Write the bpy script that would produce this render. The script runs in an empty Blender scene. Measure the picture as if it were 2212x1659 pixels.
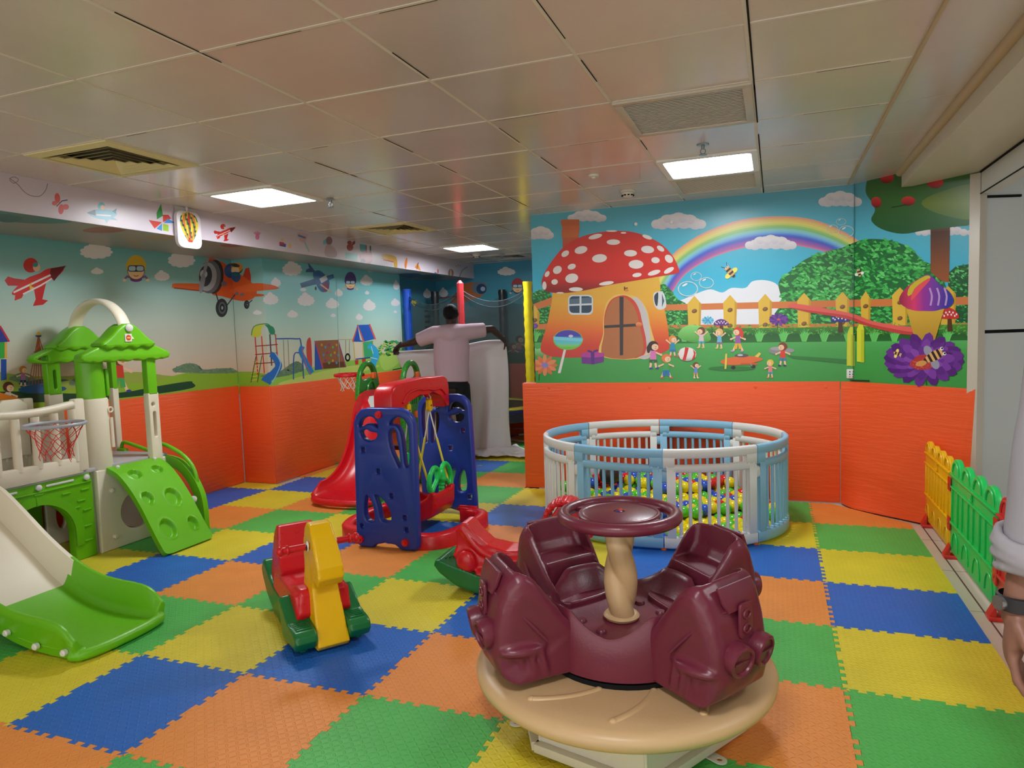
import bpy, bmesh, math, random
from mathutils import Vector, Matrix, noise
from mathutils.geometry import tessellate_polygon
random.seed(7)
PI = math.pi
S = bpy.context.scene
C = S.collection

# ---------------------------------------------------------------- camera
FPX = 1494.574
CAM = Vector((2.748, -1.674, 1.435))
YAW, PITCH, ROLL = -0.36436, -0.07589, -0.03414
_f = Vector((math.sin(YAW) * math.cos(PITCH), math.cos(YAW) * math.cos(PITCH), math.sin(PITCH)))
_r = Vector((math.cos(YAW), -math.sin(YAW), 0))
_u = _r.cross(_f)
R_ = _r * math.cos(ROLL) + _u * math.sin(ROLL)
U_ = -_r * math.sin(ROLL) + _u * math.cos(ROLL)
cd = bpy.data.cameras.new('camera')
cam = bpy.data.objects.new('camera', cd)
C.objects.link(cam)
M = Matrix((R_, U_, -_f)).transposed().to_4x4()
M.translation = CAM
cam.matrix_world = M
cd.sensor_width = 36
cd.lens = FPX / 2212 * 36
cd.clip_start = 0.05
S.camera = cam

# ---------------------------------------------------------------- light and exposure
w = bpy.data.worlds.new('world')
S.world = w
w.use_nodes = True
w.node_tree.nodes['Background'].inputs[0].default_value = (1.0, 0.97, 0.93, 1)
w.node_tree.nodes['Background'].inputs[1].default_value = WORLD = 1.5
S.view_settings.view_transform = 'Standard'
S.view_settings.look = 'None'
S.view_settings.gamma = 1
S.view_settings.use_curve_mapping = False
S.view_settings.exposure = 0.4
LAMP = 50.0            # brightness of the ceiling light diffusers
try:
    S.cycles.use_denoising = True
    S.cycles.max_bounces = 8
    S.cycles.diffuse_bounces = 4
    S.cycles.glossy_bounces = 3
    S.cycles.transparent_max_bounces = 12
    S.cycles.sample_clamp_indirect = 6
    S.cycles.caustics_reflective = False
    S.cycles.caustics_refractive = False
except Exception:
    pass

# ---------------------------------------------------------------- helpers
def lin(c, k=1.0):
    out = []
    for v in c[:3]:
        v = v / 255
        v = v / 12.92 if v <= 0.04045 else ((v + 0.055) / 1.055) ** 2.4
        out.append(min(0.95, v * k))
    return (*out, 1)

MATS = {}
def mat(name, rgb, rough=0.4, spec=0.5, bump=0, bscale=40, metal=0, emit=0, alpha=1, k=1.0, stretch=None, coat=0, sss=0):
    if name in MATS:
        return MATS[name]
    m = bpy.data.materials.new(name)
    m.use_nodes = True
    nt = m.node_tree
    b = nt.nodes['Principled BSDF']
    col = lin(rgb, k)
    b.inputs['Base Color'].default_value = col
    b.inputs['Roughness'].default_value = rough
    b.inputs['Specular IOR Level'].default_value = spec
    b.inputs['Metallic'].default_value = metal
    b.inputs['Coat Weight'].default_value = coat
    b.inputs['Coat Roughness'].default_value = 0.15
    if emit:
        b.inputs['Emission Color'].default_value = col
        b.inputs['Emission Strength'].default_value = emit
    b.inputs['Alpha'].default_value = alpha
    if not emit:
        tc = nt.nodes.new('ShaderNodeTexCoord')
        mp = nt.nodes.new('ShaderNodeMapping')
        if stretch:
            mp.inputs['Scale'].default_value = stretch
        nt.links.new(tc.outputs['Object'], mp.inputs['Vector'])
        n = nt.nodes.new('ShaderNodeTexNoise')
        n.inputs['Scale'].default_value = bscale
        n.inputs['Detail'].default_value = 4
        nt.links.new(mp.outputs['Vector'], n.inputs['Vector'])
        mr = nt.nodes.new('ShaderNodeMapRange')
        mr.inputs['To Min'].default_value = max(0.02, rough - 0.06)
        mr.inputs['To Max'].default_value = min(1, rough + 0.1)
        nt.links.new(n.outputs['Fac'], mr.inputs['Value'])
        nt.links.new(mr.outputs['Result'], b.inputs['Roughness'])
        if bump:
            bp = nt.nodes.new('ShaderNodeBump')
            bp.inputs['Strength'].default_value = bump
            bp.inputs['Distance'].default_value = 0.01
            nt.links.new(n.outputs['Fac'], bp.inputs['Height'])
            nt.links.new(bp.outputs['Normal'], b.inputs['Normal'])
    MATS[name] = m
    return m

def tag(o, label=None, cat=None, group=None, kind=None):
    if label: o['label'] = label
    if cat: o['category'] = cat
    if group: o['group'] = group
    if kind: o['kind'] = kind
    return o

def root(name, loc=(0, 0, 0), rz=0, label=None, cat=None, group=None, kind=None):
    o = bpy.data.objects.new(name, None)
    o.empty_display_size = 0.05
    C.objects.link(o)
    o.location = loc
    o.rotation_euler = (0, 0, rz)
    return tag(o, label, cat, group, kind)

def link(name, me, m=None, parent=None, smooth=40):
    if isinstance(me, bmesh.types.BMesh):
        bm = me
        me = bpy.data.meshes.new(name)
        bmesh.ops.recalc_face_normals(bm, faces=bm.faces)
        bm.to_mesh(me)
        bm.free()
    if m is not None:
        ms = m if isinstance(m, (list, tuple)) else [m]
        if len(me.materials): me.materials.clear()
        for x in ms:
            me.materials.append(x)
    if smooth:
        me.polygons.foreach_set('use_smooth', [True] * len(me.polygons))
        try:
            me.set_sharp_from_angle(angle=math.radians(smooth))
        except Exception:
            pass
    o = bpy.data.objects.new(name, me)
    C.objects.link(o)
    if parent is not None:
        o.parent = parent
    return o

def frame(z):
    z = Vector(z).normalized()
    a = Vector((0, 0, 1)) if abs(z.z) < 0.95 else Vector((1, 0, 0))
    x = a.cross(z).normalized()
    return x, z.cross(x), z

def box(bm, lo, hi, bev=0, seg=2, rot=None):
    lo, hi = Vector(lo), Vector(hi)
    c = (lo + hi) / 2
    mt = Matrix.Translation(c)
    if rot is not None:
        mt = mt @ rot
    mt = mt @ Matrix.Diagonal((*(hi - lo), 1))
    r = bmesh.ops.create_cube(bm, size=1, matrix=mt)
    if bev:
        es = set()
        for v in r['verts']:
            es.update(v.link_edges)
        bmesh.ops.bevel(bm, geom=list(es), offset=bev, segments=seg, affect='EDGES', profile=0.5)
    return bm

def cyl(bm, p0, p1, r0, r1=None, n=20, cap=True):
    if r1 is None: r1 = r0
    p0, p1 = Vector(p0), Vector(p1)
    x, y, z = frame(p1 - p0)
    rings = []
    for p, r in ((p0, r0), (p1, r1)):
        rings.append([bm.verts.new(p + (x * math.cos(2 * PI * k / n) + y * math.sin(2 * PI * k / n)) * r) for k in range(n)])
    for k in range(n):
        bm.faces.new((rings[0][k], rings[0][(k + 1) % n], rings[1][(k + 1) % n], rings[1][k]))
    if cap:
        bm.faces.new(rings[0][::-1]); bm.faces.new(rings[1])
    return bm

def rings_mesh(bm, rings, closed=False, cap=True):
    rs = [[bm.verts.new(p) for p in r] for r in rings]
    n = len(rs[0])
    m = len(rs)
    for a in range(m if closed else m - 1):
        A, B = rs[a], rs[(a + 1) % m]
        for k in range(n):
            bm.faces.new((A[k], A[(k + 1) % n], B[(k + 1) % n], B[k]))
    if cap and not closed:
        bm.faces.new(rs[0][::-1]); bm.faces.new(rs[-1])
    return bm

def catmull(pts, n=6, closed=False):
    P = [Vector(p) for p in pts]
    L = len(P)
    out = []
    rng = range(L) if closed else range(L - 1)
    for i in rng:
        if closed:
            a, b, c, d = P[(i - 1) % L], P[i], P[(i + 1) % L], P[(i + 2) % L]
        else:
            a, b, c, d = P[max(i - 1, 0)], P[i], P[i + 1], P[min(i + 2, L - 1)]
        for k in range(n):
            t = k / n
            out.append(0.5 * ((2 * b) + (c - a) * t + (2 * a - 5 * b + 4 * c - d) * t * t + (3 * b - a - 3 * c + d) * t ** 3))
    if not closed:
        out.append(P[-1])
    return out

def tube(bm, pts, r, n=12, closed=False, sm=0, flat=None):
    """sweep a round (or flat=(a,b) elliptic) section along points; r number or list"""
    if sm:
        if isinstance(r, (list, tuple)):
            rr = [v.x for v in catmull([(q, 0, 0) for q in r], sm, closed)]
        else:
            rr = None
        pts = catmull(pts, sm, closed)
        r = rr or r
    P = [Vector(p) for p in pts]
    m = len(P)
    if not isinstance(r, (list, tuple)):
        r = [r] * m
    T = []
    for i in range(m):
        if closed:
            t = P[(i + 1) % m] - P[(i - 1) % m]
        else:
            t = P[min(i + 1, m - 1)] - P[max(i - 1, 0)]
        T.append(t.normalized())
    x, y, z = frame(T[0])
    rings = []
    for i in range(m):
        x = (x - T[i] * x.dot(T[i])).normalized()
        y = T[i].cross(x)
        fa, fb = flat or (1, 1)
        rings.append([P[i] + (x * math.cos(2 * PI * k / n) * fa + y * math.sin(2 * PI * k / n) * fb) * r[i] for k in range(n)])
    return rings_mesh(bm, rings, closed)

def ellipsoid(bm, c, r, seg=20, rings=12, rot=None):
    if not isinstance(r, (tuple, list)): r = (r, r, r)
    mt = Matrix.Translation(Vector(c))
    if rot is not None: mt = mt @ rot
    mt = mt @ Matrix.Diagonal((*r, 1))
    bmesh.ops.create_uvsphere(bm, u_segments=seg, v_segments=rings, radius=1, matrix=mt)
    return bm

def lathe(bm, prof, c=(0, 0, 0), n=32, closed=False):
    """prof: list of (r, z)"""
    c = Vector(c)
    rings = [[c + Vector((r * math.cos(2 * PI * k / n), r * math.sin(2 * PI * k / n), z)) for k in range(n)] for r, z in prof]
    return rings_mesh(bm, rings, closed, cap=not closed)

def prism(bm, pts, d, o=(0, 0, 0), u=(1, 0, 0), v=(0, 0, 1), w=(0, 1, 0), bev=0, seg=2):
    """extrude the polygon pts (in u,v) from -d/2 to d/2 along w"""
    o, u, v, w = Vector(o), Vector(u), Vector(v), Vector(w)
    a = [bm.verts.new(o + u * p[0] + v * p[1] - w * d / 2) for p in pts]
    b = [bm.verts.new(o + u * p[0] + v * p[1] + w * d / 2) for p in pts]
    fs = [bm.faces.new(a[::-1]), bm.faces.new(b)]
    n = len(pts)
    for k in range(n):
        bm.faces.new((a[k], a[(k + 1) % n], b[(k + 1) % n], b[k]))
    if bev:
        es = list({e for f in fs for e in f.edges})
        bmesh.ops.bevel(bm, geom=es, offset=bev, segments=seg, affect='EDGES', profile=0.5)
    return bm

def sm2(pts, n=5, closed=True):
    return [(p.x, p.y) for p in catmull([(a, b, 0) for a, b in pts], n, closed)]

def ell(cx, cy, rx, ry=None, rot=0, n=24):
    ry = rx if ry is None else ry
    c, s = math.cos(rot), math.sin(rot)
    return [(cx + rx * math.cos(2 * PI * k / n) * c - ry * math.sin(2 * PI * k / n) * s,
             cy + rx * math.cos(2 * PI * k / n) * s + ry * math.sin(2 * PI * k / n) * c) for k in range(n)]

def rrect(x0, y0, x1, y1, r, n=4):
    out = []
    for cx, cy, a in ((x1 - r, y1 - r, 0), (x0 + r, y1 - r, 90), (x0 + r, y0 + r, 180), (x1 - r, y0 + r, 270)):
        for k in range(n + 1):
            t = math.radians(a + 90 * k / n)
            out.append((cx + r * math.cos(t), cy + r * math.sin(t)))
    return out

def plate(outer, holes, d, o=(0, 0, 0), u=(1, 0, 0), v=(0, 0, 1), w=(0, 1, 0), bev=0.004, res=2):
    """a flat board with holes and rounded edges, from a filled 2D curve; returns a mesh in the u,v,w frame"""
    cu = bpy.data.curves.new('tmp', 'CURVE')
    cu.dimensions = '2D'
    cu.fill_mode = 'BOTH'
    cu.extrude = max(d / 2 - bev, 0.0001)
    cu.bevel_depth = bev
    cu.bevel_resolution = res
    cu.offset = -bev
    for loop in [outer] + list(holes):
        if sum(loop[i - 1][0] * loop[i][1] - loop[i][0] * loop[i - 1][1] for i in range(len(loop))) < 0:
            loop = loop[::-1]
        sp = cu.splines.new('POLY')
        sp.points.add(len(loop) - 1)
        for i, p in enumerate(loop):
            sp.points[i].co = (p[0] + 3e-5 * math.sin(i * 12.9 + 1), p[1] + 3e-5 * math.sin(i * 7.7 + p[0] * 90), 0, 1)
        sp.use_cyclic_u = True
    ob = bpy.data.objects.new('tmp', cu)
    C.objects.link(ob)
    bpy.context.view_layer.update()
    dg = bpy.context.evaluated_depsgraph_get()
    me = bpy.data.meshes.new_from_object(ob.evaluated_get(dg), depsgraph=dg)
    bpy.data.objects.remove(ob)
    bpy.data.curves.remove(cu)
    o, u, v, w = Vector(o), Vector(u), Vector(v), Vector(w)
    for vt in me.vertices:
        x, y, z = vt.co
        vt.co = o + u * x + v * y + w * z
    bm = bmesh.new()
    bm.from_mesh(me)
    bmesh.ops.remove_doubles(bm, verts=bm.verts, dist=1e-5)
    bpy.data.meshes.remove(me)
    return bm

def tomesh(bm):
    me = bpy.data.meshes.new('m')
    bmesh.ops.recalc_face_normals(bm, faces=bm.faces)
    bm.to_mesh(me)
    bm.free()
    return me

def bake(me, cutters=(), voxel=0, smooth=0, subsurf=0, dec=0):
    """evaluate boolean cuts, voxel remesh and smoothing into one clean mesh"""
    ob = bpy.data.objects.new('tmp', me)
    C.objects.link(ob)
    cos = []
    for c in cutters:
        co = bpy.data.objects.new('cut', c)
        C.objects.link(co)
        cos.append(co)
        md = ob.modifiers.new('b', 'BOOLEAN')
        md.operation = 'DIFFERENCE'
        md.object = co
        md.solver = 'EXACT'
        md.use_self = True
    if voxel:
        md = ob.modifiers.new('r', 'REMESH')
        md.mode = 'VOXEL'
        md.voxel_size = voxel
        md.use_smooth_shade = True
    if smooth:
        md = ob.modifiers.new('s', 'SMOOTH')
        md.iterations = smooth
        md.factor = 0.5
    if dec:
        md = ob.modifiers.new('d', 'DECIMATE')
        md.ratio = dec
    if subsurf:
        md = ob.modifiers.new('u', 'SUBSURF')
        md.levels = subsurf
    bpy.context.view_layer.update()
    dg = bpy.context.evaluated_depsgraph_get()
    out = bpy.data.meshes.new_from_object(ob.evaluated_get(dg), depsgraph=dg)
    bpy.data.objects.remove(ob)
    for co in cos:
        bpy.data.objects.remove(co)
    return out

def ball_m(bm, c, axes, r, seg=18, rings=12):
    mt = Matrix(axes).transposed().to_4x4()
    mt.translation = Vector(c)
    bmesh.ops.create_uvsphere(bm, u_segments=seg, v_segments=rings, radius=1, matrix=mt @ Matrix.Diagonal((*r, 1)))

def flesh(nodes, edges, rad, cap_ends=True):
    """one limb-and-torso volume: tapered elliptic sections between joints (fused later by the voxel remesh)"""
    bm = bmesh.new()
    deg = {}
    for a, b_ in edges:
        deg[a] = deg.get(a, 0) + 1; deg[b_] = deg.get(b_, 0) + 1
    R2 = {k: (rad[k] if isinstance(rad[k], tuple) else (rad[k], rad[k])) for k in deg}
    for a, b_ in edges:
        p, q = Vector(nodes[a]), Vector(nodes[b_])
        d = (q - p).normalized()
        x = Vector((1, 0, 0)) if abs(d.x) < .8 else Vector((0, 1, 0))
        x = (x - d * x.dot(d)).normalized()
        y = d.cross(x)
        rings = []
        for k in range(9):
            t_ = k / 8
            s_ = t_ * t_ * (3 - 2 * t_)
            rx = R2[a][0] + (R2[b_][0] - R2[a][0]) * s_; ry = R2[a][1] + (R2[b_][1] - R2[a][1]) * s_
            c = p.lerp(q, t_)
            rings.append([c + x * math.cos(2 * PI * j / 20) * rx + y * math.sin(2 * PI * j / 20) * ry for j in range(20)])
        rings_mesh(bm, rings)
        for n_, c in ((a, p), (b_, q)):
            if deg[n_] > 1 or cap_ends:
                rx, ry = R2[n_]
                ball_m(bm, c, (x, y, d), (rx * .995, ry * .995, min(rx, ry) * .995))
    return bm

def copy_tree(o, parent=None):
    c = o.copy()
    C.objects.link(c)
    if parent is not None:
        c.parent = parent
    for ch in list(o.children):
        copy_tree(ch, c)
    return c
# ---------------------------------------------------------------- the room shell
ZC = 2.46
m_cream = mat('cream_paint', (196, 188, 174), 0.35, 0.5, 0.03, 6)
m_white = mat('white_paint', (205, 206, 203), 0.45, 0.4)
m_greyw = mat('grey_white_panel', (190, 196, 197), 0.35, 0.5)
m_dark = mat('dark_gap', (18, 18, 20), 0.8, 0.2)

def ceiling_material():
    m = mat('ceiling_panel', (178, 166, 150), 0.2, 0.6, 0.04, 1.6, coat=0.1)
    nt = m.node_tree
    b = nt.nodes['Principled BSDF']
    g = nt.nodes.new('ShaderNodeNewGeometry')
    n = nt.nodes.new('ShaderNodeTexNoise')
    n.inputs['Scale'].default_value = 0.9
    n.inputs['Detail'].default_value = 5
    nt.links.new(g.outputs['Position'], n.inputs['Vector'])
    cr = nt.nodes.new('ShaderNodeValToRGB')
    cr.color_ramp.elements[0].position = 0.3
    cr.color_ramp.elements[0].color = lin((204, 190, 184))
    cr.color_ramp.elements[1].position = 0.75
    cr.color_ramp.elements[1].color = lin((222, 212, 208))
    nt.links.new(n.outputs['Fac'], cr.inputs['Fac'])
    nt.links.new(cr.outputs['Color'], b.inputs['Base Color'])
    return m

m_ceil = ceiling_material()
GX, GY, GP = 0.235, 0.32, 0.607
def cell(i, j):
    return GX + i * GP, GY + j * GP
LIGHT_CELLS = [(-2, 3), (-2, 9.5), (3, 4), (-2, -2), (3, -3), (0, -5)]
FIX = {(-2, 3), (-2, 9), (3, 4), (3, -3)}
VENT = {(-2, 1), (-2, 6), (-2, 11)}
GRILLE = {(3, 2), (3, 5)}
bm = bmesh.new()
for i in range(-3, 6):
    for j in range(-8, 14):
        x, y = cell(i, j)
        x1, y1 = x + GP, y + GP
        if i == 5: x1 = 3.58
        if i == -3: x = -1.45
        if (i, j) in FIX or (i, j) in VENT or (i, j) in GRILLE:
            continue
        z = ZC + random.uniform(-0.0015, 0.0015)
        g = 0.002
        box(bm, (x + g, y + g, z), (x1 - g, y1 - g, z + 0.02))
ceil = link('ceiling', bm, m_ceil, smooth=0)
tag(ceil, kind='structure')
bm = bmesh.new()
box(bm, (-1.45, -4.6, ZC + 0.1), (3.6, 8.8, ZC + 0.14))
tag(link('ceiling', bm, m_dark, smooth=0), kind='structure')
# painted joints between the panels
bm = bmesh.new()
for i in range(-2, 6):
    x = GX + i * GP
    box(bm, (x - 0.009, -4.5, ZC - 0.002), (x + 0.005, 8.2, ZC + 0.006))
for j in range(-8, 14):
    y = GY + j * GP
    box(bm, (-1.45, y - 0.008, ZC - 0.0021), (3.27, y + 0.005, ZC + 0.0061))
tag(link('trim_1', bm, mat('ceiling_joint', (222, 214, 202), 0.5), smooth=0), kind='structure')
bm = bmesh.new()
rj = random.Random(3)
for i in range(-2, 6):
    x = GX + i * GP
    for j in range(-3, 12):
        if rj.random() < 0.45 or i == 4:
            y = GY + j * GP + rj.random() * 0.3
            l = rj.uniform(0.1, 0.45) if i != 4 else 0.6
            box(bm, (x + 0.004, y, ZC - 0.0026), (x + (0.0075 if i != 4 else 0.011), y + l, ZC - 0.001))
for j in range(-3, 12):
    y = GY + j * GP
    for i in range(-2, 5):
        if rj.random() < 0.4:
            x = GX + i * GP + rj.random() * 0.3
            box(bm, (x, y + 0.004, ZC - 0.0027), (x + rj.uniform(0.1, 0.35), y + 0.0065, ZC - 0.001))
tag(link('trim_2', bm, m_dark, smooth=0), kind='structure')

# floor under the mats and beyond them
m_tile = mat('floor_tile', (205, 190, 172), 0.35, 0.5, 0.05, 3)
bm = bmesh.new()
box(bm, (-2.6, -4.6, -0.1), (6.0, 9.0, -0.012))
tag(link('floor', bm, m_tile, smooth=0), kind='structure')
bm = bmesh.new()
box(bm, (3.695, -3, -0.013), (3.703, 3.7, -0.0112))
for k in range(12):
    box(bm, (3.64, 3.4 - k * 0.6, -0.013), (5.5, 3.402 - k * 0.6, -0.0113))
tag(link('trim_3', bm, mat('dirty_seam', (92, 62, 48), 0.9), smooth=0), kind='structure')

# walls (backing for the printed murals)
m_wall = mat('wall_backing', (200, 200, 196), 0.5)
def wallbox(name, lo, hi, m=m_wall):
    b = bmesh.new(); box(b, lo, hi)
    o = link(name, b, m, smooth=0)
    return tag(o, kind='structure')
wall_left = wallbox('wall_left', (-2.5, -4.6, -0.012), (-2.302, 3.845, 2.6))
pier = wallbox('wall_left_pier', (-2.5, 3.847, -0.012), (-1.922, 6.5, 2.6))
wall_back_left = wallbox('wall_back_left', (-2.3, 6.5, -0.012), (-2.102, 7.9, 2.6))
wall_back = wallbox('wall_back', (-2.3, 7.902, -0.012), (0.9, 8.1, 2.6))
wall_right = wallbox('wall_right', (0.722, 4.243, -0.012), (3.5, 7.9, 2.6))
# the short diagonal wall
bm = bmesh.new()
prism(bm, [(3.306, 4.244), (3.93, 3.62), (3.97, 3.66), (3.97, 4.6), (3.306, 4.6)], 2.612, (0, 0, 1.294), (1, 0, 0), (0, 1, 0), (0, 0, 1))
wall_diag = tag(link('wall_right_diagonal', bm, m_wall, smooth=0), kind='structure')
# white post that ends the diagonal wall
bm = bmesh.new()
prism(bm, [(3.925, 3.615), (3.972, 3.568), (4.02, 3.615), (3.972, 3.662)], 2.35, (0, 0, 1.163), (1, 0, 0), (0, 1, 0), (0, 0, 1), bev=0.002)
box(bm, (3.955, 3.583, 0.9), (3.975, 3.603, 0.903))
tag(link('trim_4', bm, m_cream, smooth=30), kind='structure')
# low white soffit along the left wall with its printed face
bm = bmesh.new()
box(bm, (-2.302, -4.6, 2.235), (-1.4505, 7.9, 2.6))
soffit_left = tag(link('wall_left_soffit', bm, mat('soffit_white', (205, 196, 204), 0.4), smooth=0), kind='structure')
# right beam: rounded bead, vertical face, wide underside
m_beam = mat('beam_cream', (205, 197, 178), 0.4, 0.5, 0.03, 3)
bm = bmesh.new()
box(bm, (3.58, -4.6, 2.345), (4.02, 3.9, 2.6))
tag(link('wall_right_beam', bm, m_beam, smooth=0), kind='structure')
bm = bmesh.new()
cyl(bm, (3.575, -4.6, 2.452), (3.575, 3.93, 2.452), 0.028, n=16)
box(bm, (3.265, -4.6, ZC - 0.012), (3.28, 4.2, ZC + 0.002), 0.003)
tag(link('trim_5', bm, mat('stained_bead', (196, 172, 140), 0.5, 0.4, 0.1, 8), smooth=50), kind='structure')
# header over the side opening, and the corridor's white cladding beyond
bm = bmesh.new()
box(bm, (3.975, -4.6, 2.205), (4.06, 3.56, 2.344))
tag(link('wall_right_header', bm, m_white, smooth=0), kind='structure')
bm = bmesh.new()
box(bm, (3.966, -4.6, 2.334), (3.974, 3.56, 2.344))
for dz in (0,):
    box(bm, (3.968, -4.6, 2.2), (3.9745, 3.56, 2.206))
tag(link('trim_6', bm, m_dark, smooth=0), kind='structure')
ux, uy = 0.935, 0.354
def clad(b, s0, s1, z0, z1, d0, d1):
    o = Vector((3.965, 3.625, 0))
    prism(b, [(s0, z0), (s1, z0), (s1, z1), (s0, z1)], d1 - d0, o + Vector((-uy, ux, 0)) * ((d0 + d1) / 2), (ux, uy, 0), (0, 0, 1), (-uy, ux, 0))
bm = bmesh.new()
clad(bm, 0.015, 2.4, -0.012, 1.316, 0.0, 0.05)
clad(bm, 0.015, 2.4, 1.338, 2.6, 0.0, 0.05)
tag(link('wall_corridor', bm, m_greyw, smooth=0), kind='structure')
bm = bmesh.new()
clad(bm, 0.0, 2.4, 1.314, 1.34, 0.01, 0.04)
clad(bm, 0.004, 0.014, -0.012, 2.3, 0.003, 0.03)
clad(bm, 0.05, 0.28, 2.185, 2.2, -0.015, 0.0)
tag(link('trim_7', bm, m_dark, smooth=0), kind='structure')
bm = bmesh.new()
box(bm, (4.02, -4.6, 2.6), (6.6, 5.2, 2.64))
tag(link('ceiling', bm, m_white, smooth=0), kind='structure')
bm = bmesh.new()
box(bm, (6.2, -4.6, -0.012), (6.3, 5.2, 2.6))
tag(link('wall_corridor_far', bm, m_white, smooth=0), kind='structure')

# ---------------------------------------------------------------- lamps
m_fix = mat('lamp_white', (235, 238, 240), 0.35)
def emitter(name, col, s):
    m = bpy.data.materials.new(name)
    m.use_nodes = True
    nt = m.node_tree
    nt.nodes.clear()
    e = nt.nodes.new('ShaderNodeEmission')
    e.inputs[0].default_value = (*col, 1)
    e.inputs[1].default_value = s
    o = nt.nodes.new('ShaderNodeOutputMaterial')
    nt.links.new(e.outputs[0], o.inputs[0])
    return m
m_em = emitter('lamp_diffuser_glow', (0.94, 0.97, 1.0), LAMP)

def ceiling_lamp(i, j, label, hl=0.304, z=ZC):
    x, y = cell(i, j)
    t = root('ceiling_light', (x + GP / 2, y + GP / 2, z), 0, label, 'ceiling light', 'square recessed ceiling lights')
    b = bmesh.new()
    def sq(h, zz, r):
        return [Vector((p[0], p[1], zz)) for p in rrect(-h, -h, h, h, r, 6)]
    rings_mesh(b, [sq(0.2985, 0.012, 0.01), sq(0.2985, -0.012, 0.02), sq(0.262, -0.014, 0.03)], cap=False)
    link('frame', b, m_fix, t)
    b = bmesh.new()
    rings_mesh(b, [sq(0.262, -0.013, 0.03), sq(0.235, 0.03, 0.07), sq(0.2, 0.045, 0.12)], cap=False)
    link('reflector', b, m_fix, t)
    b = bmesh.new()
    rings_mesh(b, [sq(0.2, 0.05, 0.12), sq(0.2, 0.028, 0.12), sq(0.16, 0.012, 0.11)], cap=True)
    link('diffuser', b, m_em, t)
    return t
ceiling_lamp(-2, 3, 'glowing square ceiling light above the balloon sign and printed pier')
ceiling_lamp(-2, 9, 'glowing square ceiling light farthest back, above the man')
ceiling_lamp(3, 4, 'glowing square ceiling light between two ribbed grilles near the toadstool mural')
ceiling_lamp(3, -3, 'square ceiling light on the right, behind the camera')
# corridor lamp
b = bmesh.new()
box(b, (4.55, 0.6, 2.575), (5.15, 1.2, 2.599))
t = root('corridor_light', (0, 0, 0), 0, 'flat square light in the corridor ceiling behind the fence', 'ceiling light')
link('diffuser', b, emitter('corridor_glow', (0.92, 0.98, 1.0), 14), t, smooth=0)
b = bmesh.new()
box(b, (4.52, 0.57, 2.585), (5.18, 1.23, 2.6))
link('frame', b, m_fix, t, smooth=0)

# ---------------------------------------------------------------- air vents
m_vent = mat('vent_yellowed', (228, 214, 160), 0.45)
m_vent2 = mat('vent_slat_shadow', (60, 56, 46), 0.8)
def air_vent(i, j, label, m=m_vent):
    x, y = cell(i, j)
    t = root('air_vent', (x + GP / 2, y + GP / 2, ZC), 0, label, 'air vent', 'square four-way ceiling air vents')
    def sq(h, zz):
        return [Vector((sx * h, sy * h, zz)) for sx, sy in ((1, 1), (-1, 1), (-1, -1), (1, -1))]
    b = bmesh.new()
    rings_mesh(b, [sq(0.3, 0.01), sq(0.3, -0.008), sq(0.245, -0.014), sq(0.24, 0.03)], cap=False)
    link('frame', b, m, t, smooth=0)
    b = bmesh.new()
    for k in range(5):
        h = 0.222 - k * 0.046
        rings_mesh(b, [sq(h, -0.014), sq(h - 0.001, -0.0125), sq(h - 0.023, 0.0), sq(h - 0.022, -0.0015)], closed=True, cap=False)
    link('slats', b, m, t, smooth=0)
    b = bmesh.new()
    box(b, (-0.3, -0.3, 0.04), (0.3, 0.3, 0.05))
    link('backing', b, m_vent2, t, smooth=0)
air_vent(-2, 1, 'large yellowed square air vent nearest the camera, upper left')
air_vent(-2, 6, 'beige square air vent between the left lamp and the farthest lamp')
air_vent(-2, 11, 'pale square air vent at the back over the trampoline', mat('vent_pale', (200, 200, 200), 0.45))

def grille(i, j, label):
    x, y = cell(i, j)
    t = root('return_grille', (x + GP / 2, y + GP / 2, ZC), 0, label, 'grille', 'ribbed ceiling return grilles')
    b = bmesh.new()
    h = 0.302
    for lo, hi in (((-h, -h), (h, -h + 0.04)), ((-h, h - 0.04), (h, h)), ((-h, -h + 0.04), (-h + 0.04, h - 0.04)), ((h - 0.04, -h + 0.04), (h, h - 0.04))):
        box(b, (*lo, -0.012), (*hi, 0.006), 0.002)
    link('frame', b, m_cream, t, smooth=30)
    b = bmesh.new()
    n = 24
    for k in range(n):
        yy = -h + 0.045 + (2 * h - 0.09) * k / (n - 1)
        box(b, (-h + 0.03, yy - 0.001, -0.011), (h - 0.03, yy + 0.001, 0.009), rot=Matrix.Rotation(-0.75, 4, 'X'))
    link('slats', b, mat('grille_slat', (226, 220, 208), 0.4), t, smooth=0)
    b = bmesh.new()
    box(b, (-h, -h, 0.03), (h, h, 0.04))
    link('backing', b, m_vent2, t, smooth=0)
grille(3, 2, 'large ribbed ceiling grille nearer the camera, beyond the sprinkler')
grille(3, 5, 'ribbed ceiling grille against the toadstool mural wall')

m_chrome = mat('sprinkler_metal', (150, 160, 170), 0.3, 0.5, metal=0.7)
def sprinkler(x, y, label):
    t = root('sprinkler', (x, y, ZC), 0, label, 'sprinkler')
    b = bmesh.new(); lathe(b, [(0.001, 0), (0.035, 0), (0.032, -0.006), (0.001, -0.008)], n=20)
    link('escutcheon', b, m_chrome, t)
    b = bmesh.new(); cyl(b, (0, 0, -0.006), (0, 0, -0.03), 0.009); tube(b, [(-0.012, 0, -0.028), (-0.014, 0, -0.045), (0, 0, -0.056)], 0.003, 8, sm=4); tube(b, [(0.012, 0, -0.028), (0.014, 0, -0.045), (0, 0, -0.056)], 0.003, 8, sm=4)
    link('frame_arms', b, m_chrome, t)
    b = bmesh.new(); lathe(b, [(0.001, -0.056), (0.022, -0.057), (0.024, -0.06), (0.001, -0.062)], n=20)
    link('deflector', b, m_chrome, t)
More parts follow.
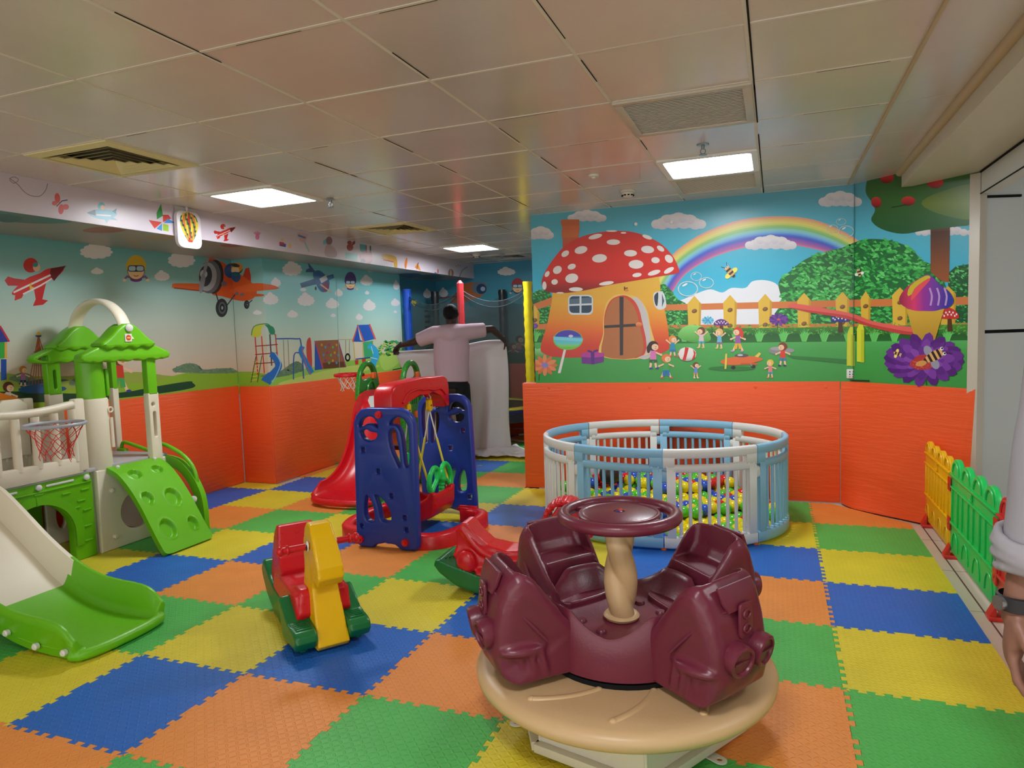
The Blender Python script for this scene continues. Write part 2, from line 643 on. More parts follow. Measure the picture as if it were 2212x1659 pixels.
sprinkler(-0.33, 2.75, 'small metal fire sprinkler right of the left square ceiling light')
sprinkler(2.37, 2.5, 'small bluish fire sprinkler between the grille and the right ceiling light')
sprinkler(-0.62, 6.95, 'tiny fire sprinkler behind the farthest ceiling light')
m_det = mat('detector_white', (222, 220, 212), 0.4)
def detector(x, y, label):
    t = root('smoke_detector', (x, y, ZC), 0, label, 'smoke detector')
    b = bmesh.new(); lathe(b, [(0.001, 0), (0.055, 0), (0.056, -0.012), (0.048, -0.016), (0.001, -0.017)], n=28)
    link('mounting_base', b, m_det, t)
    b = bmesh.new(); lathe(b, [(0.03, -0.015), (0.044, -0.018), (0.045, -0.03), (0.034, -0.046), (0.001, -0.048)], n=28)
    link('sensor_head', b, m_det, t)
    b = bmesh.new()
    for k in range(10):
        a = 2 * PI * k / 10
        box(b, (-0.006, 0.036, -0.043), (0.006, 0.043, -0.033), rot=Matrix.Identity(4)) if False else None
        c = Vector((math.cos(a) * 0.041, math.sin(a) * 0.041, -0.037))
        box(b, c - Vector((0.007, 0.007, 0.004)), c + Vector((0.007, 0.007, 0.004)), rot=Matrix.Rotation(a, 4, 'Z'))
    link('vent_slots', b, m_dark, t, smooth=0)
detector(1.72, 3.6, 'round white smoke detector near the ceiling edge above the toadstool cap')
detector(-0.9, 6.75, 'round white smoke detector left of the farthest ceiling light')
t = root('ceiling_speaker', (1.62, 2.95, ZC), 0, 'small pale ceiling puck on the panel left of the sprinkler and lamp', 'ceiling device')
b = bmesh.new(); lathe(b, [(0.001, 0), (0.04, 0), (0.036, -0.014), (0.001, -0.016)], n=24)
link('cover', b, m_det, t)
b = bmesh.new(); box(b, (-0.012, -0.012, -0.024), (0.012, 0.012, -0.014), 0.003)
link('nub', b, m_det, t)

# ---------------------------------------------------------------- orange foam wall pads
def pad_material():
    m = mat('orange_pad', (224, 84, 36), 0.42, 0.5, 0.35, 5.0, stretch=(1.2, 1.2, 9), k=1.15)
    return m
m_pad = pad_material()
def wall_pad(lo, hi, label, bev=0.006):
    b = bmesh.new(); box(b, lo, hi, bev, 2)
    o = link('wall_pad', b, m_pad)
    return tag(o, label, 'wall pad', 'orange foam pads along the walls')
wall_pad((-2.301, -1.2, 0.001), (-2.288, 3.829, 0.985), 'long glossy orange foam pad on the left wall behind the green and white playhouse')
wall_pad((-2.285, 3.832, 0.001), (-1.909, 3.846, 0.978), 'narrow orange foam pad on the front face of the left pier')
wall_pad((-1.921, 3.849, 0.001), (-1.909, 6.5, 0.975), 'orange foam pad on the side of the left pier, behind the red slide')
wall_pad((-2.101, 6.51, 0.001), (-2.085, 7.88, 0.96), 'dark orange foam pad in the back left recess behind the trampoline')
wall_pad((-2.08, 7.885, 0.001), (0.7, 7.901, 0.96), 'orange foam pad across the back wall behind the trampoline')
wall_pad((0.594, 4.235, 0.001), (3.222, 4.36, 0.962), 'wide orange foam pad under the toadstool mural behind the ball pit')
top = catmull([(3.226, 4.236, 0), (3.33, 4.185, 0), (3.6, 3.94, 0), (3.8, 3.745, 0), (3.965, 3.575, 0)], 6)
bot = catmull([(3.226, 4.236, 0), (3.3, 4.08, 0), (3.46, 3.945, 0), (3.6, 3.84, 0), (3.8, 3.68, 0)], 6)
b = bmesh.new()
rows = []
NZ = 10
for k in range(NZ + 1):
    s = k / NZ
    rows.append([b.verts.new((bp.x + (tp.x - bp.x) * s ** 0.6, bp.y + (tp.y - bp.y) * s ** 0.6, 0.001 + 0.958 * s)) for bp, tp in zip(bot, top)])
back = []
for k in (0, NZ):
    back.append([b.verts.new((p.x + 0.012, p.y + 0.012, 0.001 + 0.958 * (k / NZ))) for p in top])
for a, c in zip(rows[:-1], rows[1:]):
    for q in range(len(a) - 1):
        b.faces.new((a[q], a[q + 1], c[q + 1], c[q]))
for q in range(len(top) - 1):
    b.faces.new((rows[-1][q], rows[-1][q + 1], back[1][q + 1], back[1][q]))
    b.faces.new((rows[0][q + 1], rows[0][q], back[0][q], back[0][q + 1]))
    b.faces.new((back[0][q], back[1][q], back[1][q + 1], back[0][q + 1]))
b.faces.new([r[-1] for r in rows] + [back[1][-1], back[0][-1]])
tag(link('wall_pad', b, m_pad, smooth=60), 'bulging orange foam pad on the diagonal wall beside the yellow fence panel', 'wall pad', 'orange foam pads along the walls')
# round press studs on the pads
b = bmesh.new()
for x in (0.85, 1.75, 2.6, 3.12):
    for z in (0.92,):
        ellipsoid(b, (x, 4.236, z), (0.016, 0.003, 0.016), 16, 8)
ob = link('stud', b, m_pad, bpy.data.objects['wall_pad.005'] if 'wall_pad.005' in bpy.data.objects else None)

# ---------------------------------------------------------------- interlocking floor mats
def mat_material(name, rgb, size=42.0, strength=1.0):
    m = bpy.data.materials.new(name)
    m.use_nodes = True
    nt = m.node_tree
    b = nt.nodes['Principled BSDF']
    b.inputs['Roughness'].default_value = 0.5
    b.inputs['Specular IOR Level'].default_value = 0.45
    def mth(op, a, bb=None, c=None):
        n = nt.nodes.new('ShaderNodeMath'); n.operation = op
        for i, v in enumerate((a, bb, c)):
            if v is None: continue
            if isinstance(v, (int, float)): n.inputs[i].default_value = v
            else: nt.links.new(v, n.inputs[i])
        return n.outputs[0]
    g = nt.nodes.new('ShaderNodeNewGeometry')
    sp = nt.nodes.new('ShaderNodeSeparateXYZ')
    nt.links.new(g.outputs['Position'], sp.inputs[0])
    u = mth('MULTIPLY', sp.outputs[0], size)
    v = mth('MULTIPLY', sp.outputs[1], size)
    fu, fv = mth('SUBTRACT', mth('FRACT', u), 0.5), mth('SUBTRACT', mth('FRACT', v), 0.5)
    par = mth('FRACT', mth('MULTIPLY', mth('ADD', mth('FLOOR', u), mth('FLOOR', v)), 0.5))
    sgn = mth('SUBTRACT', mth('MULTIPLY', mth('GREATER_THAN', par, 0.25), 2.0), 1.0)
    a = mth('MULTIPLY', mth('ADD', fu, mth('MULTIPLY', fv, sgn)), 0.7071)
    c = mth('MULTIPLY', mth('SUBTRACT', mth('MULTIPLY', fv, 1.0), mth('MULTIPLY', fu, sgn)), 0.7071)
    d = mth('ADD', mth('POWER', mth('DIVIDE', mth('ABSOLUTE', a), 0.5), 2.0), mth('POWER', mth('DIVIDE', mth('ABSOLUTE', c), 0.2), 2.0))
    h = mth('MAXIMUM', mth('SUBTRACT', 1.0, d), 0.0)
    h = mth('POWER', h, 0.5)
    bp = nt.nodes.new('ShaderNodeBump')
    bp.inputs['Strength'].default_value = strength
    bp.inputs['Distance'].default_value = 0.0016
    nt.links.new(h, bp.inputs['Height'])
    n2 = nt.nodes.new('ShaderNodeTexNoise'); n2.inputs['Scale'].default_value = 2.2; n2.inputs['Detail'].default_value = 6
    nt.links.new(g.outputs['Position'], n2.inputs['Vector'])
    b2 = nt.nodes.new('ShaderNodeBump'); b2.inputs['Strength'].default_value = 0.6; b2.inputs['Distance'].default_value = 0.03
    nt.links.new(n2.outputs['Fac'], b2.inputs['Height'])
    nt.links.new(b2.outputs['Normal'], bp.inputs['Normal'])
    nt.links.new(bp.outputs['Normal'], b.inputs['Normal'])
    mx = nt.nodes.new('ShaderNodeMix'); mx.data_type = 'RGBA'
    mx.inputs[6].default_value = lin(rgb, 0.9)
    mx.inputs[7].default_value = lin(rgb, 1.15)
    n3 = nt.nodes.new('ShaderNodeTexNoise'); n3.inputs['Scale'].default_value = 5; n3.inputs['Detail'].default_value = 8
    nt.links.new(g.outputs['Position'], n3.inputs['Vector'])
    nt.links.new(n3.outputs['Fac'], mx.inputs[0])
    nt.links.new(mx.outputs[2], b.inputs['Base Color'])
    return m
MC = {'B': ('blue', mat_material('foam_blue', (30, 100, 190))), 'O': ('orange', mat_material('foam_orange', (226, 140, 62))),
      'G': ('green', mat_material('foam_green', (76, 178, 80))), 'Y': ('yellow', mat_material('foam_yellow', (216, 200, 50)))}
COLS = {  # columns i -> string over j = -3 .. 12
    -4: 'GOYBGYOBBYOGBYOG', -3: 'YBGOBYGOYBYGOBYG', -2: 'OGBYGBYGOYBOGYBO', -1: 'BYOYGOBYGOGBYGOB',
    0: 'GOOBYGOBYGOGYBGO', 1: 'YBGOBYGOBYOGBYGO', 2: 'OGYGOBYOBYGOBYGO', 3: 'BYOYGOBGOYGOGBYO',
    4: 'YOGGOGOBYGYOBGYO', 5: 'OBYGGYBYGOYGOBYG'}
def getc(i, j):
    return COLS[i][j + 3]
# corrections read from the photograph
OVR = {(0, -1): 'O', (-1, 0): 'Y', (0, 0): 'B', (1, 0): 'O', (2, 0): 'G', (3, 0): 'Y', (-1, 1): 'G', (0, 1): 'Y', (1, 1): 'B', (2, 1): 'O', (3, 1): 'G',
       (-2, 1): 'B', (-2, 0): 'G', (-2, 2): 'B', (-1, 2): 'O', (0, 2): 'G', (1, 2): 'Y', (2, 2): 'B', (-3, 2): 'Y', (-2, 3): 'Y', (-3, 3): 'G', (-1, 3): 'B', (0, 3): 'O',
       (1, 3): 'G', (2, 3): 'Y', (-2, 4): 'G', (-3, 4): 'O', (-1, 4): 'Y', (0, 4): 'B', (1, 4): 'O', (-3, 5): 'Y', (-4, 5): 'B', (-2, 5): 'O', (-1, 5): 'G', (0, 5): 'Y',
       (1, 5): 'B', (-3, 6): 'B', (-4, 6): 'Y', (-2, 6): 'Y', (-1, 6): 'O', (0, 6): 'G', (1, 6): 'Y', (-3, 7): 'Y', (-4, 7): 'O', (-2, 7): 'G', (-1, 7): 'G', (0, 7): 'O',
       (-3, 8): 'G', (-4, 8): 'G', (-1, 8): 'B', (0, 8): 'G', (-2, 8): 'O', (-1, 9): 'Y', (0, 9): 'Y', (0, 10): 'G', (5, 2): 'Y', (5, 3): 'B', (5, 4): 'Y', (5, 5): 'G', (5, 6): 'O', (5, 1): 'G',
       (4, 6): 'G', (4, 5): 'Y', (4, 4): 'B', (4, 3): 'O', (4, 2): 'G', (4, 1): 'O', (4, 0): 'G', (3, 4): 'B', (3, 5): 'Y', (2, 5): 'G', (2, 4): 'Y', (5, 0): 'O', (3, -1): 'B', (2, -1): 'Y', (1, -1): 'G'}
def edge(p, q):
    """dovetail path from p to q (exclusive of q), shared by the two mats it joins"""
    (x0, y0), (x1, y1) = p, q
    dx, dy = (x1 - x0), (y1 - y0)
    L = math.hypot(dx, dy); dx /= L; dy /= L
    out = []
    a = 0.010
    T = L / 10
    for k in range(10):
        s = k * T
        if k == 5:
            continue
        e = T * 1.0 if k == 4 else 0
        for t, n in ((0.24, -a), (0.17, a), (0.75, a), (0.68, -a)):
            tt = s + t * T + (e * 0.9 if t > 0.5 else 0)
            out.append((x0 + dx * tt - dy * n, y0 + dy * tt + dx * n))
    return out
def clip_half(poly, a, b, c):
    """keep a*x+b*y<=c"""
    out = []
    for k in range(len(poly)):
        p, q = poly[k], poly[(k + 1) % len(poly)]
        dp, dq = a * p[0] + b * p[1] - c, a * q[0] + b * q[1] - c
        if dp <= 0: out.append(p)
        if (dp < 0 < dq) or (dq < 0 < dp):
            t = dp / (dp - dq)
            out.append((p[0] + (q[0] - p[0]) * t, p[1] + (q[1] - p[1]) * t))
    return out
LM = [(2.21, .76, 'the burgundy merry-go-round'), (.65, 1.05, 'the yellow-headed rocker'), (-.5, .7, 'the big slide end'), (.3, 2.77, 'the blue swing frame'),
      (1.98, 3.5, 'the ball pit'), (-1.3, 1.95, 'the green climbing panel'), (-.7, 3.6, 'the red slide'), (-.5, 5.3, 'the man'), (3.4, 3.3, 'the yellow fence panel'), (3.35, 1.7, 'the red fence panel')]
NUM = ['', 'one', 'two', 'three', 'four', 'five', 'six', 'seven']
seen = set()
for i in range(-4, 6):
    for j in range(-3, 13):
        x0, y0, x1, y1 = i * .6, j * .6, (i + 1) * .6, (j + 1) * .6
        if i >= 1 and j >= 7: continue
        if i == -4 and j >= 11: continue
        E1 = edge((x0, y0), (x1, y0)); E2 = edge((x1, y0), (x1, y1)) if i < 5 else []
        E3 = edge((x0, y1), (x1, y1))[::-1]; E4 = edge((x0, y0), (x0, y1))[::-1]
        if i == 5: x1 = 3.63; E1 = E1; 
        poly = [(x0, y0)] + E1 + [(x1, y0)] + E2 + [(x1, y1)] + E3 + [(x0, y1)] + E4
        poly = clip_half(poly, -1, 0, 2.286)
        if i == -4 and j == 6: poly = clip_half(poly, 0, 1, 3.829)
        if i == -4 and j > 6: poly = clip_half(poly, -1, 0, 1.905)
        if i >= 0 and j == 6: poly = clip_half(poly, 0, 1, 4.232) if i >= 1 else poly
        if i == 0 and j >= 7: poly = clip_half(poly, 1, 0, 0.592)
        if j == 12: poly = clip_half(poly, 0, 1, 7.88)
        if i == 5 and j == 6: poly = clip_half(poly, .7, .714, 5.21)
        if i == 5 and j == 5: poly = clip_half(poly, .7, .714, 5.21)
        poly = [p for k, p in enumerate(poly) if (Vector(p) - Vector(poly[k - 1])).length > 1e-5]
        if len(poly) < 4: continue
        cx, cy = (x0 + x1) / 2, (y0 + y1) / 2
        poly = [((p[0] - cx) * .9984, (p[1] - cy) * .9984) for p in poly]
        if max(p[0] for p in poly) - min(p[0] for p in poly) < 0.05: continue
        cname, cm = MC[OVR.get((i, j), getc(i, j))]
        b = bmesh.new()
        lo = [b.verts.new((p[0], p[1], -0.0118)) for p in poly]
        hi = [b.verts.new((p[0], p[1], -0.0008)) for p in poly]
        top_in = [b.verts.new((p[0] * .9985, p[1] * .9985, 0)) for p in poly]
        n = len(poly)
        for k in range(n):
            b.faces.new((lo[k], lo[(k + 1) % n], hi[(k + 1) % n], hi[k]))
            b.faces.new((hi[k], hi[(k + 1) % n], top_in[(k + 1) % n], top_in[k]))
        for tri in tessellate_polygon([[Vector((p[0], p[1], 0)) for p in poly]]):
            try: b.faces.new([top_in[q] for q in tri])
            except ValueError: pass
        o = link('foam_floor_mat', b, cm, smooth=0)
        o.location = (cx, cy, 0)
        l = min(LM, key=lambda q: (q[0] - cx) ** 2 + (q[1] - cy) ** 2)
        di, dj = round((cx - l[0]) / .6), round((cy - l[1]) / .6)
        bits = []
        if di: bits.append(NUM[min(7, abs(di))] + (' right' if di > 0 else ' left'))
        if dj: bits.append(NUM[min(7, abs(dj))] + (' farther' if dj > 0 else ' nearer'))
        lab = cname + ' foam puzzle mat ' + ((' and '.join(bits) + ' from ') if bits else 'under ') + l[2]
        if lab in seen: lab += ', edge piece'
        seen.add(lab)
        tag(o, lab, 'floor mat', 'interlocking foam floor mats')
# ---------------------------------------------------------------- printed murals (flat art on the walls, one mesh per wall)
def proj(p):
    d = Vector(p) - CAM
    z = d.dot(_f)
    return (1106 + FPX * d.dot(R_) / z, 829.5 - FPX * d.dot(U_) / z)
def ray(u, v):
    return _f + R_ * ((u - 1106) / FPX) - U_ * ((v - 829.5) / FPX)

m_print = bpy.data.materials.new('printed_vinyl')
m_print.use_nodes = True
nt = m_print.node_tree
pb = nt.nodes['Principled BSDF']
pb.inputs['Roughness'].default_value = 0.3
pb.inputs['Specular IOR Level'].default_value = 0.45
at_ = nt.nodes.new('ShaderNodeAttribute')
at_.attribute_name = 'ink'
nt.links.new(at_.outputs['Color'], pb.inputs['Base Color'])

class Surf:
    def __init__(self, corners, n, parent, zstops, name='mural_print'):
        self.c = [Vector(p) for p in corners]
        self.n = Vector(n).normalized()
        self.o = self.c[0]
        self.v, self.f, self.col = [], [], []
        self.k = 1
        self.parent, self.name = parent, name
        px = [proj(p) for p in self.c]
        area = sum(px[i][0] * px[(i + 1) % 4][1] - px[(i + 1) % 4][0] * px[i][1] for i in range(4))
        self.px = px if area > 0 else px[::-1]
        # background: vertical colour gradient through the given stops
        a, b_, c_, d_ = self.c          # a,b bottom; c,d top
        for (t0, c0), (t1, c1) in zip(zstops[:-1], zstops[1:]):
            q = [a.lerp(d_, t0), b_.lerp(c_, t0), b_.lerp(c_, t1), a.lerp(d_, t1)]
            i = len(self.v)
            self.v += q
            self.col += [lin(c0), lin(c0), lin(c1), lin(c1)]
            self.f.append((i, i + 1, i + 2, i + 3))
    def add(self, pts, colf):
        P = pts
        m = len(self.px)
        for i in range(m):
            (ax, ay), (bx, by) = self.px[i], self.px[(i + 1) % m]
            ex, ey = bx - ax, by - ay
            out = []
            for k in range(len(P)):
                p, q = P[k], P[(k + 1) % len(P)]
                dp = ex * (p[1] - ay) - ey * (p[0] - ax)
                dq = ex * (q[1] - ay) - ey * (q[0] - ax)
                if dp >= 0: out.append(p)
                if dp * dq < 0:
                    t = dp / (dp - dq)
                    out.append((p[0] + (q[0] - p[0]) * t, p[1] + (q[1] - p[1]) * t))
            P = out
            if len(P) < 3: return
        o = self.o + self.n * (0.00001 * self.k)
        V = []
        for p in P:
            d = ray(*p)
            t = (o - CAM).dot(self.n) / d.dot(self.n)
            V.append(CAM + d * t)
        i0 = len(self.v)
        self.v += V
        self.col += [colf(*p) for p in P]
        for tri in tessellate_polygon([[Vector((p[0], p[1], 0)) for p in P]]):
            self.f.append(tuple(i0 + q for q in tri))
    def build(self):
        me = bpy.data.meshes.new(self.name)
        me.from_pydata([tuple(v) for v in self.v], [], self.f)
        ca = me.color_attributes.new('ink', 'FLOAT_COLOR', 'POINT')
        for i, c in enumerate(self.col):
            ca.data[i].color = c
        me.materials.append(m_print)
        o = bpy.data.objects.new(self.name, me)
        C.objects.link(o)
        o.parent = self.parent
        return o

Z0, Z1 = 0.9, 2.457
SKYR = [(0, (62, 158, 74)), (0.2, (66, 160, 78)), (0.21, (160, 205, 205)), (0.5, (84, 190, 216)), (0.75, (78, 176, 206)), (1, (98, 170, 192))]  # duller top stop: dimmer light near the ceiling put into the sky colour
W1 = Surf([(0.7225, 4.2425, Z0), (3.306, 4.2425, Z0), (3.306, 4.2425, Z1), (0.7225, 4.2425, Z1)], (0, -1, 0), wall_right, SKYR)
W2 = Surf([(3.306, 4.2425, Z0), (3.928, 3.6205, Z0), (3.928, 3.6205, Z1), (3.306, 4.2425, Z1)], (-1, -1, 0), wall_diag, SKYR)
SKYL = [(0, (112, 170, 60)), (0.14, (150, 175, 90)), (0.15, (214, 184, 158)), (0.3, (208, 196, 178)), (0.55, (192, 208, 196)), (0.8, (150, 196, 192)), (1, (108, 176, 180))]
SKYP = [(0, (120, 190, 80)), (0.14, (165, 200, 100)), (0.15, (214, 205, 180)), (0.3, (208, 212, 190)), (0.55, (180, 218, 208)), (0.8, (140, 208, 212)), (1, (110, 190, 200))]
zt = 2.234
L1 = Surf([(-2.3015, -4.0, Z0), (-2.3015, 3.8465, Z0), (-2.3015, 3.8465, zt), (-2.3015, -4.0, zt)], (1, 0, 0), wall_left, SKYL)
L1.px = [proj(p) for p in [(-2.3015, -0.6, Z0), (-2.3015, 3.8465, Z0), (-2.3015, 3.8465, zt), (-2.3015, -0.6, zt)]]
if sum(L1.px[i][0] * L1.px[(i + 1) % 4][1] - L1.px[(i + 1) % 4][0] * L1.px[i][1] for i in range(4)) < 0: L1.px = L1.px[::-1]
L2 = Surf([(-2.302, 3.8465, Z0), (-1.9215, 3.8465, Z0), (-1.9215, 3.8465, zt), (-2.302, 3.8465, zt)], (0, -1, 0), pier, SKYL)
L3 = Surf([(-1.9215, 3.8465, Z0), (-1.9215, 6.5, Z0), (-1.9215, 6.5, zt), (-1.9215, 3.8465, zt)], (1, 0, 0), pier, SKYP)
SKYB = [(0, (50, 110, 50)), (0.2, (60, 120, 60)), (0.21, (110, 150, 140)), (0.6, (70, 150, 165)), (1, (62, 150, 190))]
B1 = Surf([(-2.103, 7.9015, Z0), (0.72, 7.9015, Z0), (0.72, 7.9015, Z1), (-2.103, 7.9015, Z1)], (0, -1, 0), wall_back, SKYB)
B2 = Surf([(-2.1015, 6.5, Z0), (-2.1015, 7.9015, Z0), (-2.1015, 7.9015, zt), (-2.1015, 6.5, zt)], (1, 0, 0), wall_back_left, SKYB)
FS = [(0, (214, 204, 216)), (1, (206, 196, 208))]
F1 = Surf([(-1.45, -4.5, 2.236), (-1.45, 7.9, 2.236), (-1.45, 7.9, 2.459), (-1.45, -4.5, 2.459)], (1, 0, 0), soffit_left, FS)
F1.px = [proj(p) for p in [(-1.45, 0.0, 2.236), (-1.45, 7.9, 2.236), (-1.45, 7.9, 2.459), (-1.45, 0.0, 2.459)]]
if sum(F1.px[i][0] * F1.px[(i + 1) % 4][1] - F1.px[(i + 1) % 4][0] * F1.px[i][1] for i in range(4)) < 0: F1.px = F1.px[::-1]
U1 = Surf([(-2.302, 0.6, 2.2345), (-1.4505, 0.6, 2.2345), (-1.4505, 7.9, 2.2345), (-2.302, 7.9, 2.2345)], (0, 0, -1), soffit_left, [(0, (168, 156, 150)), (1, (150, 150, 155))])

RIGHT, LEFT, BACK, FASC, UND = [W1, W2], [L1, L2, L3], [B1, B2], [F1], [U1]
def shape(S_, pts, c, k=1.0):
    col = lin(c, k)
    for s in S_:
        s.add(pts, lambda x, y: col)
        s.k += 1
def grad(S_, pts, stops, ax=(0, 1)):
    """stops: [(t,colour)] where t = x*ax0+y*ax1 ; sliced into bands"""
    T = [s[0] for s in stops]
    n = 4
    cuts = []
    for a, b_ in zip(T[:-1], T[1:]):
        cuts += [a + (b_ - a) * k / n for k in range(n)]
    cuts.append(T[-1])
    cuts[0] -= 1e4; lastc = cuts[-1] + 1e4; cuts[-1] = lastc
    def cf(x, y):
        t = x * ax[0] + y * ax[1]
        if t <= T[0]: return lin(stops[0][1])
        for (a, ca), (b_, cb) in zip(stops[:-1], stops[1:]):
            if t <= b_:
                q = (t - a) / (b_ - a)
                A, B = lin(ca), lin(cb)
                return tuple(A[i] + (B[i] - A[i]) * q for i in range(4))
        return lin(stops[-1][1])
    for a, b_ in zip(cuts[:-1], cuts[1:]):
        P = clip_half(pts, ax[0], ax[1], b_)
        if len(P) > 2: P = clip_half(P, -ax[0], -ax[1], -a)
        if len(P) > 2:
            for s in S_: s.add(P, cf)
    for s in S_: s.k += 1
def stroke(S_, pts, wd, c, sm=0):
    if sm: pts = [(p.x, p.y) for p in catmull([(a, b, 0) for a, b in pts], sm)]
    L, Rr = [], []
    for i in range(len(pts)):
        a = pts[max(i - 1, 0)]; b_ = pts[min(i + 1, len(pts) - 1)]
        dx, dy = b_[0] - a[0], b_[1] - a[1]
        l = math.hypot(dx, dy) or 1
        ww = (wd[i * len(wd) // len(pts)] if isinstance(wd, list) else wd) / 2
        L.append((pts[i][0] - dy / l * ww, pts[i][1] + dx / l * ww))
        Rr.append((pts[i][0] + dy / l * ww, pts[i][1] - dx / l * ww))
    shape(S_, L + Rr[::-1], c)
rm = random.Random(11)
def cloud(S_, x, y, w_, h, c=(232, 228, 230), c2=None):
    pts = []
    n = 11
    for k in range(n):
        a = 2 * PI * k / n
        for t in (-.5, -.2, .2, .5):
            aa = a + t * 2 * PI / n
            r = 1.0 + 0.16 * math.cos(t * PI)
            pts.append((x + w_ / 2 * r * 0.88 * math.cos(aa), y + h / 2 * r * 0.88 * math.sin(aa) * (1 if math.sin(aa) < 0 else 0.8)))
    top = ell(x - w_ * .05, y - h * .28, w_ * .2, h * .38, 0, 16)
    if c2: shape(S_, [(p[0], p[1] + h * .06) for p in pts], c2)
    shape(S_, pts, c); shape(S_, top, c)
def puffs(S_, x, y, w_, h, c=(224, 220, 226), sh=(196, 194, 206)):
    """a rendered-looking cluster of round puffs"""
    n = 9
    for k in range(n):
        t = k / (n - 1)
        r = h * (0.2 + 0.26 * math.sin(PI * (0.1 + 0.8 * t)))
        cx, cy = x - w_ / 2 + h * .2 + (w_ - h * .4) * t, y + h * 0.12 - h * 0.25 * math.sin(PI * t) + (h * .07 if k % 2 else 0)
        grad(S_, ell(cx, cy, r * 1.15, r, 0, 16), [(cy - r * .4, c), (cy + r, sh)])
    for k in range(4):
        cx, cy = x - w_ * .22 + w_ * .15 * k, y - h * .2 + (k % 2) * h * .08
        grad(S_, ell(cx, cy, h * .26, h * .24, 0, 16), [(cy - h * .1, c), (cy + h * .25, sh)])

# ================= right wall: toadstool garden =================
R = RIGHT
grad(R, [(1140, 380), (2110, 330), (2110, 720), (1140, 720)], [(400, (92, 166, 190)), (500, (88, 182, 208)), (600, (60, 178, 214)), (700, (96, 196, 220))])  # sky again, its upper dimming painted into the ink colours
for a in ((1268, 468, 78, 26), (1168, 505, 50, 28), (1466, 480, 110, 36), (1665, 526, 104, 34), (1815, 432, 86, 34)):
    if a[0] != 1665: puffs(R, *a)
puffs(R, 2040, 500, 120, 22)
# rainbow
def arcp(t, off):
    P = [(1415, 640), (1445, 590), (1480, 552), (1540, 513), (1620, 489), (1700, 480), (1770, 488), (1830, 512), (1880, 552), (1920, 600)]
    Q = [(1445, 650), (1478, 600), (1510, 570), (1560, 540), (1625, 519), (1692, 511), (1745, 520), (1795, 542), (1835, 575), (1870, 620)]
    return None
OUT = catmull([(1395, 640, 0), (1430, 580, 0), (1462, 541, 0), (1520, 503, 0), (1600, 475, 0), (1690, 467, 0), (1770, 478, 0), (1848, 515, 0), (1885, 556, 0), (1930, 620, 0)], 5)
INN = catmull([(1448, 640, 0), (1470, 604, 0), (1500, 578, 0), (1550, 552, 0), (1615, 534, 0), (1685, 527, 0), (1740, 534, 0), (1792, 548, 0), (1830, 575, 0), (1868, 640, 0)], 5)
RB = [(0, (226, 150, 140)), (.12, (232, 196, 120)), (.26, (226, 222, 120)), (.38, (130, 190, 110)), (.5, (140, 205, 215)), (.6, (110, 170, 225)), (.7, (60, 90, 200)), (.8, (130, 90, 180)), (.92, (170, 100, 170)), (1, (226, 130, 140))]
for (a, ca), (b_, cb) in zip(RB[:-1], RB[1:]):
    for h in range(2):
        t0, t1 = a + (b_ - a) * h / 2, a + (b_ - a) * (h + 1) / 2
        A = [OUT[k].lerp(INN[k], t0) for k in range(len(OUT))]
        B = [OUT[k].lerp(INN[k], t1) for k in range(len(OUT))]
        cc = tuple(ca[i] + (cb[i] - ca[i]) * (h * .5 + .25) for i in range(3))
        shape(R, [(p.x, p.y) for p in A] + [(p.x, p.y) for p in B[::-1]], cc)
puffs(R, 1665, 526, 104, 32)
# white cloud bank
shape(R, sm2([(1440, 700), (1450, 660), (1480, 645), (1510, 632), (1535, 625), (1560, 632), (1580, 622), (1610, 622), (1625, 608), (1650, 605), (1675, 612), (1690, 630), (1705, 650), (1715, 710)], 4), (226, 228, 236))
# leafy bushes
def leaves(S_, region, n, size, cols, seed, bx):
    r = random.Random(seed)
    def inside(x, y):
        c = False
        for k in range(len(region)):
            (x1, y1), (x2, y2) = region[k], region[k - 1]
            if (y1 > y) != (y2 > y) and x < (x2 - x1) * (y - y1) / (y2 - y1) + x1: c = not c
        return c
    t = 0
    while t < n:
        x, y = r.uniform(bx[0], bx[2]), r.uniform(bx[1], bx[3])
        if not inside(x, y): continue
        t += 1
        a = r.uniform(-.6, 1.0) + (PI if r.random() < .5 else 0)
        s = size * r.uniform(.6, 1.2)
        c, sn = math.cos(a), math.sin(a)
        pts = [(x + px * c - py * sn, y + px * sn + py * c) for px, py in ((-s, 0), (-s * .3, -s * .42), (s * .4, -s * .3), (s, 0), (s * .4, s * .3), (-s * .3, s * .42))]
        col = lin(r.choice(cols))
        for q in S_:
            q.add(pts, lambda x_, y_: col)
            if t % 40 == 0: q.k += 1
            q.o = q.o
G4 = [(74, 186, 88), (60, 166, 74), (104, 206, 112), (36, 116, 58), (70, 178, 86), (52, 150, 68)]
bush = sm2([(1690, 650), (1682, 610), (1708, 585), (1740, 560), (1780, 545), (1820, 535), (1850, 522), (1880, 516), (1925, 520), (1965, 535), (1990, 560), (2022, 578), (2040, 610), (2050, 650), (2060, 700), (1700, 700)], 4)
shape(R, bush, (34, 104, 54))
leaves(R, bush, 1500, 6.4, G4, 5, (1680, 512, 2062, 702))
shape(R, [(2048, 590), (2065, 575), (2110, 568), (2110, 700), (2048, 700)], (24, 84, 50))
leaves(R, [(2046, 590), (2065, 572), (2110, 566), (2110, 700), (2046, 700)], 160, 4.5, G4[1:4], 6, (2046, 566, 2110, 700))
lb = sm2([(1420, 700), (1416, 630), (1432, 614), (1448, 625), (1462, 645), (1485, 660), (1490, 700)], 4)
shape(R, lb, (30, 100, 50)); leaves(R, lb, 220, 4.2, G4, 8, (1412, 612, 1492, 702))
lb = [(1140, 640), (1160, 628), (1185, 625), (1195, 650), (1185, 700), (1140, 700)]
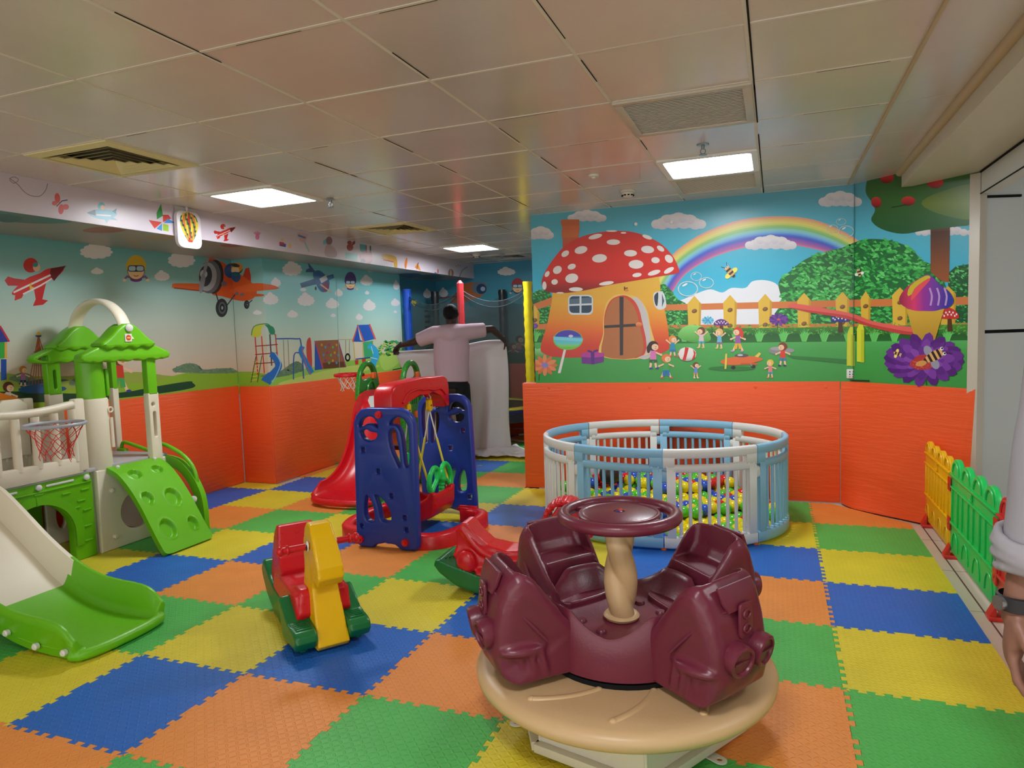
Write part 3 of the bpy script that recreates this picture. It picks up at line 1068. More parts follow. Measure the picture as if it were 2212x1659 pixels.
shape(R, lb, (30, 100, 50)); leaves(R, lb, 120, 4, G4, 9, (1140, 622, 1196, 700))
# fence rails
for y in (655, 699):
    for x0, x1 in ((1150, 1195), (1430, 2100)):
        shape(R, [(x0, y + 3), (x1, y - 14 if y == 655 else y - 2), (x1, y + 3 if y == 655 else y + 10), (x0, y + 16)], (206, 120, 66))
for k, x in enumerate((1155, 1178)[:1] + (1500, 1577, 1653, 1737, 1820, 1870, 1944, 2048)):
    w_ = 15 if x not in (1155, 1870) else 11
    t = 640 - (x - 1500) * 0.028 if x > 1200 else 660
    if x > 1900: t -= 6; w_ = 17
    shape(R, [(x - w_, t + 16), (x, t - 1), (x + w_, t + 16), (x + w_ - 2, 716), (x - w_ + 2, 716)], (218, 178, 66))
    shape(R, [(x + w_ - 5, t + 13), (x + w_, t + 16), (x + w_ - 2, 716), (x + w_ - 6, 716)], (196, 152, 50))
    for yy in (t + 32, t + 66):
        shape(R, ell(x, yy, 6, 4.6, -.3, 12), (112, 76, 44)); shape(R, ell(x - 1, yy - 1, 4, 2.6, -.3, 10), (140, 98, 60))
# tree
shape(R, [(2010, 480), (2052, 478), (2050, 608), (2030, 606), (2010, 585)], (92, 54, 34))
grad(R, [(2010, 500), (2052, 498), (2050, 610), (2036, 608), (2011, 588)], [(495, (66, 40, 28)), (540, (110, 62, 38)), (600, (150, 84, 44))])
can = sm2([(1960, 350), (1900, 370), (1876, 385), (1870, 415), (1884, 438), (1890, 455), (1882, 476), (1905, 495), (1950, 505), (2000, 497), (2060, 490), (2110, 470), (2120, 340)], 4)
grad(R, can, [(380, (58, 98, 52)), (430, (62, 112, 52)), (500, (36, 92, 50))])
grad(R, sm2([(1990, 440), (2030, 415), (2110, 400), (2110, 470), (2040, 465)], 4), [(400, (84, 116, 44)), (440, (112, 134, 48)), (470, (84, 120, 50))])
for x, y, rx, ry, a in ((1916, 384, 15, 12, -.2), (1893, 437, 11, 12, -.3), (1962, 434, 15, 10, 0), (2020, 394, 18, 13, 0), (1900, 362, 10, 8, 0)):
    grad(R, ell(x, y, rx, ry, a), [(y - ry, (214, 70, 66)), (y, (190, 48, 48)), (y + ry, (110, 24, 30))])
# lawn and hedge line
grad(R, [(1140, 712), (1700, 708), (2110, 700), (2110, 752), (1700, 744), (1140, 748)], [(706, (70, 140, 52)), (722, (36, 92, 44)), (744, (40, 110, 50))])
leaves(R, [(1140, 708), (2110, 696), (2110, 722), (1140, 726)], 700, 3.2, [(84, 160, 62), (60, 130, 54), (104, 180, 74)], 15, (1140, 696, 2110, 726))
grad(R, [(1140, 740), (1440, 742), (1700, 739), (2110, 735), (2110, 900), (1140, 900)], [(735, (84, 172, 92)), (760, (72, 160, 80)), (830, (60, 150, 70))])
def tuft(x, y, h):
    for k in range(9):
        a = (k - 4) / 4
        dx = a * h * .62
        tip = (x + dx, y - h * (1 - .35 * abs(a)))
        shape(R, [(x + a * 3 - 1.6, y), (x + dx * .45 - 1.5, y - h * .55), tip, (x + dx * .45 + 1.8, y - h * .5), (x + a * 3 + 1.6, y)], ((110, 204, 104), (84, 184, 88))[k % 2])
for x in (1155, 1478, 1520, 1590, 1640, 1692, 1737, 1780, 1832, 1888, 1932, 2046, 2098): tuft(x, 738, 30)
grad(R, sm2([(1465, 728), (1475, 708), (1500, 702), (1525, 712), (1535, 735), (1500, 740)], 4), [(702, (140, 214, 120)), (740, (74, 150, 60))])
for x, y, r in ((1150, 760, 14), (1170, 762, 16), (1188, 764, 10)):
    grad(R, ell(x, y, r, r * .6), [(y - r * .6, (150, 212, 140)), (y + r * .6, (80, 150, 74))])
# flowers behind
def petals(S_, x, y, r, n, c, c2, cc, sq=.62, rot=0, cr=.28):
    for k in range(n):
        a = rot + 2 * PI * k / n
        px, py = x + math.cos(a) * r * .62, y + math.sin(a) * r * .62 * sq
        shape(S_, ell(px, py, r * .4, r * .17, math.atan2(math.sin(a) * sq, math.cos(a)), 10), c if k % 2 else c2)
    shape(S_, ell(x, y, r * cr, r * cr * sq, 0, 14), cc)
petals(R, 1529, 692, 13, 12, (110, 196, 222), (70, 160, 200), (90, 140, 200), .6)
stroke(R, [(1537, 706), (1540, 722)], 1.5, (40, 90, 40))
petals(R, 1682, 690, 21, 14, (112, 62, 156), (84, 42, 130), (190, 100, 70), .5, cr=.2)
stroke(R, [(1680, 700), (1679, 712)], 1.5, (40, 80, 40))
petals(R, 1155, 704, 8, 12, (120, 80, 170), (96, 60, 150), (150, 100, 190), .8)
def toad(S_, x, y, w_, h, c, st=(84, 52, 36)):
    shape(S_, [(x - w_ * .1, y), (x + w_ * .1, y), (x + w_ * .16, y + h), (x - w_ * .12, y + h)], st)
    shape(S_, sm2([(x - w_ / 2, y + h * .15), (x - w_ * .4, y - h * .25), (x, y - h * .5), (x + w_ * .4, y - h * .22), (x + w_ / 2, y + h * .15), (x, y + h * .2)], 4), c)
    for k in range(9):
        shape(S_, ell(x - w_ * .38 + w_ * .095 * k, y - h * .02 - h * .22 * math.sin(PI * (k + 1) / 10) + (k % 2) * h * .16, w_ * .045, h * .07, 0, 8), (232, 228, 232))
toad(R, 1558, 699, 32, 20, (98, 48, 130)); toad(R, 1815, 690, 40, 28, (46, 52, 140)); toad(R, 2051, 682, 40, 34, (196, 48, 46))
# toadstool house
stem = sm2([(1205, 600), (1192, 650), (1182, 700), (1168, 748), (1175, 764), (1210, 772), (1300, 771), (1400, 768), (1440, 758), (1446, 742), (1440, 690), (1428, 640), (1412, 590), (1300, 580)], 4)
grad(R, stem, [(600, (224, 178, 70)), (650, (226, 170, 62)), (690, (226, 140, 50)), (715, (222, 104, 46)), (745, (208, 66, 44)), (775, (196, 56, 60))])
grad(R, [(1214, 474), (1251, 474), (1252, 492), (1248, 530), (1216, 552)], [(474, (200, 110, 62)), (500, (206, 104, 60)), (550, (176, 70, 52))])
shape(R, [(1211, 476), (1251, 475), (1250, 487), (1213, 488)], (196, 100, 52)); shape(R, [(1213, 497), (1250, 496), (1249, 512), (1214, 514)], (204, 112, 64))
cap = sm2([(1170, 612), (1176, 590), (1195, 560), (1222, 530), (1260, 510), (1310, 500), (1360, 500), (1400, 512), (1432, 530), (1455, 556), (1466, 580), (1464, 590), (1430, 596), (1380, 605), (1320, 615), (1260, 628), (1215, 633), (1180, 629)], 4)
grad(R, cap, [(500, (204, 56, 50)), (560, (216, 52, 44)), (600, (206, 46, 40)), (625, (140, 30, 30))])
for x, y, rx, ry, a in ((1286, 511, 15, 5, -.25), (1321, 499, 12, 2, 0), (1347, 503, 6, 2, 0), (1398, 512, 11, 4, .35), (1325, 523, 14.5, 6, 0), (1255, 540, 14, 8, -.25), (1221, 548, 9, 6, -.6),
                        (1295, 558, 16, 9, -.1), (1362, 547, 14, 7, 0), (1399, 539, 14, 8, .1), (1427, 537, 9, 5, .6), (1374, 571, 16, 9.5, 0), (1416, 562, 9, 6.5, .1), (1445, 559, 10, 7.5, .8),
                        (1204, 583, 10, 8, -.6), (1235, 576, 9, 6, -.3), (1182, 592, 7, 4.5, -1), (1235, 601, 14, 10, -.2), (1198, 609, 7, 6, -.2), (1376, 594, 10, 4.5, -.15), (1413, 589, 14, 5, -.3), (1445, 584, 12, 5, -.5),
                        (1244, 625, 15, 4.5, 0), (1310, 612, 16, 4, -.15), (1176, 617, 4.5, 9, 0), (1210, 632.5, 8, 1.5, 0)):
    shape(R, ell(x, y, rx, ry, a), (232, 226, 224))
# windows of the house (printed)
shape(R, rrect(1227, 637, 1281, 680, 10), (206, 214, 222))
shape(R, rrect(1230, 640, 1278, 676, 8), (42, 66, 90)); shape(R, [(1230, 646), (1278, 642), (1278, 655), (1230, 656)], (84, 110, 130))
shape(R, [(1252, 638), (1256, 638), (1256, 679), (1252, 679)], (206, 214, 222)); shape(R, [(1228, 657), (1280, 655), (1280, 659), (1228, 661)], (206, 214, 222))
shape(R, sm2([(1411, 640), (1416, 631), (1432, 631), (1438, 648), (1438, 664), (1424, 669), (1414, 660)], 4), (210, 214, 220))
shape(R, sm2([(1413, 641), (1417, 634), (1422, 633), (1420, 660), (1415, 656)], 3), (40, 60, 74)); shape(R, [(1430, 634), (1435, 650), (1430, 664)], (50, 96, 104))
# door
shape(R, sm2([(1300, 771), (1303, 720), (1303, 690), (1310, 655), (1328, 638), (1350, 636), (1375, 642), (1395, 664), (1404, 700), (1409, 768)], 4), (224, 190, 100))
shape(R, sm2([(1376, 768), (1380, 700), (1366, 650), (1376, 642), (1394, 666), (1402, 700), (1407, 768)], 4), (196, 190, 190))
shape(R, sm2([(1305, 770), (1305, 720), (1306, 680), (1318, 650), (1338, 639), (1356, 640), (1374, 655), (1386, 690), (1392, 766)], 4), (200, 70, 52))
shape(R, sm2([(1306, 770), (1306, 720), (1308, 682), (1320, 652), (1338, 642), (1352, 644), (1368, 660), (1380, 694), (1386, 766)], 4), (176, 108, 64))
shape(R, [(1338, 641), (1347, 641), (1346, 767), (1339, 768)], (52, 48, 52)); shape(R, [(1305, 703), (1376, 699), (1376, 705), (1305, 709)], (52, 48, 52))
grad(R, ell(1380, 701, 7, 5), [(696, (236, 150, 90)), (706, (190, 96, 50))])
shape(R, ell(1353, 627, 5, 3), (220, 130, 70)); stroke(R, [(1349, 619), (1349, 627)], 2, (40, 30, 30)); stroke(R, [(1349, 623), (1356, 622)], 2, (40, 30, 30))
# lollipop and gift
shape(R, [(1218, 754), (1223, 755), (1211, 806), (1205, 806)], (224, 218, 218))
shape(R, ell(1227, 734, 32, 22), (110, 190, 90))
grad(R, ell(1227, 733, 30, 20), [(714, (90, 60, 170)), (726, (60, 70, 180)), (732, (90, 190, 220)), (742, (100, 200, 200)), (748, (130, 206, 80)), (754, (90, 180, 60))])
shape(R, [(1195, 727), (1259, 731), (1258, 738), (1196, 734)], (120, 206, 230)); shape(R, ell(1233, 726, 5, 3), (210, 200, 230))
shape(R, [(1256, 764), (1280, 760), (1305, 764), (1304, 782), (1282, 787), (1257, 785)], (112, 48, 140)); shape(R, [(1255, 764), (1280, 759), (1305, 763), (1304, 770), (1281, 773), (1256, 771)], (176, 60, 150))
shape(R, [(1276, 760), (1284, 760), (1284, 787), (1277, 787)], (84, 40, 130)); shape(R, ell(1274, 759, 6, 2.4, .3), (84, 40, 130)); shape(R, ell(1287, 758, 6, 2.4, -.3), (84, 40, 130))
petals(R, 1177, 789, 27, 12, (226, 140, 96), (214, 118, 78), (140, 130, 200), .75)
stroke(R, [(1165, 808), (1164, 822)], 1.5, (40, 90, 40))
# bubbles
def bubble(x, y, r, yy=.85):
    n = 22
    o, i_ = ell(x, y, r, r * yy, 0, n), ell(x, y, r * .9, r * yy * .88, 0, n)
    for k in range(n):
        shape(R, [o[k], o[(k + 1) % n], i_[(k + 1) % n], i_[k]], ((176, 214, 220), (226, 200, 196), (196, 226, 216))[k % 3])
    shape(R, ell(x - r * .3, y - r * .4, r * .3, r * .1, -.5, 8), (226, 236, 240))
for a in ((1486, 624, 22, .75), (1504, 597, 12, .8), (1526, 611, 16, .75), (1798, 494, 13, .7), (1817, 479, 11, .7), (1828, 500, 17, .75)): bubble(*a)
# bees
def bee(S_, x, y, l, a, n=6, w1=(236, 226, 110)):
    c, s = math.cos(a), math.sin(a)
    T = lambda p: (x + p[0] * c - p[1] * s, y + p[0] * s + p[1] * c)
    for sg in (-1, 1):
        shape(S_, [T(p) for p in ell(l * .1, sg * l * .36, l * .2, l * .28, 0, 12)], w1)
    for k in range(n):
        t = -0.5 + k / n
        h = l * .24 * math.cos((k - n * .4) / n * 2.0)
        h2 = l * .24 * math.cos((k + 1 - n * .4) / n * 2.0)
        shape(S_, [T((t * l, -h)), T(((t + 1 / n) * l, -h2)), T(((t + 1 / n) * l, h2)), T((t * l, h))], (44, 34, 34) if k % 2 else (218, 170, 110))
    for sg in (-1, 1):
        shape(S_, [T(p) for p in ell(-l * .55, sg * l * .14, l * .09, l * .09, 0, 8)], (236, 236, 236)); shape(S_, [T(p) for p in ell(-l * .57, sg * l * .14, l * .05, l * .05, 0, 8)], (20, 20, 20))
        stroke(S_, [T((-l * .6, sg * l * .12)), T((-l * .85, sg * l * .3))], 1, (20, 20, 20))
bee(R, 1578, 588, 26, .85); bee(R, 1856, 590, 16, 1.3, 5, (236, 236, 236))
# ball, plane, stones, see-saw
grad(R, ell(1484, 765, 20, 15), [(750, (236, 234, 232)), (772, (224, 220, 218)), (780, (160, 150, 150))])
for pts in ([(1480, 750), (1488, 751), (1481, 779), (1474, 778), (1478, 764)], [(1497, 754), (1503, 762), (1501, 774), (1494, 778), (1499, 765)], [(1470, 754), (1465, 764), (1470, 776), (1466, 772), (1464, 762)]):
    shape(R, pts, (206, 44, 40))
shape(R, ell(1580, 796, 50, 5), (46, 120, 56))
shape(R, sm2([(1556, 782), (1570, 774), (1600, 770), (1630, 770), (1648, 776), (1630, 783), (1600, 788), (1570, 788)], 4), (222, 106, 56)); shape(R, ell(1602, 768, 15, 4), (90, 84, 90)); shape(R, ell(1599, 767, 6, 2), (200, 205, 210))
shape(R, [(1630, 770), (1640, 761), (1644, 764), (1638, 772)], (222, 200, 90)); shape(R, [(1567, 764), (1571, 764), (1569, 797), (1565, 797)], (220, 200, 80)); shape(R, [(1600, 784), (1636, 784), (1636, 788), (1600, 788)], (200, 90, 44))
shape(R, ell(1584, 794, 5, 4), (40, 40, 44)); shape(R, ell(1627, 792, 5, 3.4), (40, 40, 44)); stroke(R, [(1621, 785), (1625, 791)], 2, (150, 150, 150))
shape(R, ell(1682, 757, 22, 9), (136, 136, 138)); shape(R, ell(1702, 757, 14, 5), (150, 150, 152)); shape(R, ell(1679, 753, 15, 4), (160, 160, 162))
shape(R, [(1700, 768), (1830, 776), (1830, 786), (1712, 774)], (50, 124, 60))
shape(R, [(1830, 722), (1836, 706), (1843, 706), (1844, 722), (1846, 790), (1829, 790)], (206, 210, 52)); shape(R, [(1838, 722), (1846, 724), (1846, 791), (1838, 791)], (182, 190, 40))
shape(R, [(1851, 710), (1856, 700), (1864, 702), (1867, 712), (1867, 783), (1851, 781)], (214, 216, 60)); shape(R, [(1860, 712), (1867, 712), (1867, 783), (1860, 783)], (188, 196, 46))
shape(R, sm2([(1704, 660), (1715, 656), (1760, 662), (1820, 673), (1850, 680), (1880, 692), (1930, 702), (1990, 708), (2006, 714), (2004, 721), (1960, 719), (1890, 704), (1855, 696), (1830, 684), (1760, 674), (1710, 666)], 4), (222, 96, 90))
shape(R, sm2([(1706, 664), (1760, 672), (1830, 682), (1880, 700), (1960, 716), (2004, 719), (2000, 723), (1950, 722), (1880, 706), (1825, 688), (1750, 675)], 3), (190, 66, 64))
# cone
grad(R, [(1958, 668), (2040, 666), (2018, 740), (1978, 740)], [(668, (210, 168, 60)), (740, (176, 136, 48))])
sw = sm2([(1942, 650), (1950, 630), (1970, 612), (2000, 594), (2014, 598), (2030, 614), (2050, 630), (2060, 650), (2050, 664), (2034, 668), (2018, 672), (1996, 672), (1976, 671), (1956, 664)], 4)
grad(R, sw, [(1945, (150, 40, 70)), (1975, (214, 60, 110)), (1995, (150, 50, 150)), (2020, (110, 60, 160)), (2045, (60, 50, 150)), (2060, (40, 60, 170))], (1, 0))
shape(R, sm2([(1966, 618), (1998, 596), (2010, 600), (1990, 618), (1962, 640)], 3), (200, 180, 50)); shape(R, sm2([(1975, 624), (2004, 602), (2008, 606), (1990, 626), (1968, 650)], 3), (226, 80, 90))
for x in (2008, 2024, 2040): stroke(R, [(x, 622), (x + 5, 640), (x + 2, 660)], 4, (190, 150, 210), 3)
# purple flower with bee
fl = (1996, 777)
petals(R, *fl, 86, 20, (104, 48, 142), (84, 34, 120), (84, 34, 120), .48, .1, .5)
petals(R, *fl, 66, 18, (122, 62, 160), (92, 40, 130), (100, 46, 140), .48, .25, .45)
petals(R, *fl, 44, 14, (134, 72, 172), (104, 50, 144), (176, 56, 60), .5, .1, .5)
shape(R, ell(1992, 786, 27, 13), (178, 58, 62)); leaves(R, ell(1992, 788, 26, 12), 60, 1.5, [(214, 110, 90), (220, 140, 100), (150, 40, 50)], 3, (1965, 775, 2020, 800))
stroke(R, [(2000, 815), (2001, 832)], 2, (40, 90, 40))
bee(R, 2016, 770, 44, PI - .5 + PI + PI, 8, (150, 150, 170)); shape(R, ell(1990, 785, 12, 6, -.2), (206, 150, 84)); bee(R, 1938, 764, 16, 3.5, 5)
# children (plain cartoon figures)
def kid(S_, x, y, h, hair, top_, bot, skin_=(238, 196, 160), face=1, up=0, run=0, shoe=(60, 70, 150), longh=0):
    r = h * .17
    hx, hy = x, y + r
    lg = h * .3
    by = y + 2 * r + h * .26
    for sg in (-1, 1):
        fx = x + sg * (h * .1 + run * h * .08)
        stroke(S_, [(x + sg * h * .05, by), (fx, by + lg)], h * .07, skin_)
        stroke(S_, [(x + sg * h * .05, by - 1), (x + sg * h * .09, by + lg * (.4 if not run else .75))], h * .11, bot)
        shape(S_, ell(fx + face * h * .03, by + lg, h * .06, h * .03), shoe)
        ax = x + sg * h * .26
        stroke(S_, [(x + sg * h * .07, y + 2 * r + h * .04), (ax, y + 2 * r + h * (-.12 if up else .12))], h * .055, skin_)
        shape(S_, ell(ax, y + 2 * r + h * (-.12 if up else .12), h * .04, h * .04, 0, 8), skin_)
    shape(S_, [(x - h * .08, y + 2 * r - 1), (x + h * .08, y + 2 * r - 1), (x + h * .11, by + 1), (x - h * .11, by + 1)], top_)
    shape(S_, ell(hx, hy, r, r * .95), hair)
    if longh: shape(S_, ell(hx - face * r * .9, hy + r * .6, r * .35, r * .8), hair)
    shape(S_, ell(hx + face * r * .35, hy + r * .22, r * .66, r * .62), skin_)
    shape(S_, ell(hx + face * r * .5, hy + r * .15, r * .08, r * .1, 0, 6), (40, 30, 30)); shape(S_, ell(hx + face * r * .45, hy + r * .5, r * .2, r * .05, 0, 8), (180, 80, 80))
kid(R, 1411, 736, 66, (50, 34, 30), (214, 120, 180), (50, 96, 60), longh=1)
kid(R, 1453, 724, 50, (226, 140, 70), (40, 140, 180), (50, 110, 180), shoe=(210, 90, 70), up=1)
kid(R, 1439, 764, 58, (226, 120, 60), (70, 160, 80), (40, 110, 190), run=1, shoe=(200, 90, 80))
kid(R, 1515, 706, 50, (110, 66, 44), (214, 190, 196), (70, 170, 190), up=1, face=-1, shoe=(214, 180, 90))
kid(R, 1554, 709, 48, (222, 180, 110), (110, 180, 216), (130, 120, 140), up=1, face=-1, shoe=(214, 190, 90))
kid(R, 1594, 706, 58, (206, 66, 50), (150, 90, 160), (226, 170, 60), run=1, face=-1, longh=1, shoe=(200, 160, 200))
kid(R, 1503, 782, 38, (110, 66, 44), (100, 140, 210), (220, 150, 80), up=1, shoe=(238, 196, 160))
kid(R, 1691, 739, 56, (130, 56, 40), (214, 66, 50), (50, 130, 180), face=-1, shoe=(40, 50, 90))
kid(R, 1664, 776, 44, (224, 190, 60), (220, 130, 130), (70, 160, 180), face=-1, shoe=(226, 120, 70))
grad(R, ell(1484, 765, 20, 15), [(750, (236, 234, 232)), (772, (224, 220, 218)), (780, (160, 150, 150))])
for pts in ([(1480, 750), (1488, 751), (1481, 779), (1474, 778), (1478, 764)], [(1497, 754), (1503, 762), (1501, 774), (1494, 778), (1499, 765)], [(1470, 754), (1465, 764), (1470, 776), (1466, 772), (1464, 762)]):
    shape(R, pts, (206, 44, 40))
# seam between print sheets, and the dark strip under the switch
stroke([W2], [(1846, 392), (1844, 600), (1843, 830)], 1.2, (70, 110, 100))
shape(R, [(1836, 820), (1878, 821), (1878, 824), (1836, 823)], (24, 60, 34))
stroke([W2], [(1925, 448), (1958, 442)], 1.2, (30, 40, 34))

# ================= left wall and pier: sky with planes =================
Lf = LEFT
for a in ((208, 545, 72, 36), (392, 563, 60, 38), (350, 598, 34, 22), (210, 587, 28, 14), (10, 490, 60, 26), (631, 583, 44, 32), (596, 612, 22, 20), (800, 582, 18, 14), (792, 608, 28, 22), (585, 648, 34, 26),
          (661, 650, 38, 28), (718, 658, 30, 22), (798, 662, 28, 24), (854, 655, 20, 16), (856, 618, 14, 20), (556, 676, 20, 10), (632, 680, 24, 16), (776, 686, 16, 14), (732, 634, 18, 16), (720, 682, 12, 8), (655, 626, 14, 8), (854, 674, 8, 6), (793, 633, 10, 8)):
    cloud(Lf, *a)
# green hills
shape([L1, L2], sm2([(-80, 800), (60, 812), (150, 812), (250, 805), (310, 804), (370, 812), (440, 806), (535, 803), (560, 812), (560, 880), (-80, 880)], 4), (150, 168, 74))
shape([L1, L2], sm2([(-80, 830), (100, 845), (230, 832), (330, 824), (400, 806), (470, 806), (560, 806), (600, 820), (600, 880), (-80, 880)], 4), (140, 180, 52))
shape([L3], sm2([(560, 815), (640, 800), (720, 785), (800, 772), (880, 760), (900, 860), (560, 880)], 4), (150, 200, 84))
shape([L3], sm2([(600, 830), (680, 806), (760, 790), (820, 790), (760, 810), (700, 830)], 4), (196, 212, 110)); shape([L3], sm2([(820, 770), (845, 764), (868, 760), (860, 785), (830, 800)], 4), (176, 214, 100))
GB = [(110, 140, 110), (92, 124, 98), (126, 152, 120)]
for reg, n in ((sm2([(378, 804), (392, 788), (415, 785), (430, 790), (440, 798), (470, 796), (500, 796), (505, 806)], 3), 160), (sm2([(150, 832), (165, 815), (190, 808), (210, 815), (215, 835)], 3), 60), (sm2([(20, 820), (45, 805), (70, 812), (75, 830)], 3), 60), (sm2([(560, 812), (600, 805), (640, 780), (655, 800), (600, 815)], 3), 90)):
    xs = [p[0] for p in reg]; ys = [p[1] for p in reg]
    shape(Lf, reg, (104, 134, 104)); leaves(Lf, reg, n, 3, GB, n, (min(xs), min(ys), max(xs), max(ys)))
reg = sm2([(815, 765), (825, 742), (840, 736), (862, 740), (872, 765)], 3)
leaves(Lf, reg, 160, 4, [(40, 150, 74), (60, 176, 90), (190, 204, 90)], 77, (812, 734, 874, 768))
shape([L1], sm2([(0, 846), (150, 850), (260, 848), (330, 836), (405, 824), (416, 827), (416, 838), (330, 852), (200, 864), (0, 870)], 3), (32, 72, 48))
shape([L1], sm2([(60, 824), (100, 818), (150, 822), (60, 832), (40, 828)], 3), (50, 90, 120))
# red rocket plane
def redplane(S_, x, y, s, rot=0):
    c, sn = math.cos(rot), math.sin(rot)
    T = lambda P: [(x + (p[0] * c - p[1] * sn) * s, y + (p[0] * sn + p[1] * c) * s) for p in P]
    shape(S_, T([(-60, 8), (-66, -4), (-58, -12), (-44, -6), (-20, 0), (-30, 12)]), (196, 50, 50))
    shape(S_, T([(-46, 26), (-20, 18), (-34, 38), (-50, 42)]), (206, 52, 48))
    shape(S_, T([(-6, 14), (24, 8), (10, 46), (22, 50), (10, 58), (-12, 58), (-4, 44)]), (200, 44, 44))
    shape(S_, T(sm2([(-52, 22), (-20, -2), (10, -10), (30, -18), (64, -16), (50, 0), (20, 12), (-20, 26), (-48, 30)], 4)), (210, 52, 48))
    shape(S_, T([(36, -18), (70, -20), (40, 10), (32, -4)]), (110, 24, 34))
    stroke(S_, T([(-50, 24), (-20, 14), (34, -4)]), 4 * s, (232, 226, 226)); stroke(S_, T([(-30, 30), (10, 16), (36, 4)]), 3.4 * s, (232, 226, 226))
    shape(S_, T(ell(-6, -30, 16, 16)), (202, 52, 46)); shape(S_, T(ell(6, -24, 8, 9)), (236, 196, 160)); shape(S_, T(ell(4, -30, 6, 5)), (70, 150, 160))
    shape(S_, T([(-14, 12), (-8, 6), (-10, 16), (-4, 18), (-14, 24)]), (230, 190, 70))
redplane(Lf, 76, 602, 1.0, -.12)
# floating skydiver heads (plain figures in helmet and goggles)
def diver(S_, x, y, s, hel, suit, tall=1):
    for sg in (-1, 1):
        stroke(S_, [(x + sg * 6 * s, y + 26 * s), (x + sg * 20 * s, y + 22 * s), (x + sg * 24 * s, y + 28 * s)], 5 * s, suit)
        shape(S_, ell(x + sg * 25 * s, y + 30 * s, 4 * s, 3 * s), (238, 200, 160))
    shape(S_, ell(x, y + 28 * s, 13 * s, 6 * s), (110, 50, 130) if suit[2] > 120 else suit)
    shape(S_, ell(x, y + 10 * s, 19 * s, 19 * s), (90, 70, 60))
    shape(S_, ell(x, y + 11 * s, 17.5 * s, 17 * s), (240, 202, 150))
    shape(S_, [(x + math.cos(a) * 22 * s, y + 2 * s + math.sin(a) * 26 * s * tall) for a in [PI + PI * k / 14 for k in range(15)]] + [(x + 20 * s, y + 8 * s), (x - 20 * s, y + 8 * s)], hel)
    shape(S_, rrect(x - 18 * s, y - 2 * s, x + 18 * s, y + 12 * s, 6 * s), (60, 66, 76)); shape(S_, rrect(x - 16 * s, y, x - 1 * s, y + 10 * s, 4 * s), (176, 206, 230)); shape(S_, rrect(x + 1 * s, y, x + 16 * s, y + 10 * s, 4 * s), (176, 206, 230))
    stroke(S_, [(x - 5 * s, y + 20 * s), (x, y + 22 * s), (x + 5 * s, y + 20 * s)], 1.6 * s, (150, 70, 60))
diver(Lf, 294, 575, 1.0, (214, 178, 46), (130, 90, 150))
diver([L3], 757, 607, .58, (90, 66, 130), (206, 190, 170), 1.4)
# orange propeller plane across the corner
shape(Lf, sm2([(372, 618), (380, 612), (450, 614), (520, 624), (520, 634), (430, 628), (376, 622)], 4), (222, 104, 44)); stroke(Lf, [(376, 622), (440, 629), (510, 636)], 2.5, (160, 62, 34))
shape(Lf, [(520, 610), (530, 580), (538, 578), (542, 596), (542, 616)], (196, 66, 40))
shape(Lf, sm2([(448, 562), (475, 564), (500, 580), (530, 600), (545, 612), (555, 630), (545, 646), (520, 650), (480, 640), (455, 630)], 4), (216, 92, 40))
shape(Lf, sm2([(500, 625), (545, 612), (580, 614), (600, 620), (596, 625), (540, 630), (505, 634)], 4), (226, 102, 48)); shape(Lf, sm2([(545, 634), (570, 636), (566, 640), (545, 640)], 3), (206, 90, 44))
shape(Lf, ell(500, 585, 16, 16), (50, 90, 150)); shape(Lf, ell(512, 580, 13, 13), (214, 140, 60)); shape(Lf, ell(508, 584, 9, 8), (236, 200, 150)); shape(Lf, ell(508, 573, 10, 4, .2), (90, 70, 50)); shape(Lf, ell(509, 573, 3, 2.4), (40, 60, 70))
shape(Lf, sm2([(497, 590), (515, 588), (520, 600), (512, 610), (502, 604)], 3), (50, 90, 140)); shape(Lf, sm2([(500, 592), (520, 590), (524, 580), (512, 596)], 3), (40, 120, 90))
shape(Lf, ell(463, 598, 20, 37, .08), (48, 50, 58)); shape(Lf, ell(453, 598, 24, 36, .08), (104, 108, 116)); shape(Lf, ell(448, 598, 20, 31, .08), (168, 172, 180)); shape(Lf, ell(444, 596, 14, 23, .08), (54, 58, 66)); shape(Lf, ell(440, 592, 8, 9), (196, 200, 208))
shape(Lf, sm2([(444, 590), (452, 556), (446, 556), (438, 590)], 3), (150, 154, 164)); shape(Lf, sm2([(436, 592), (430, 626), (436, 632), (444, 600)], 3), (150, 154, 164))
for x, y, r in ((484, 613, 6), (512, 634, 4), (523, 636, 4)): shape(Lf, ell(x, y, r, r), (120, 108, 118))
stroke(Lf, [(466, 632), (472, 652)], 2.5, (60, 60, 66)); stroke(Lf, [(508, 636), (490, 660)], 2.5, (60, 60, 66)); stroke(Lf, [(545, 648), (536, 656)], 2, (60, 60, 66))
for x, y, r in ((479, 665, 13), (533, 658, 6)):
    shape(Lf, ell(x, y, r, r * 1.55), (44, 46, 52)); shape(Lf, ell(x + 1, y, r * .62, r * 1.0), (96, 100, 108)); shape(Lf, ell(x + 1, y, r * .4, r * .7), (30, 32, 36)); shape(Lf, ell(x + 1, y, r * .16, r * .3), (170, 174, 180))
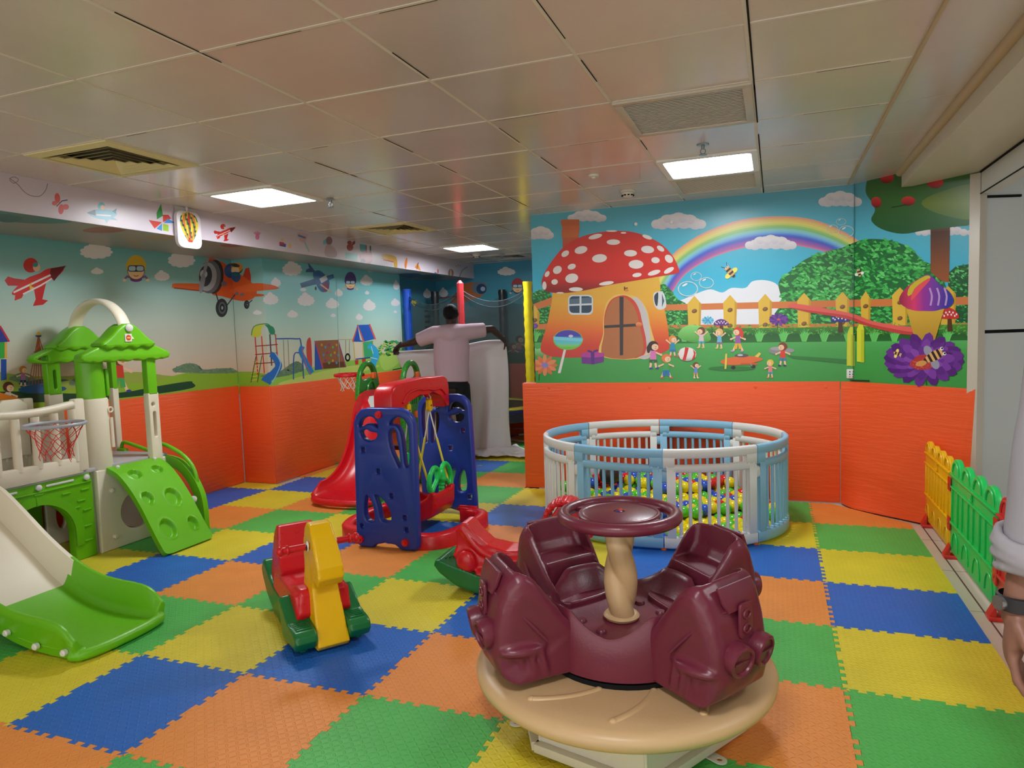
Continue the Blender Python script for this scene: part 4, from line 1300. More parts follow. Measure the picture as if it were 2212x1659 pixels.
# blue plane on the pier side
shape([L3], [(664, 566), (670, 572), (684, 590), (674, 588), (660, 588), (662, 582), (668, 580)], (70, 96, 150)); shape([L3], sm2([(676, 590), (690, 584), (706, 598), (712, 612), (706, 628), (694, 630), (682, 612)], 3), (60, 110, 160))
shape([L3], [(648, 612), (680, 602), (684, 614), (652, 622)], (44, 96, 140)); shape([L3], [(700, 598), (720, 592), (722, 600), (706, 608)], (60, 110, 160)); shape([L3], [(690, 602), (704, 594), (708, 604), (694, 612)], (214, 214, 220))
shape([L3], ell(704, 620, 7, 11, .2), (130, 70, 100)); stroke([L3], [(692, 614), (716, 632)], 3, (220, 176, 150)); shape([L3], ell(682, 623, 2, 4), (50, 60, 70))
# playground printed on the pier side
P3 = [L1, L2, L3]
for a, b_, c in (((551, 726), (557, 810), (206, 70, 50)), ((565, 726), (571, 806), (206, 80, 50)), ((583, 722), (587, 790), (90, 50, 60)), ((595, 722), (600, 780), (206, 80, 60))): stroke(P3, [a, b_], 2.6, c)
shape(P3, sm2([(543, 726), (546, 710), (558, 702), (572, 700), (565, 708), (562, 726)], 3), (206, 206, 66)); shape(P3, sm2([(572, 701), (590, 706), (594, 720), (584, 722), (578, 708)], 3), (50, 140, 110)); stroke(P3, [(543, 724), (548, 706), (566, 700), (582, 702), (594, 724)], 2, (60, 150, 80), 3)
for y in (748, 766, 786): stroke(P3, [(551, y), (600, y - 4)], 2, (150, 50, 50))
for k in range(6): stroke(P3, [(546 - k, 782 + k * 8), (560 - k, 780 + k * 8)], 1.6, (226, 196, 90))
stroke(P3, [(553, 770), (542, 826)], 1.8, (60, 90, 50)); stroke(P3, [(566, 768), (556, 826)], 1.8, (60, 110, 50))
stroke(P3, [(584, 765), (592, 770), (602, 790), (592, 806), (580, 816), (574, 826)], [12, 13, 15, 16, 18, 22], (40, 110, 190), 5); stroke(P3, [(594, 762), (606, 784), (598, 808), (588, 826)], 2, (150, 200, 236), 4)
stroke(P3, [(595, 732), (640, 732), (650, 740), (656, 818)], 2.6, (50, 90, 170), 4); stroke(P3, [(634, 820), (635, 768), (645, 762), (655, 765)], 2.4, (50, 90, 170), 3)
for x in (612, 622): stroke(P3, [(x, 734), (x + 3, 800)], 1, (150, 120, 90))
shape(P3, sm2([(662, 745), (666, 731), (672, 736), (674, 800), (664, 780)], 3), (200, 80, 70))
stroke(P3, [(654, 748), (650, 760), (660, 780), (670, 800), (674, 806)], [10, 10, 10, 12, 12], (50, 130, 206), 5); stroke(P3, [(652, 752), (662, 790), (672, 810)], 1.5, (206, 90, 70))
shape([L3], [(680, 738), (684, 737), (700, 797), (680, 800)], (50, 90, 180)); shape([L3], [(682, 736), (729, 734), (746, 793), (698, 797)], (150, 100, 72)); stroke([L3], [(680, 736), (698, 798)], 2, (206, 70, 80)); stroke([L3], [(730, 734), (747, 793)], 2.4, (150, 70, 110))
shape([L3], [(697, 784), (742, 781), (746, 793), (699, 797)], (110, 70, 50))
rr = random.Random(4)
for k in range(14): shape([L3], ell(695 + (k % 5) * 8 + (k // 5) * 4, 745 + (k // 5) * 17 + (k % 2) * 5, 2.2, 3, 0, 8), ((206, 150, 60), (60, 150, 200), (150, 60, 140), (90, 180, 90))[k % 4])
stroke([L3], [(730, 733), (764, 733)], 1.2, (210, 190, 130)); 
for x in (747, 755): stroke([L3], [(x, 734), (x, 764)], .9, (150, 130, 100))
shape([L3], ell(751, 772, 6, 9), (26, 30, 34)); shape([L3], ell(751, 772, 3, 5), (196, 206, 170))
shape([L3], [(762, 738), (772, 701), (778, 734), (786, 738)], (50, 90, 190)); shape([L3], [(774, 702), (798, 701), (810, 732), (786, 738)], (50, 100, 196)); stroke([L3], [(762, 738), (773, 702), (786, 738)], 3.2, (222, 96, 90)); stroke([L3], [(798, 700), (811, 733)], 3.2, (222, 96, 90))
shape([L3], [(764, 740), (783, 740), (783, 776), (767, 778)], (224, 214, 190)); shape([L3], [(784, 739), (806, 736), (806, 770), (787, 774)], (70, 176, 120)); 
for x in (764, 783, 806): stroke([L3], [(x, 738), (x + 3, 776)], 1.8, (226, 200, 110))
stroke([L3], [(768, 776), (803, 772)], 2.5, (40, 80, 160)); shape([L3], [(767, 778), (774, 777), (774, 787), (768, 788)], (206, 60, 50)); shape([L3], [(782, 776), (790, 775), (790, 785), (783, 786)], (206, 60, 50))
stroke([L3], [(796, 746), (808, 754), (812, 770), (806, 784), (806, 800)], [12, 13, 14, 14, 12], (60, 176, 226), 5); stroke([L3], [(802, 748), (806, 764)], 1.4, (206, 236, 246)); stroke([L3], [(800, 772), (816, 776)], 1.4, (206, 236, 246))
shape([L3], [(848, 798), (868, 794), (868, 796), (848, 800)], (30, 70, 40))
stroke([L1], [(498, 548), (506, 690), (515, 830)], 1, (120, 120, 110)); stroke([L3], [(726, 590), (734, 810)], .8, (150, 190, 190))
# far-left playhouse, tepee frame, children
shape([L1], [(-10, 704), (2, 704), (20, 738), (-10, 740)], (52, 66, 150)); stroke([L1], [(0, 704), (20, 738)], 4, (200, 50, 70)); shape([L1], [(-10, 740), (10, 739), (10, 774), (-10, 776)], (60, 170, 76)); shape([L1], [(10, 739), (15, 739), (15, 774), (10, 774)], (224, 170, 70)); shape([L1], [(2, 776), (14, 776), (14, 820), (2, 822)], (40, 80, 160))
for dx in (-22, -14, -7, 0, 8, 16, 34): stroke([L1], [(83, 724), (83 + dx, 836)], 1.8, (170, 96, 62))
for y in (760, 790): stroke([L1], [(72, y), (98, y)], 1.2, (170, 110, 80))
shape([L1], [(76, 724), (90, 724), (88, 728), (78, 728)], (50, 80, 150)); shape([L1], [(80, 718), (84, 716), (90, 724), (78, 724)], (230, 180, 60))
shape([L1], sm2([(40, 840), (80, 830), (140, 836), (130, 846), (60, 850)], 3), (44, 90, 140))
kid([L1], 50, 790, 50, (206, 130, 60), (180, 110, 170), (40, 50, 110)); kid([L1], 18, 824, 70, (92, 50, 34), (210, 200, 200), (60, 90, 180))
stroke([L1], [(-20, 850), (20, 862), (60, 874)], 16, (224, 130, 40))
kid([L1], 190, 770, 90, (60, 40, 40), (50, 110, 200), (60, 150, 200)); kid([L1], 258, 758, 96, (120, 70, 40), (206, 64, 46), (70, 170, 90), run=1)

# ================= back walls =================
Bk = BACK
for a in ((1094, 588, 40, 18), (923, 636, 18, 20), (958, 634, 20, 20), (1120, 619, 20, 12)): cloud(Bk, *a)
shape(Bk, sm2([(975, 650), (990, 625), (1005, 612), (1050, 612), (1040, 640), (990, 655)], 3), (190, 110, 60)); shape(Bk, ell(1036, 622, 17, 14), (110, 130, 150)); shape(Bk, ell(1040, 624, 11, 11), (40, 70, 110)); shape(Bk, ell(1043, 624, 5, 5), (170, 190, 210))
diver(Bk, 1118, 615, .6, (170, 56, 66), (60, 70, 90)); stroke(Bk, [(930, 646), (990, 640)], 3, (150, 70, 50))
kid(Bk, 1122, 724, 50, (50, 34, 30), (200, 120, 90), (60, 90, 160)); kid(Bk, 1108, 740, 44, (150, 80, 40), (190, 80, 70), (50, 110, 90))
shape(Bk, [(900, 770), (1150, 760), (1150, 790), (900, 800)], (40, 96, 60))

# ================= printed toys on the soffit face =================
F = FASC
stroke(F, [(20, 385), (38, 398), (50, 412), (65, 422), (85, 424), (98, 412), (103, 396)], 1.6, (140, 120, 134), 4); stroke(F, [(20, 386), (30, 382), (40, 388), (30, 396), (20, 388)], 1.4, (140, 120, 134), 3)
for sg, (x, y) in ((1, (128, 428)), (-1, (136, 452))):
    shape(F, ell(x - 4, y, 6, 11, -.1 * sg), (214, 96, 92)); 
shape(F, ell(118, 439, 6, 5), (214, 110, 104)); shape(F, ell(142, 447, 7, 6), (214, 104, 100)); stroke(F, [(122, 446), (134, 434), (146, 432)], 2.4, (90, 70, 84))
shape(F, sm2([(188, 460), (210, 452), (240, 454), (252, 460), (250, 466), (236, 474), (210, 472)], 3), (92, 180, 206)); shape(F, [(187, 460), (206, 453), (207, 466)], (74, 80, 96)); shape(F, [(242, 456), (252, 450), (250, 462)], (60, 120, 150)); shape(F, [(240, 466), (254, 476), (238, 474)], (92, 170, 200))
shape(F, ell(219, 446, 8, 9), (96, 186, 196)); shape(F, ell(222, 448, 5, 5), (236, 196, 160)); stroke(F, [(208, 464), (240, 466)], 3, (226, 230, 236)); shape(F, [(226, 474), (236, 474), (230, 482)], (92, 180, 206))
for pts, c in (([(348, 440), (352, 466), (339, 474), (338, 460)], (50, 150, 70)), ([(321, 475), (350, 480), (334, 494)], (206, 60, 50)), ([(352, 464), (364, 464), (370, 472), (352, 480)], (206, 64, 56)), ([(362, 472), (380, 482), (354, 482)], (70, 140, 206)), ([(338, 494), (350, 482), (350, 499)], (70, 150, 206)), ([(352, 483), (364, 486), (364, 500), (352, 498)], (150, 190, 60))): shape(F, pts, c)
redplane(F, 485, 500, .36, -.1)
shape(F, ell(556, 512, 4.5, 6), (206, 120, 160))
for k in range(5): stroke(F, [(555 + k, 508), (548 + k * 3.6, 499 + abs(k - 2) * 1.5)], 2, (206, 120, 160))
shape(F, [(603, 524), (618, 527), (617, 534), (604, 531)], (60, 90, 160)); shape(F, [(604, 522), (614, 524), (613, 530), (604, 528)], (190, 60, 80)); shape(F, [(606, 519), (611, 514), (612, 522)], (226, 180, 110)); shape(F, ell(626, 531, 4, 5), (222, 190, 130))
shape(F, sm2([(642, 504), (662, 504), (664, 514), (656, 524), (648, 520)], 3), (206, 176, 180)); stroke(F, [(644, 508), (660, 514)], 4, (90, 120, 190)); stroke(F, [(658, 522), (668, 544)], 3.4, (150, 196, 200))
shape(F, ell(711, 520, 7, 9), (140, 110, 120)); shape(F, sm2([(704, 530), (716, 530), (728, 545), (724, 556), (702, 552)], 3), (190, 170, 176)); shape(F, [(698, 520), (704, 516), (705, 528), (698, 528)], (110, 190, 210))
shape(F, ell(755, 524, 5, 4), (150, 64, 64)); shape(F, ell(756, 534, 7, 8), (160, 70, 68)); shape(F, ell(764, 525, 3, 5, .6), (150, 64, 64)); shape(F, [(746, 545), (772, 549), (771, 563), (746, 558)], (120, 200, 196))
shape(F, [(777, 527), (791, 529), (791, 546), (778, 543)], (90, 170, 170)); shape(F, sm2([(778, 548), (790, 543), (803, 546), (804, 562), (796, 570), (779, 562)], 3), (190, 110, 110)); stroke(F, [(800, 531), (800, 546)], 3, (40, 70, 70)); stroke(F, [(791, 530), (791, 546)], 2, (120, 50, 60)); shape(F, ell(784, 564, 5, 5), (110, 70, 100))
shape(F, sm2([(826, 550), (840, 550), (856, 556), (858, 577), (852, 577), (848, 566), (828, 562), (826, 556)], 3), (206, 164, 60)); shape(F, [(827, 560), (850, 566), (850, 577), (827, 571)], (226, 222, 226)); stroke(F, [(828, 561), (850, 566)], 2, (190, 60, 50))
for k in range(8): stroke(F, [(829 + k * 2.7, 562 + k * .6), (829 + k * 2.7, 571 + k * .6)], .6, (110, 100, 110))
shape(F, sm2([(879, 556), (880, 566), (877, 580), (874, 576), (875, 564)], 3), (222, 130, 50)); shape(F, [(902, 568), (909, 585), (896, 578)], (222, 140, 50)); stroke(F, [(904, 567), (900, 582)], 1.4, (120, 40, 40)); shape(F, ell(946, 586, 1.4, 5), (206, 70, 70)); shape(F, ell(941, 590, 2.5, 2), (80, 110, 170))
shape(F, ell(974, 590, 6, 9), (150, 110, 90)); stroke(F, [(974, 583), (974, 598)], 2, (200, 190, 170)); stroke(F, [(992, 600), (998, 585), (1010, 576)], 1.3, (90, 80, 110), 3)
for x in (986, 990, 994): shape(F, ell(x, 573 + (x % 3), 1.2, 1, 0, 6), (80, 90, 120))
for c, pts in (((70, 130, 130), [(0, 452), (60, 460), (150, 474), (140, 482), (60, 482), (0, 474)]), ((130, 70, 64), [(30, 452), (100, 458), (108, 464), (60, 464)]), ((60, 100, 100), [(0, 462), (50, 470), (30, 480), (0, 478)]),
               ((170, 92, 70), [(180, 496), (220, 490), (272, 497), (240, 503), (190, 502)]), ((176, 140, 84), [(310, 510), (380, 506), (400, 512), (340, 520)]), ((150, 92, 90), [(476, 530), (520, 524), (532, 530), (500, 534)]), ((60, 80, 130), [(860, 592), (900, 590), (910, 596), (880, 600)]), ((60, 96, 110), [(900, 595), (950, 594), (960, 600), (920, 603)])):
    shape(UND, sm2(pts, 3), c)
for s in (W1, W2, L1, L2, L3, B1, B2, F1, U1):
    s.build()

# ---------------------------------------------------------------- balloon sign, wall hooks, wall switch
t = root('balloon_sign', (-1.425, 2.46, 2.235), 0, 'white rounded sign board with a striped hot-air balloon hanging on the soffit', 'sign')
b = bmesh.new()
prism(b, rrect(-0.115, -0.145, 0.115, 0.13, 0.05, 6), 0.03, (0, 0, 0.06), (0, 1, 0), (0, 0, 1), (1, 0, 0), bev=0.004)
link('board', b, mat('sign_white', (226, 220, 226), 0.35), t)
m_bal = [mat('balloon_' + n, c, 0.4) for n, c in (('yellow', (226, 206, 70)), ('red', (196, 60, 46)), ('green', (50, 120, 80)), ('orange', (224, 130, 60)), ('black', (50, 40, 50)))]
def balr(zz):
    return 0.088 * math.sqrt(max(0, 1 - ((zz - 0.105) / 0.085) ** 2)) if zz > 0.105 else 0.088 * max(0.16, 1 - ((0.105 - zz) / 0.15) ** 1.7 * .86)
b = bmesh.new()
N = 14
rows_ = []
for k in range(15):
    zz = -0.04 + 0.225 * k / 14
    r = balr(zz) if k < 14 else 0.01
    rows_.append([b.verts.new((0.0158, -r + 2 * r * q / N, zz)) for q in range(N + 1)])
for k in range(14):
    for q in range(N):
        f = b.faces.new((rows_[k][q], rows_[k][q + 1], rows_[k + 1][q + 1], rows_[k + 1][q]))
        g_ = q // 2
        m_ = [0, 3, 0, 1, 0, 3, 0][g_]
        if (k + q * 2) % 9 < 2: m_ = 2
        if (k + q * 2) % 9 == 2: m_ = 4
        if k == 0: m_ = 1
        f.material_index = m_
o = link('balloon_picture', b, m_bal, t, smooth=0)
b = bmesh.new(); cyl(b, (0, 0, 0.185), (0, 0, 0.225), 0.01)
box(b, (-0.012, -0.1, 0.17), (-0.0145, 0.1, 0.222))
link('hanger', b, m_white, t)
m_hook = mat('hook_white', (224, 224, 220), 0.4)
for x, z in ((1.66, 2.3), (1.955, 2.29)):
    t = root('wall_hook', (x, 4.24, z), 0, 'small white knob on the mural wall, ' + ('the left one nearer the chimney' if x < 1.8 else 'the right one on the printed cloud'), 'wall knob')
    b = bmesh.new(); cyl(b, (0, 0.002, 0), (0, -0.006, 0), 0.014); cyl(b, (0, -0.006, 0), (0, -0.02, 0), 0.009, 0.011)
    link('knob', b, m_hook, t)
t = root('wall_switch', (0, 0, 0), 0, 'small white square switch plate near the mural corner above the orange pad', 'switch')
p0 = Vector((3.3, 4.238, 1.02))
b = bmesh.new(); box(b, p0 - Vector((0.034, 0.008, 0.036)), p0 + Vector((0.034, 0.003, 0.036)), 0.004)
link('plate', b, m_hook, t)
b = bmesh.new()
for dx, dz in ((-.012, .016), (.012, .016), (-.012, -.004), (.01, -.004)):
    box(b, p0 + Vector((dx - .004, -.0095, dz - .005)), p0 + Vector((dx + .004, -.0078, dz + .004)))
link('holes', b, m_dark, t, smooth=0)
b = bmesh.new()
for dx in (-.012, .01): box(b, p0 + Vector((dx - .005, -.0095, -.026)), p0 + Vector((dx + .004, -.0078, -.02)))
link('mark', b, mat('mark_red', (200, 60, 70), .5), t, smooth=0)
# ---------------------------------------------------------------- burgundy merry-go-round
m_bur = mat('burgundy_plastic', (104, 36, 54), 0.3, 0.5, 0.06, 120, k=1.1)
m_beige = mat('beige_plastic', (206, 172, 126), 0.38, 0.5, 0.05, 90)
m_steel = mat('painted_steel_white', (212, 208, 192), 0.4, 0.5, 0.08, 14)
CX, CY, DZ = 2.217, 0.765, 0.245
t = root('merry_go_round', (CX, CY, 0), 0, 'burgundy four-seat merry-go-round with round steering wheel on a beige disc', 'merry-go-round')
b = bmesh.new()
lathe(b, [(0.001, DZ + .006), (0.2, DZ + .005), (0.44, DZ), (0.5, DZ - .004), (0.528, DZ - .013), (0.539, DZ - .03), (0.536, DZ - .05), (0.52, DZ - .066), (0.49, DZ - .072), (0.001, DZ - .075)], n=96)
link('disc', b, m_beige, t, smooth=60)
for k in range(10):
    a0 = 2 * PI * k / 10 + 0.25
    b = bmesh.new()
    pts = []
    for s in range(9):
        q = s / 8
        r = 0.29 + 0.17 * q
        a = a0 - 0.42 * q
        pts.append((r * math.cos(a), r * math.sin(a), DZ + .001 - .002 * q))
    tube(b, pts, [.013] * 9, 10, flat=(1, 0.5)); ellipsoid(b, pts[0], (.013, .013, .007), 12, 8); ellipsoid(b, pts[-1], (.014, .014, .008), 12, 8)
    link('raised_rib', b, m_beige, t)
# painted steel skirt with bolt-down ears
b = bmesh.new()
SK = [(-0.235, -0.32), (0.16, -0.42), (0.42, 0.02), (0.3, 0.38), (-0.2, 0.44), (-0.43, 0.08)]
prism(b, [(x * .96, y * .96) for x, y in SK], 0.155, (0, 0, 0.0925), (1, 0, 0), (0, 1, 0), (0, 0, 1))
for k in range(6):
    p, q = Vector((*SK[k], 0)), Vector((*SK[(k + 1) % 6], 0))
    d = (q - p).normalized()
    prism(b, [(0, 0), ((q - p).length, 0), ((q - p).length, 0.03), (0, 0.03)], 0.03, p + Vector((0, 0, 0.012)), d, (0, 0, 1), Vector((d.y, -d.x, 0)), bev=0.002)
    cyl(b, p * .955 + Vector((0, 0, .03)), p * .955 + Vector((0, 0, .168)), 0.006, n=10)
link('base_skirt', b, m_steel, t, smooth=30)
for px, py, ang in ((-0.34, -0.165, 205), (0.335, -0.165, -30), (-0.05, 0.47, 95)):
    a = math.radians(ang)
    u, v = (math.cos(a), math.sin(a), 0), (-math.sin(a), math.cos(a), 0)
    pl = plate([(-.07, -.022), (.025, -.022)] + [(.025 + .022 * math.cos(q), .022 * math.sin(q)) for q in [(-PI / 2 + PI * k / 10) for k in range(1, 10)]] + [(.025, .022), (-.07, .022)], [ell(.022, 0, .009, .009, 0, 14)], 0.005, (px, py, 0.004), u, v, (0, 0, 1), 0.001)
    link('bolt_down_ear', pl, m_steel, t)
# dark bearing gap
b = bmesh.new(); lathe(b, [(0.001, DZ), (0.285, DZ), (0.285, DZ + .02), (0.001, DZ + .02)], n=48)
link('bearing_ring', b, m_dark, t)
# hub: outer wall scooped between the seats, inner deck
A0 = math.radians(277)
PODA = [math.radians(a) for a in (-32, 42, 143, 219)]
GAPS = [math.radians(a) for a in (5, 92.5, 181, 273.5)]
b = bmesh.new()
n = 96
def hubh(a):
    g = min(abs((a - q + PI) % (2 * PI) - PI) for q in GAPS)
    return 0.395 + .075 * min(1, g / .5) ** 1.6
prof = []
for k in range(n):
    a = 2 * PI * k / n
    h = hubh(a) + .02
    ca, sa = math.cos(a), math.sin(a)
    prof.append([Vector((r * ca, r * sa, z)) for r, z in ((.02, DZ + .02), (.26, DZ + .018), (.292, DZ + .03), (.295, DZ + .1), (.288, h - .01), (.282, h), (.272, h - .004), (.262, h - .02), (.225, .385), (.2, .376), (.02, .374))])
m_ = len(prof[0])
vs = [[b.verts.new(p) for p in r] for r in prof]
for k in range(n):
    for q in range(m_ - 1):
        b.faces.new((vs[k][q], vs[(k + 1) % n][q], vs[(k + 1) % n][q + 1], vs[k][q + 1]))
b.faces.new([v[0] for v in vs]); b.faces.new([v[-1] for v in vs])
link('hub', b, m_bur, t, smooth=60)
for k in range(4):
    a = A0 + PI / 2 * k + (.4 if k % 2 else -.4)
    b = bmesh.new(); lathe(b, [(.001, .386), (.014, .386), (.019, .38), (.02, .372)], (.15 * math.cos(a), .15 * math.sin(a), 0), 20)
    link('bolt_cap', b, m_bur, t)

def pod_mesh():
    """one bucket seat; x points outward from the axis, z=0 at the disc"""
    W = .15
    side = [(.17, .02), (.47, .012), (.515, .05), (.53, .10), (.525, .20), (.508, .28), (.482, .35), (.452, .385), (.42, .392), (.385, .37), (.33, .30), (.27, .225), (.22, .19), (.17, .178)]
    outer = bmesh.new()
    # loft across y with shrink towards the sides (rounded shoulders)
    def sec(y, s, zdrop):
        cx, cz = .36, .16
        return [Vector((cx + (x - cx) * s, y, max(.012, cz + (z - cz) * (s if z > cz else 1) - zdrop))) for x, z in side]
    rings_mesh(outer, [sec(-W, .80, .03), sec(-W * .97, .9, .012), sec(-W * .82, .97, .004), sec(-W * .4, 1, 0), sec(W * .4, 1, 0), sec(W * .82, .97, .004), sec(W * .97, .9, .012), sec(W, .80, .03)])
    # hull grows narrower towards the hub
    for v in outer.verts:
        if v.co.x < .36: v.co.y *= 0.80 + .20 * max(0, (v.co.x - .17) / .19)
        if v.co.x > .45: v.co.y *= 1 - (v.co.x - .45) * 2.2
    # side ledge with ribs
    for sg in (-1, 1):
        ellipsoid(outer, (.43, sg * .128, .125), (.085, .042, .022), 20, 10)
        for k in range(4):
            x = .36 + .036 * k
            tube(outer, [(x + .012, sg * (.148 - max(0, x - .4) * .35), .12), (x, sg * (.144 - max(0, x - .4) * .4), .07), (x - .01, sg * (.136 - max(0, x - .4) * .45), .03)], .0125, 8)
    for k in range(9):
        y = -.1 + .025 * k
        tube(outer, [(.51 - abs(y) * .25, y, .06), (.485 - abs(y) * .25, y, .012)], .008, 6)
    # belly bulge under the lights
    ellipsoid(outer, (.475, 0, .095), (.058, .115, .06), 24, 14)
    cut = bmesh.new()
    prof_ = [(.05, .135), (.29, .135), (.305, .245), (.31, .252), (.405, .262), (.43, .30), (.448, .40), (.45, .60), (.05, .60)]
    def csec(y, s):
        return [Vector((.26 + (x - .26) * (s if x > .26 else 1), y, z if z < .5 else z)) for x, z in prof_]
    rings_mesh(cut, [csec(-.122, .86), csec(-.105, .95), csec(-.06, 1), csec(.06, 1), csec(.105, .95), csec(.122, .86)])
    return bake(tomesh(outer), [], voxel=.0065, smooth=3), tomesh(cut)
pod_o, pod_c = pod_mesh()
pod_me = bake(pod_o, [pod_c], voxel=.0052, smooth=3)
# headlights, panels
b = bmesh.new()
for sg in (-1, 1): pass
def headlight_mesh(sg):
    b = bmesh.new()
    ax = Vector((1, sg * .12, -.18)).normalized()
    c = Vector((.508, sg * .054, .172))
    x, y, z = frame(ax)
    prof = [(.03, -.05), (.046, -.03), (.052, .03), (.05, .048), (.044, .052), (.039, .05), (.037, .044), (.001, .043)]
    rings_mesh(b, [[c + z * h + (x * math.cos(2 * PI * k / 28) + y * math.sin(2 * PI * k / 28)) * r for k in range(28)] for r, h in prof])
    box(b, (-.037, -.004, -.003), (.037, .004, .003), 0.002)
    vs_ = b.verts[:][-24:] if False else None
    return b, c + z * .046, x, y, z
pods = []
for k, a in enumerate(PODA):
    nm = 'seat_pod'
    o = link(nm, pod_me, m_bur, t, smooth=70)
    o.location = (0, 0, DZ + .018)
    o.rotation_euler = (0, 0, a)
    if k == 0:
        for sg in (-1, 1):
            bb, cc, x, y, z = headlight_mesh(sg)
            bmesh.ops.delete(bb, geom=[v for v in bb.verts if v.co.length < .06], context='VERTS')
            prism(bb, [(-.037, -.003), (.037, -.003), (.037, .003), (-.037, .003)], .005, cc, (0, 1, 0), z.cross(Vector((0, 1, 0))).normalized(), z)
            link('headlight', bb, m_bur, o)
        # visor panel on the crown, air-intake panel with two rings on the nose
        bb = bmesh.new()
        sl = Vector((-.055, 0, .15)).normalized()
        for xo, zo, th, pts in ((.494, .345, .016, [(-.065, -.045), (.065, -.045), (.082, -.012), (.084, .036), (-.084, .036), (-.082, -.012)]), (.452, .388, .012, None)):
            if pts:
                prism(bb, pts, th, (xo, 0, zo - .002), (0, 1, 0), sl, Vector((0, 1, 0)).cross(sl), bev=.006)
        link('crown_panel', bb, m_bur, o, smooth=40)
        bb = bmesh.new()
        for pts in (rrect(-.032, .215, .032, .325, .014),):
            prism(bb, pts, .01, (.522, 0, 0), (0, 1, 0), (0, 0, 1), (1, 0, 0), bev=.003)
        for zz in (.245, .29):
            tube(bb, [(.529, .017 * math.cos(q), zz + .013 * math.sin(q)) for q in [2 * PI * k2 / 16 for k2 in range(16)]], .004, 6, closed=True)
        # long brow line sweeping down both sides
        for sg in (-1, 1):
            tube(bb, [(.50, sg * .06, .305), (.47, sg * .118, .285), (.43, sg * .140, .24), (.385, sg * .149, .19), (.35, sg * .148, .15)], .0055, 8, sm=4)
        link('nose_panel', bb, m_bur, o)
        pods.append(o)
    else:
        for ch in pods[0].children:
            c2 = ch.copy(); C.objects.link(c2); c2.parent = o
# twisted column, collar and steering wheel
b = bmesh.new()
rg = []
for k in range(61):
    q = k / 60
    z = .385 + (.735 - .385) * q
    tw = 2 * PI * 0.85 * (1 - q)
    sw_ = 1 + .10 * math.sin(PI * q)
    rg.append([Vector((math.cos(th) * rr2, math.sin(th) * rr2, z)) for th in [2 * PI * j / 48 for j in range(48)] for rr2 in [(.0345 + .0175 * abs(math.cos((th - tw))) ** .9) * sw_ * (1 + .12 * (1 - q))]])
rings_mesh(b, rg)
link('twisted_column', b, m_beige, t, smooth=60)
b = bmesh.new(); lathe(b, [(.001, .37), (.05, .372), (.062, .377), (.066, .386), (.06, .394), (.05, .398), (.001, .398)], n=40)
link('column_collar', b, m_beige, t)
b = bmesh.new()
RW = .201
rg = []
for k in range(96):
    a = 2 * PI * k / 96
    rg.append([Vector(((RW + .024 * math.cos(q)) * math.cos(a), (RW + .024 * math.cos(q)) * math.sin(a), .758 + .022 * math.sin(q))) for q in [2 * PI * j / 16 for j in range(16)]])
rings_mesh(b, rg, closed=True)
lathe(b, [(.001, .728), (.05, .73), (.125, .742), (.146, .752), (.15, .762), (.146, .768), (.138, .770), (.132, .766), (.125, .769), (.02, .772), (.018, .764), (.001, .764)], n=72)
for k in range(4):
    a = A0 + PI / 4 + PI / 2 * k + .1
    rg = []
    for j in range(7):
        aa = a - .3 + .6 * j / 6
        rg.append([Vector((r * math.cos(aa), r * math.sin(aa), z)) for r, z in ((.135, .748), (.19, .748), (.19, .763), (.135, .763))])
    rings_mesh(b, rg)
link('steering_wheel', b, m_bur, t, smooth=50)
b = bmesh.new(); ellipsoid(b, (0, 0, .768), (.017, .017, .006), 16, 8)
link('centre_pin', b, mat('pin_blue', (30, 36, 110), .3), t)
b = bmesh.new(); ellipsoid(b, (.004, .006, .774), (.009, .008, .006), 12, 8)
link('pin_tip', b, mat('pin_red', (206, 60, 40), .3), t)

# ---------------------------------------------------------------- yellow-headed rocker and red rocker
m_dgreen = mat('deep_green_plastic', (14, 108, 52), 0.3, 0.5, 0.04, 90)
m_red = mat('red_plastic', (206, 20, 32), 0.28, 0.5, 0.03, 60)
m_yel = mat('yellow_plastic', (236, 186, 0), 0.28, 0.5, 0.03, 60)
m_blue = mat('blue_plastic', (22, 52, 150), 0.34, 0.5, 0.05, 70)
m_grn = mat('lime_plastic', (104, 186, 18), 0.36, 0.5, 0.05, 70)
m_mgrn = mat('mid_green_plastic', (44, 132, 40), 0.25, 0.5, 0.04, 60)
m_egrn = mat('emerald_plastic', (14, 196, 84), 0.35, 0.5, 0.04, 60)
m_ivory = mat('ivory_plastic', (232, 224, 202), 0.4, 0.5, 0.05, 60)
m_wplas = mat('white_plastic', (226, 226, 222), 0.35, 0.5, 0.03, 60)
m_eye = mat('eye_white', (235, 235, 230), 0.3)
m_blk = mat('black_plastic', (16, 16, 18), 0.35)
m_orange = mat('orange_plastic', (238, 104, 30), 0.3)
XZ = dict(u=(1, 0, 0), v=(0, 0, 1), w=(0, 1, 0))

RX, RY, RA = 0.575, 1.105, math.radians(-37)
t = root('rocking_horse', (RX, RY, 0), RA, 'rocker with yellow animal head, red seat and green rocking base', 'rocker', 'plastic ride-on rockers')
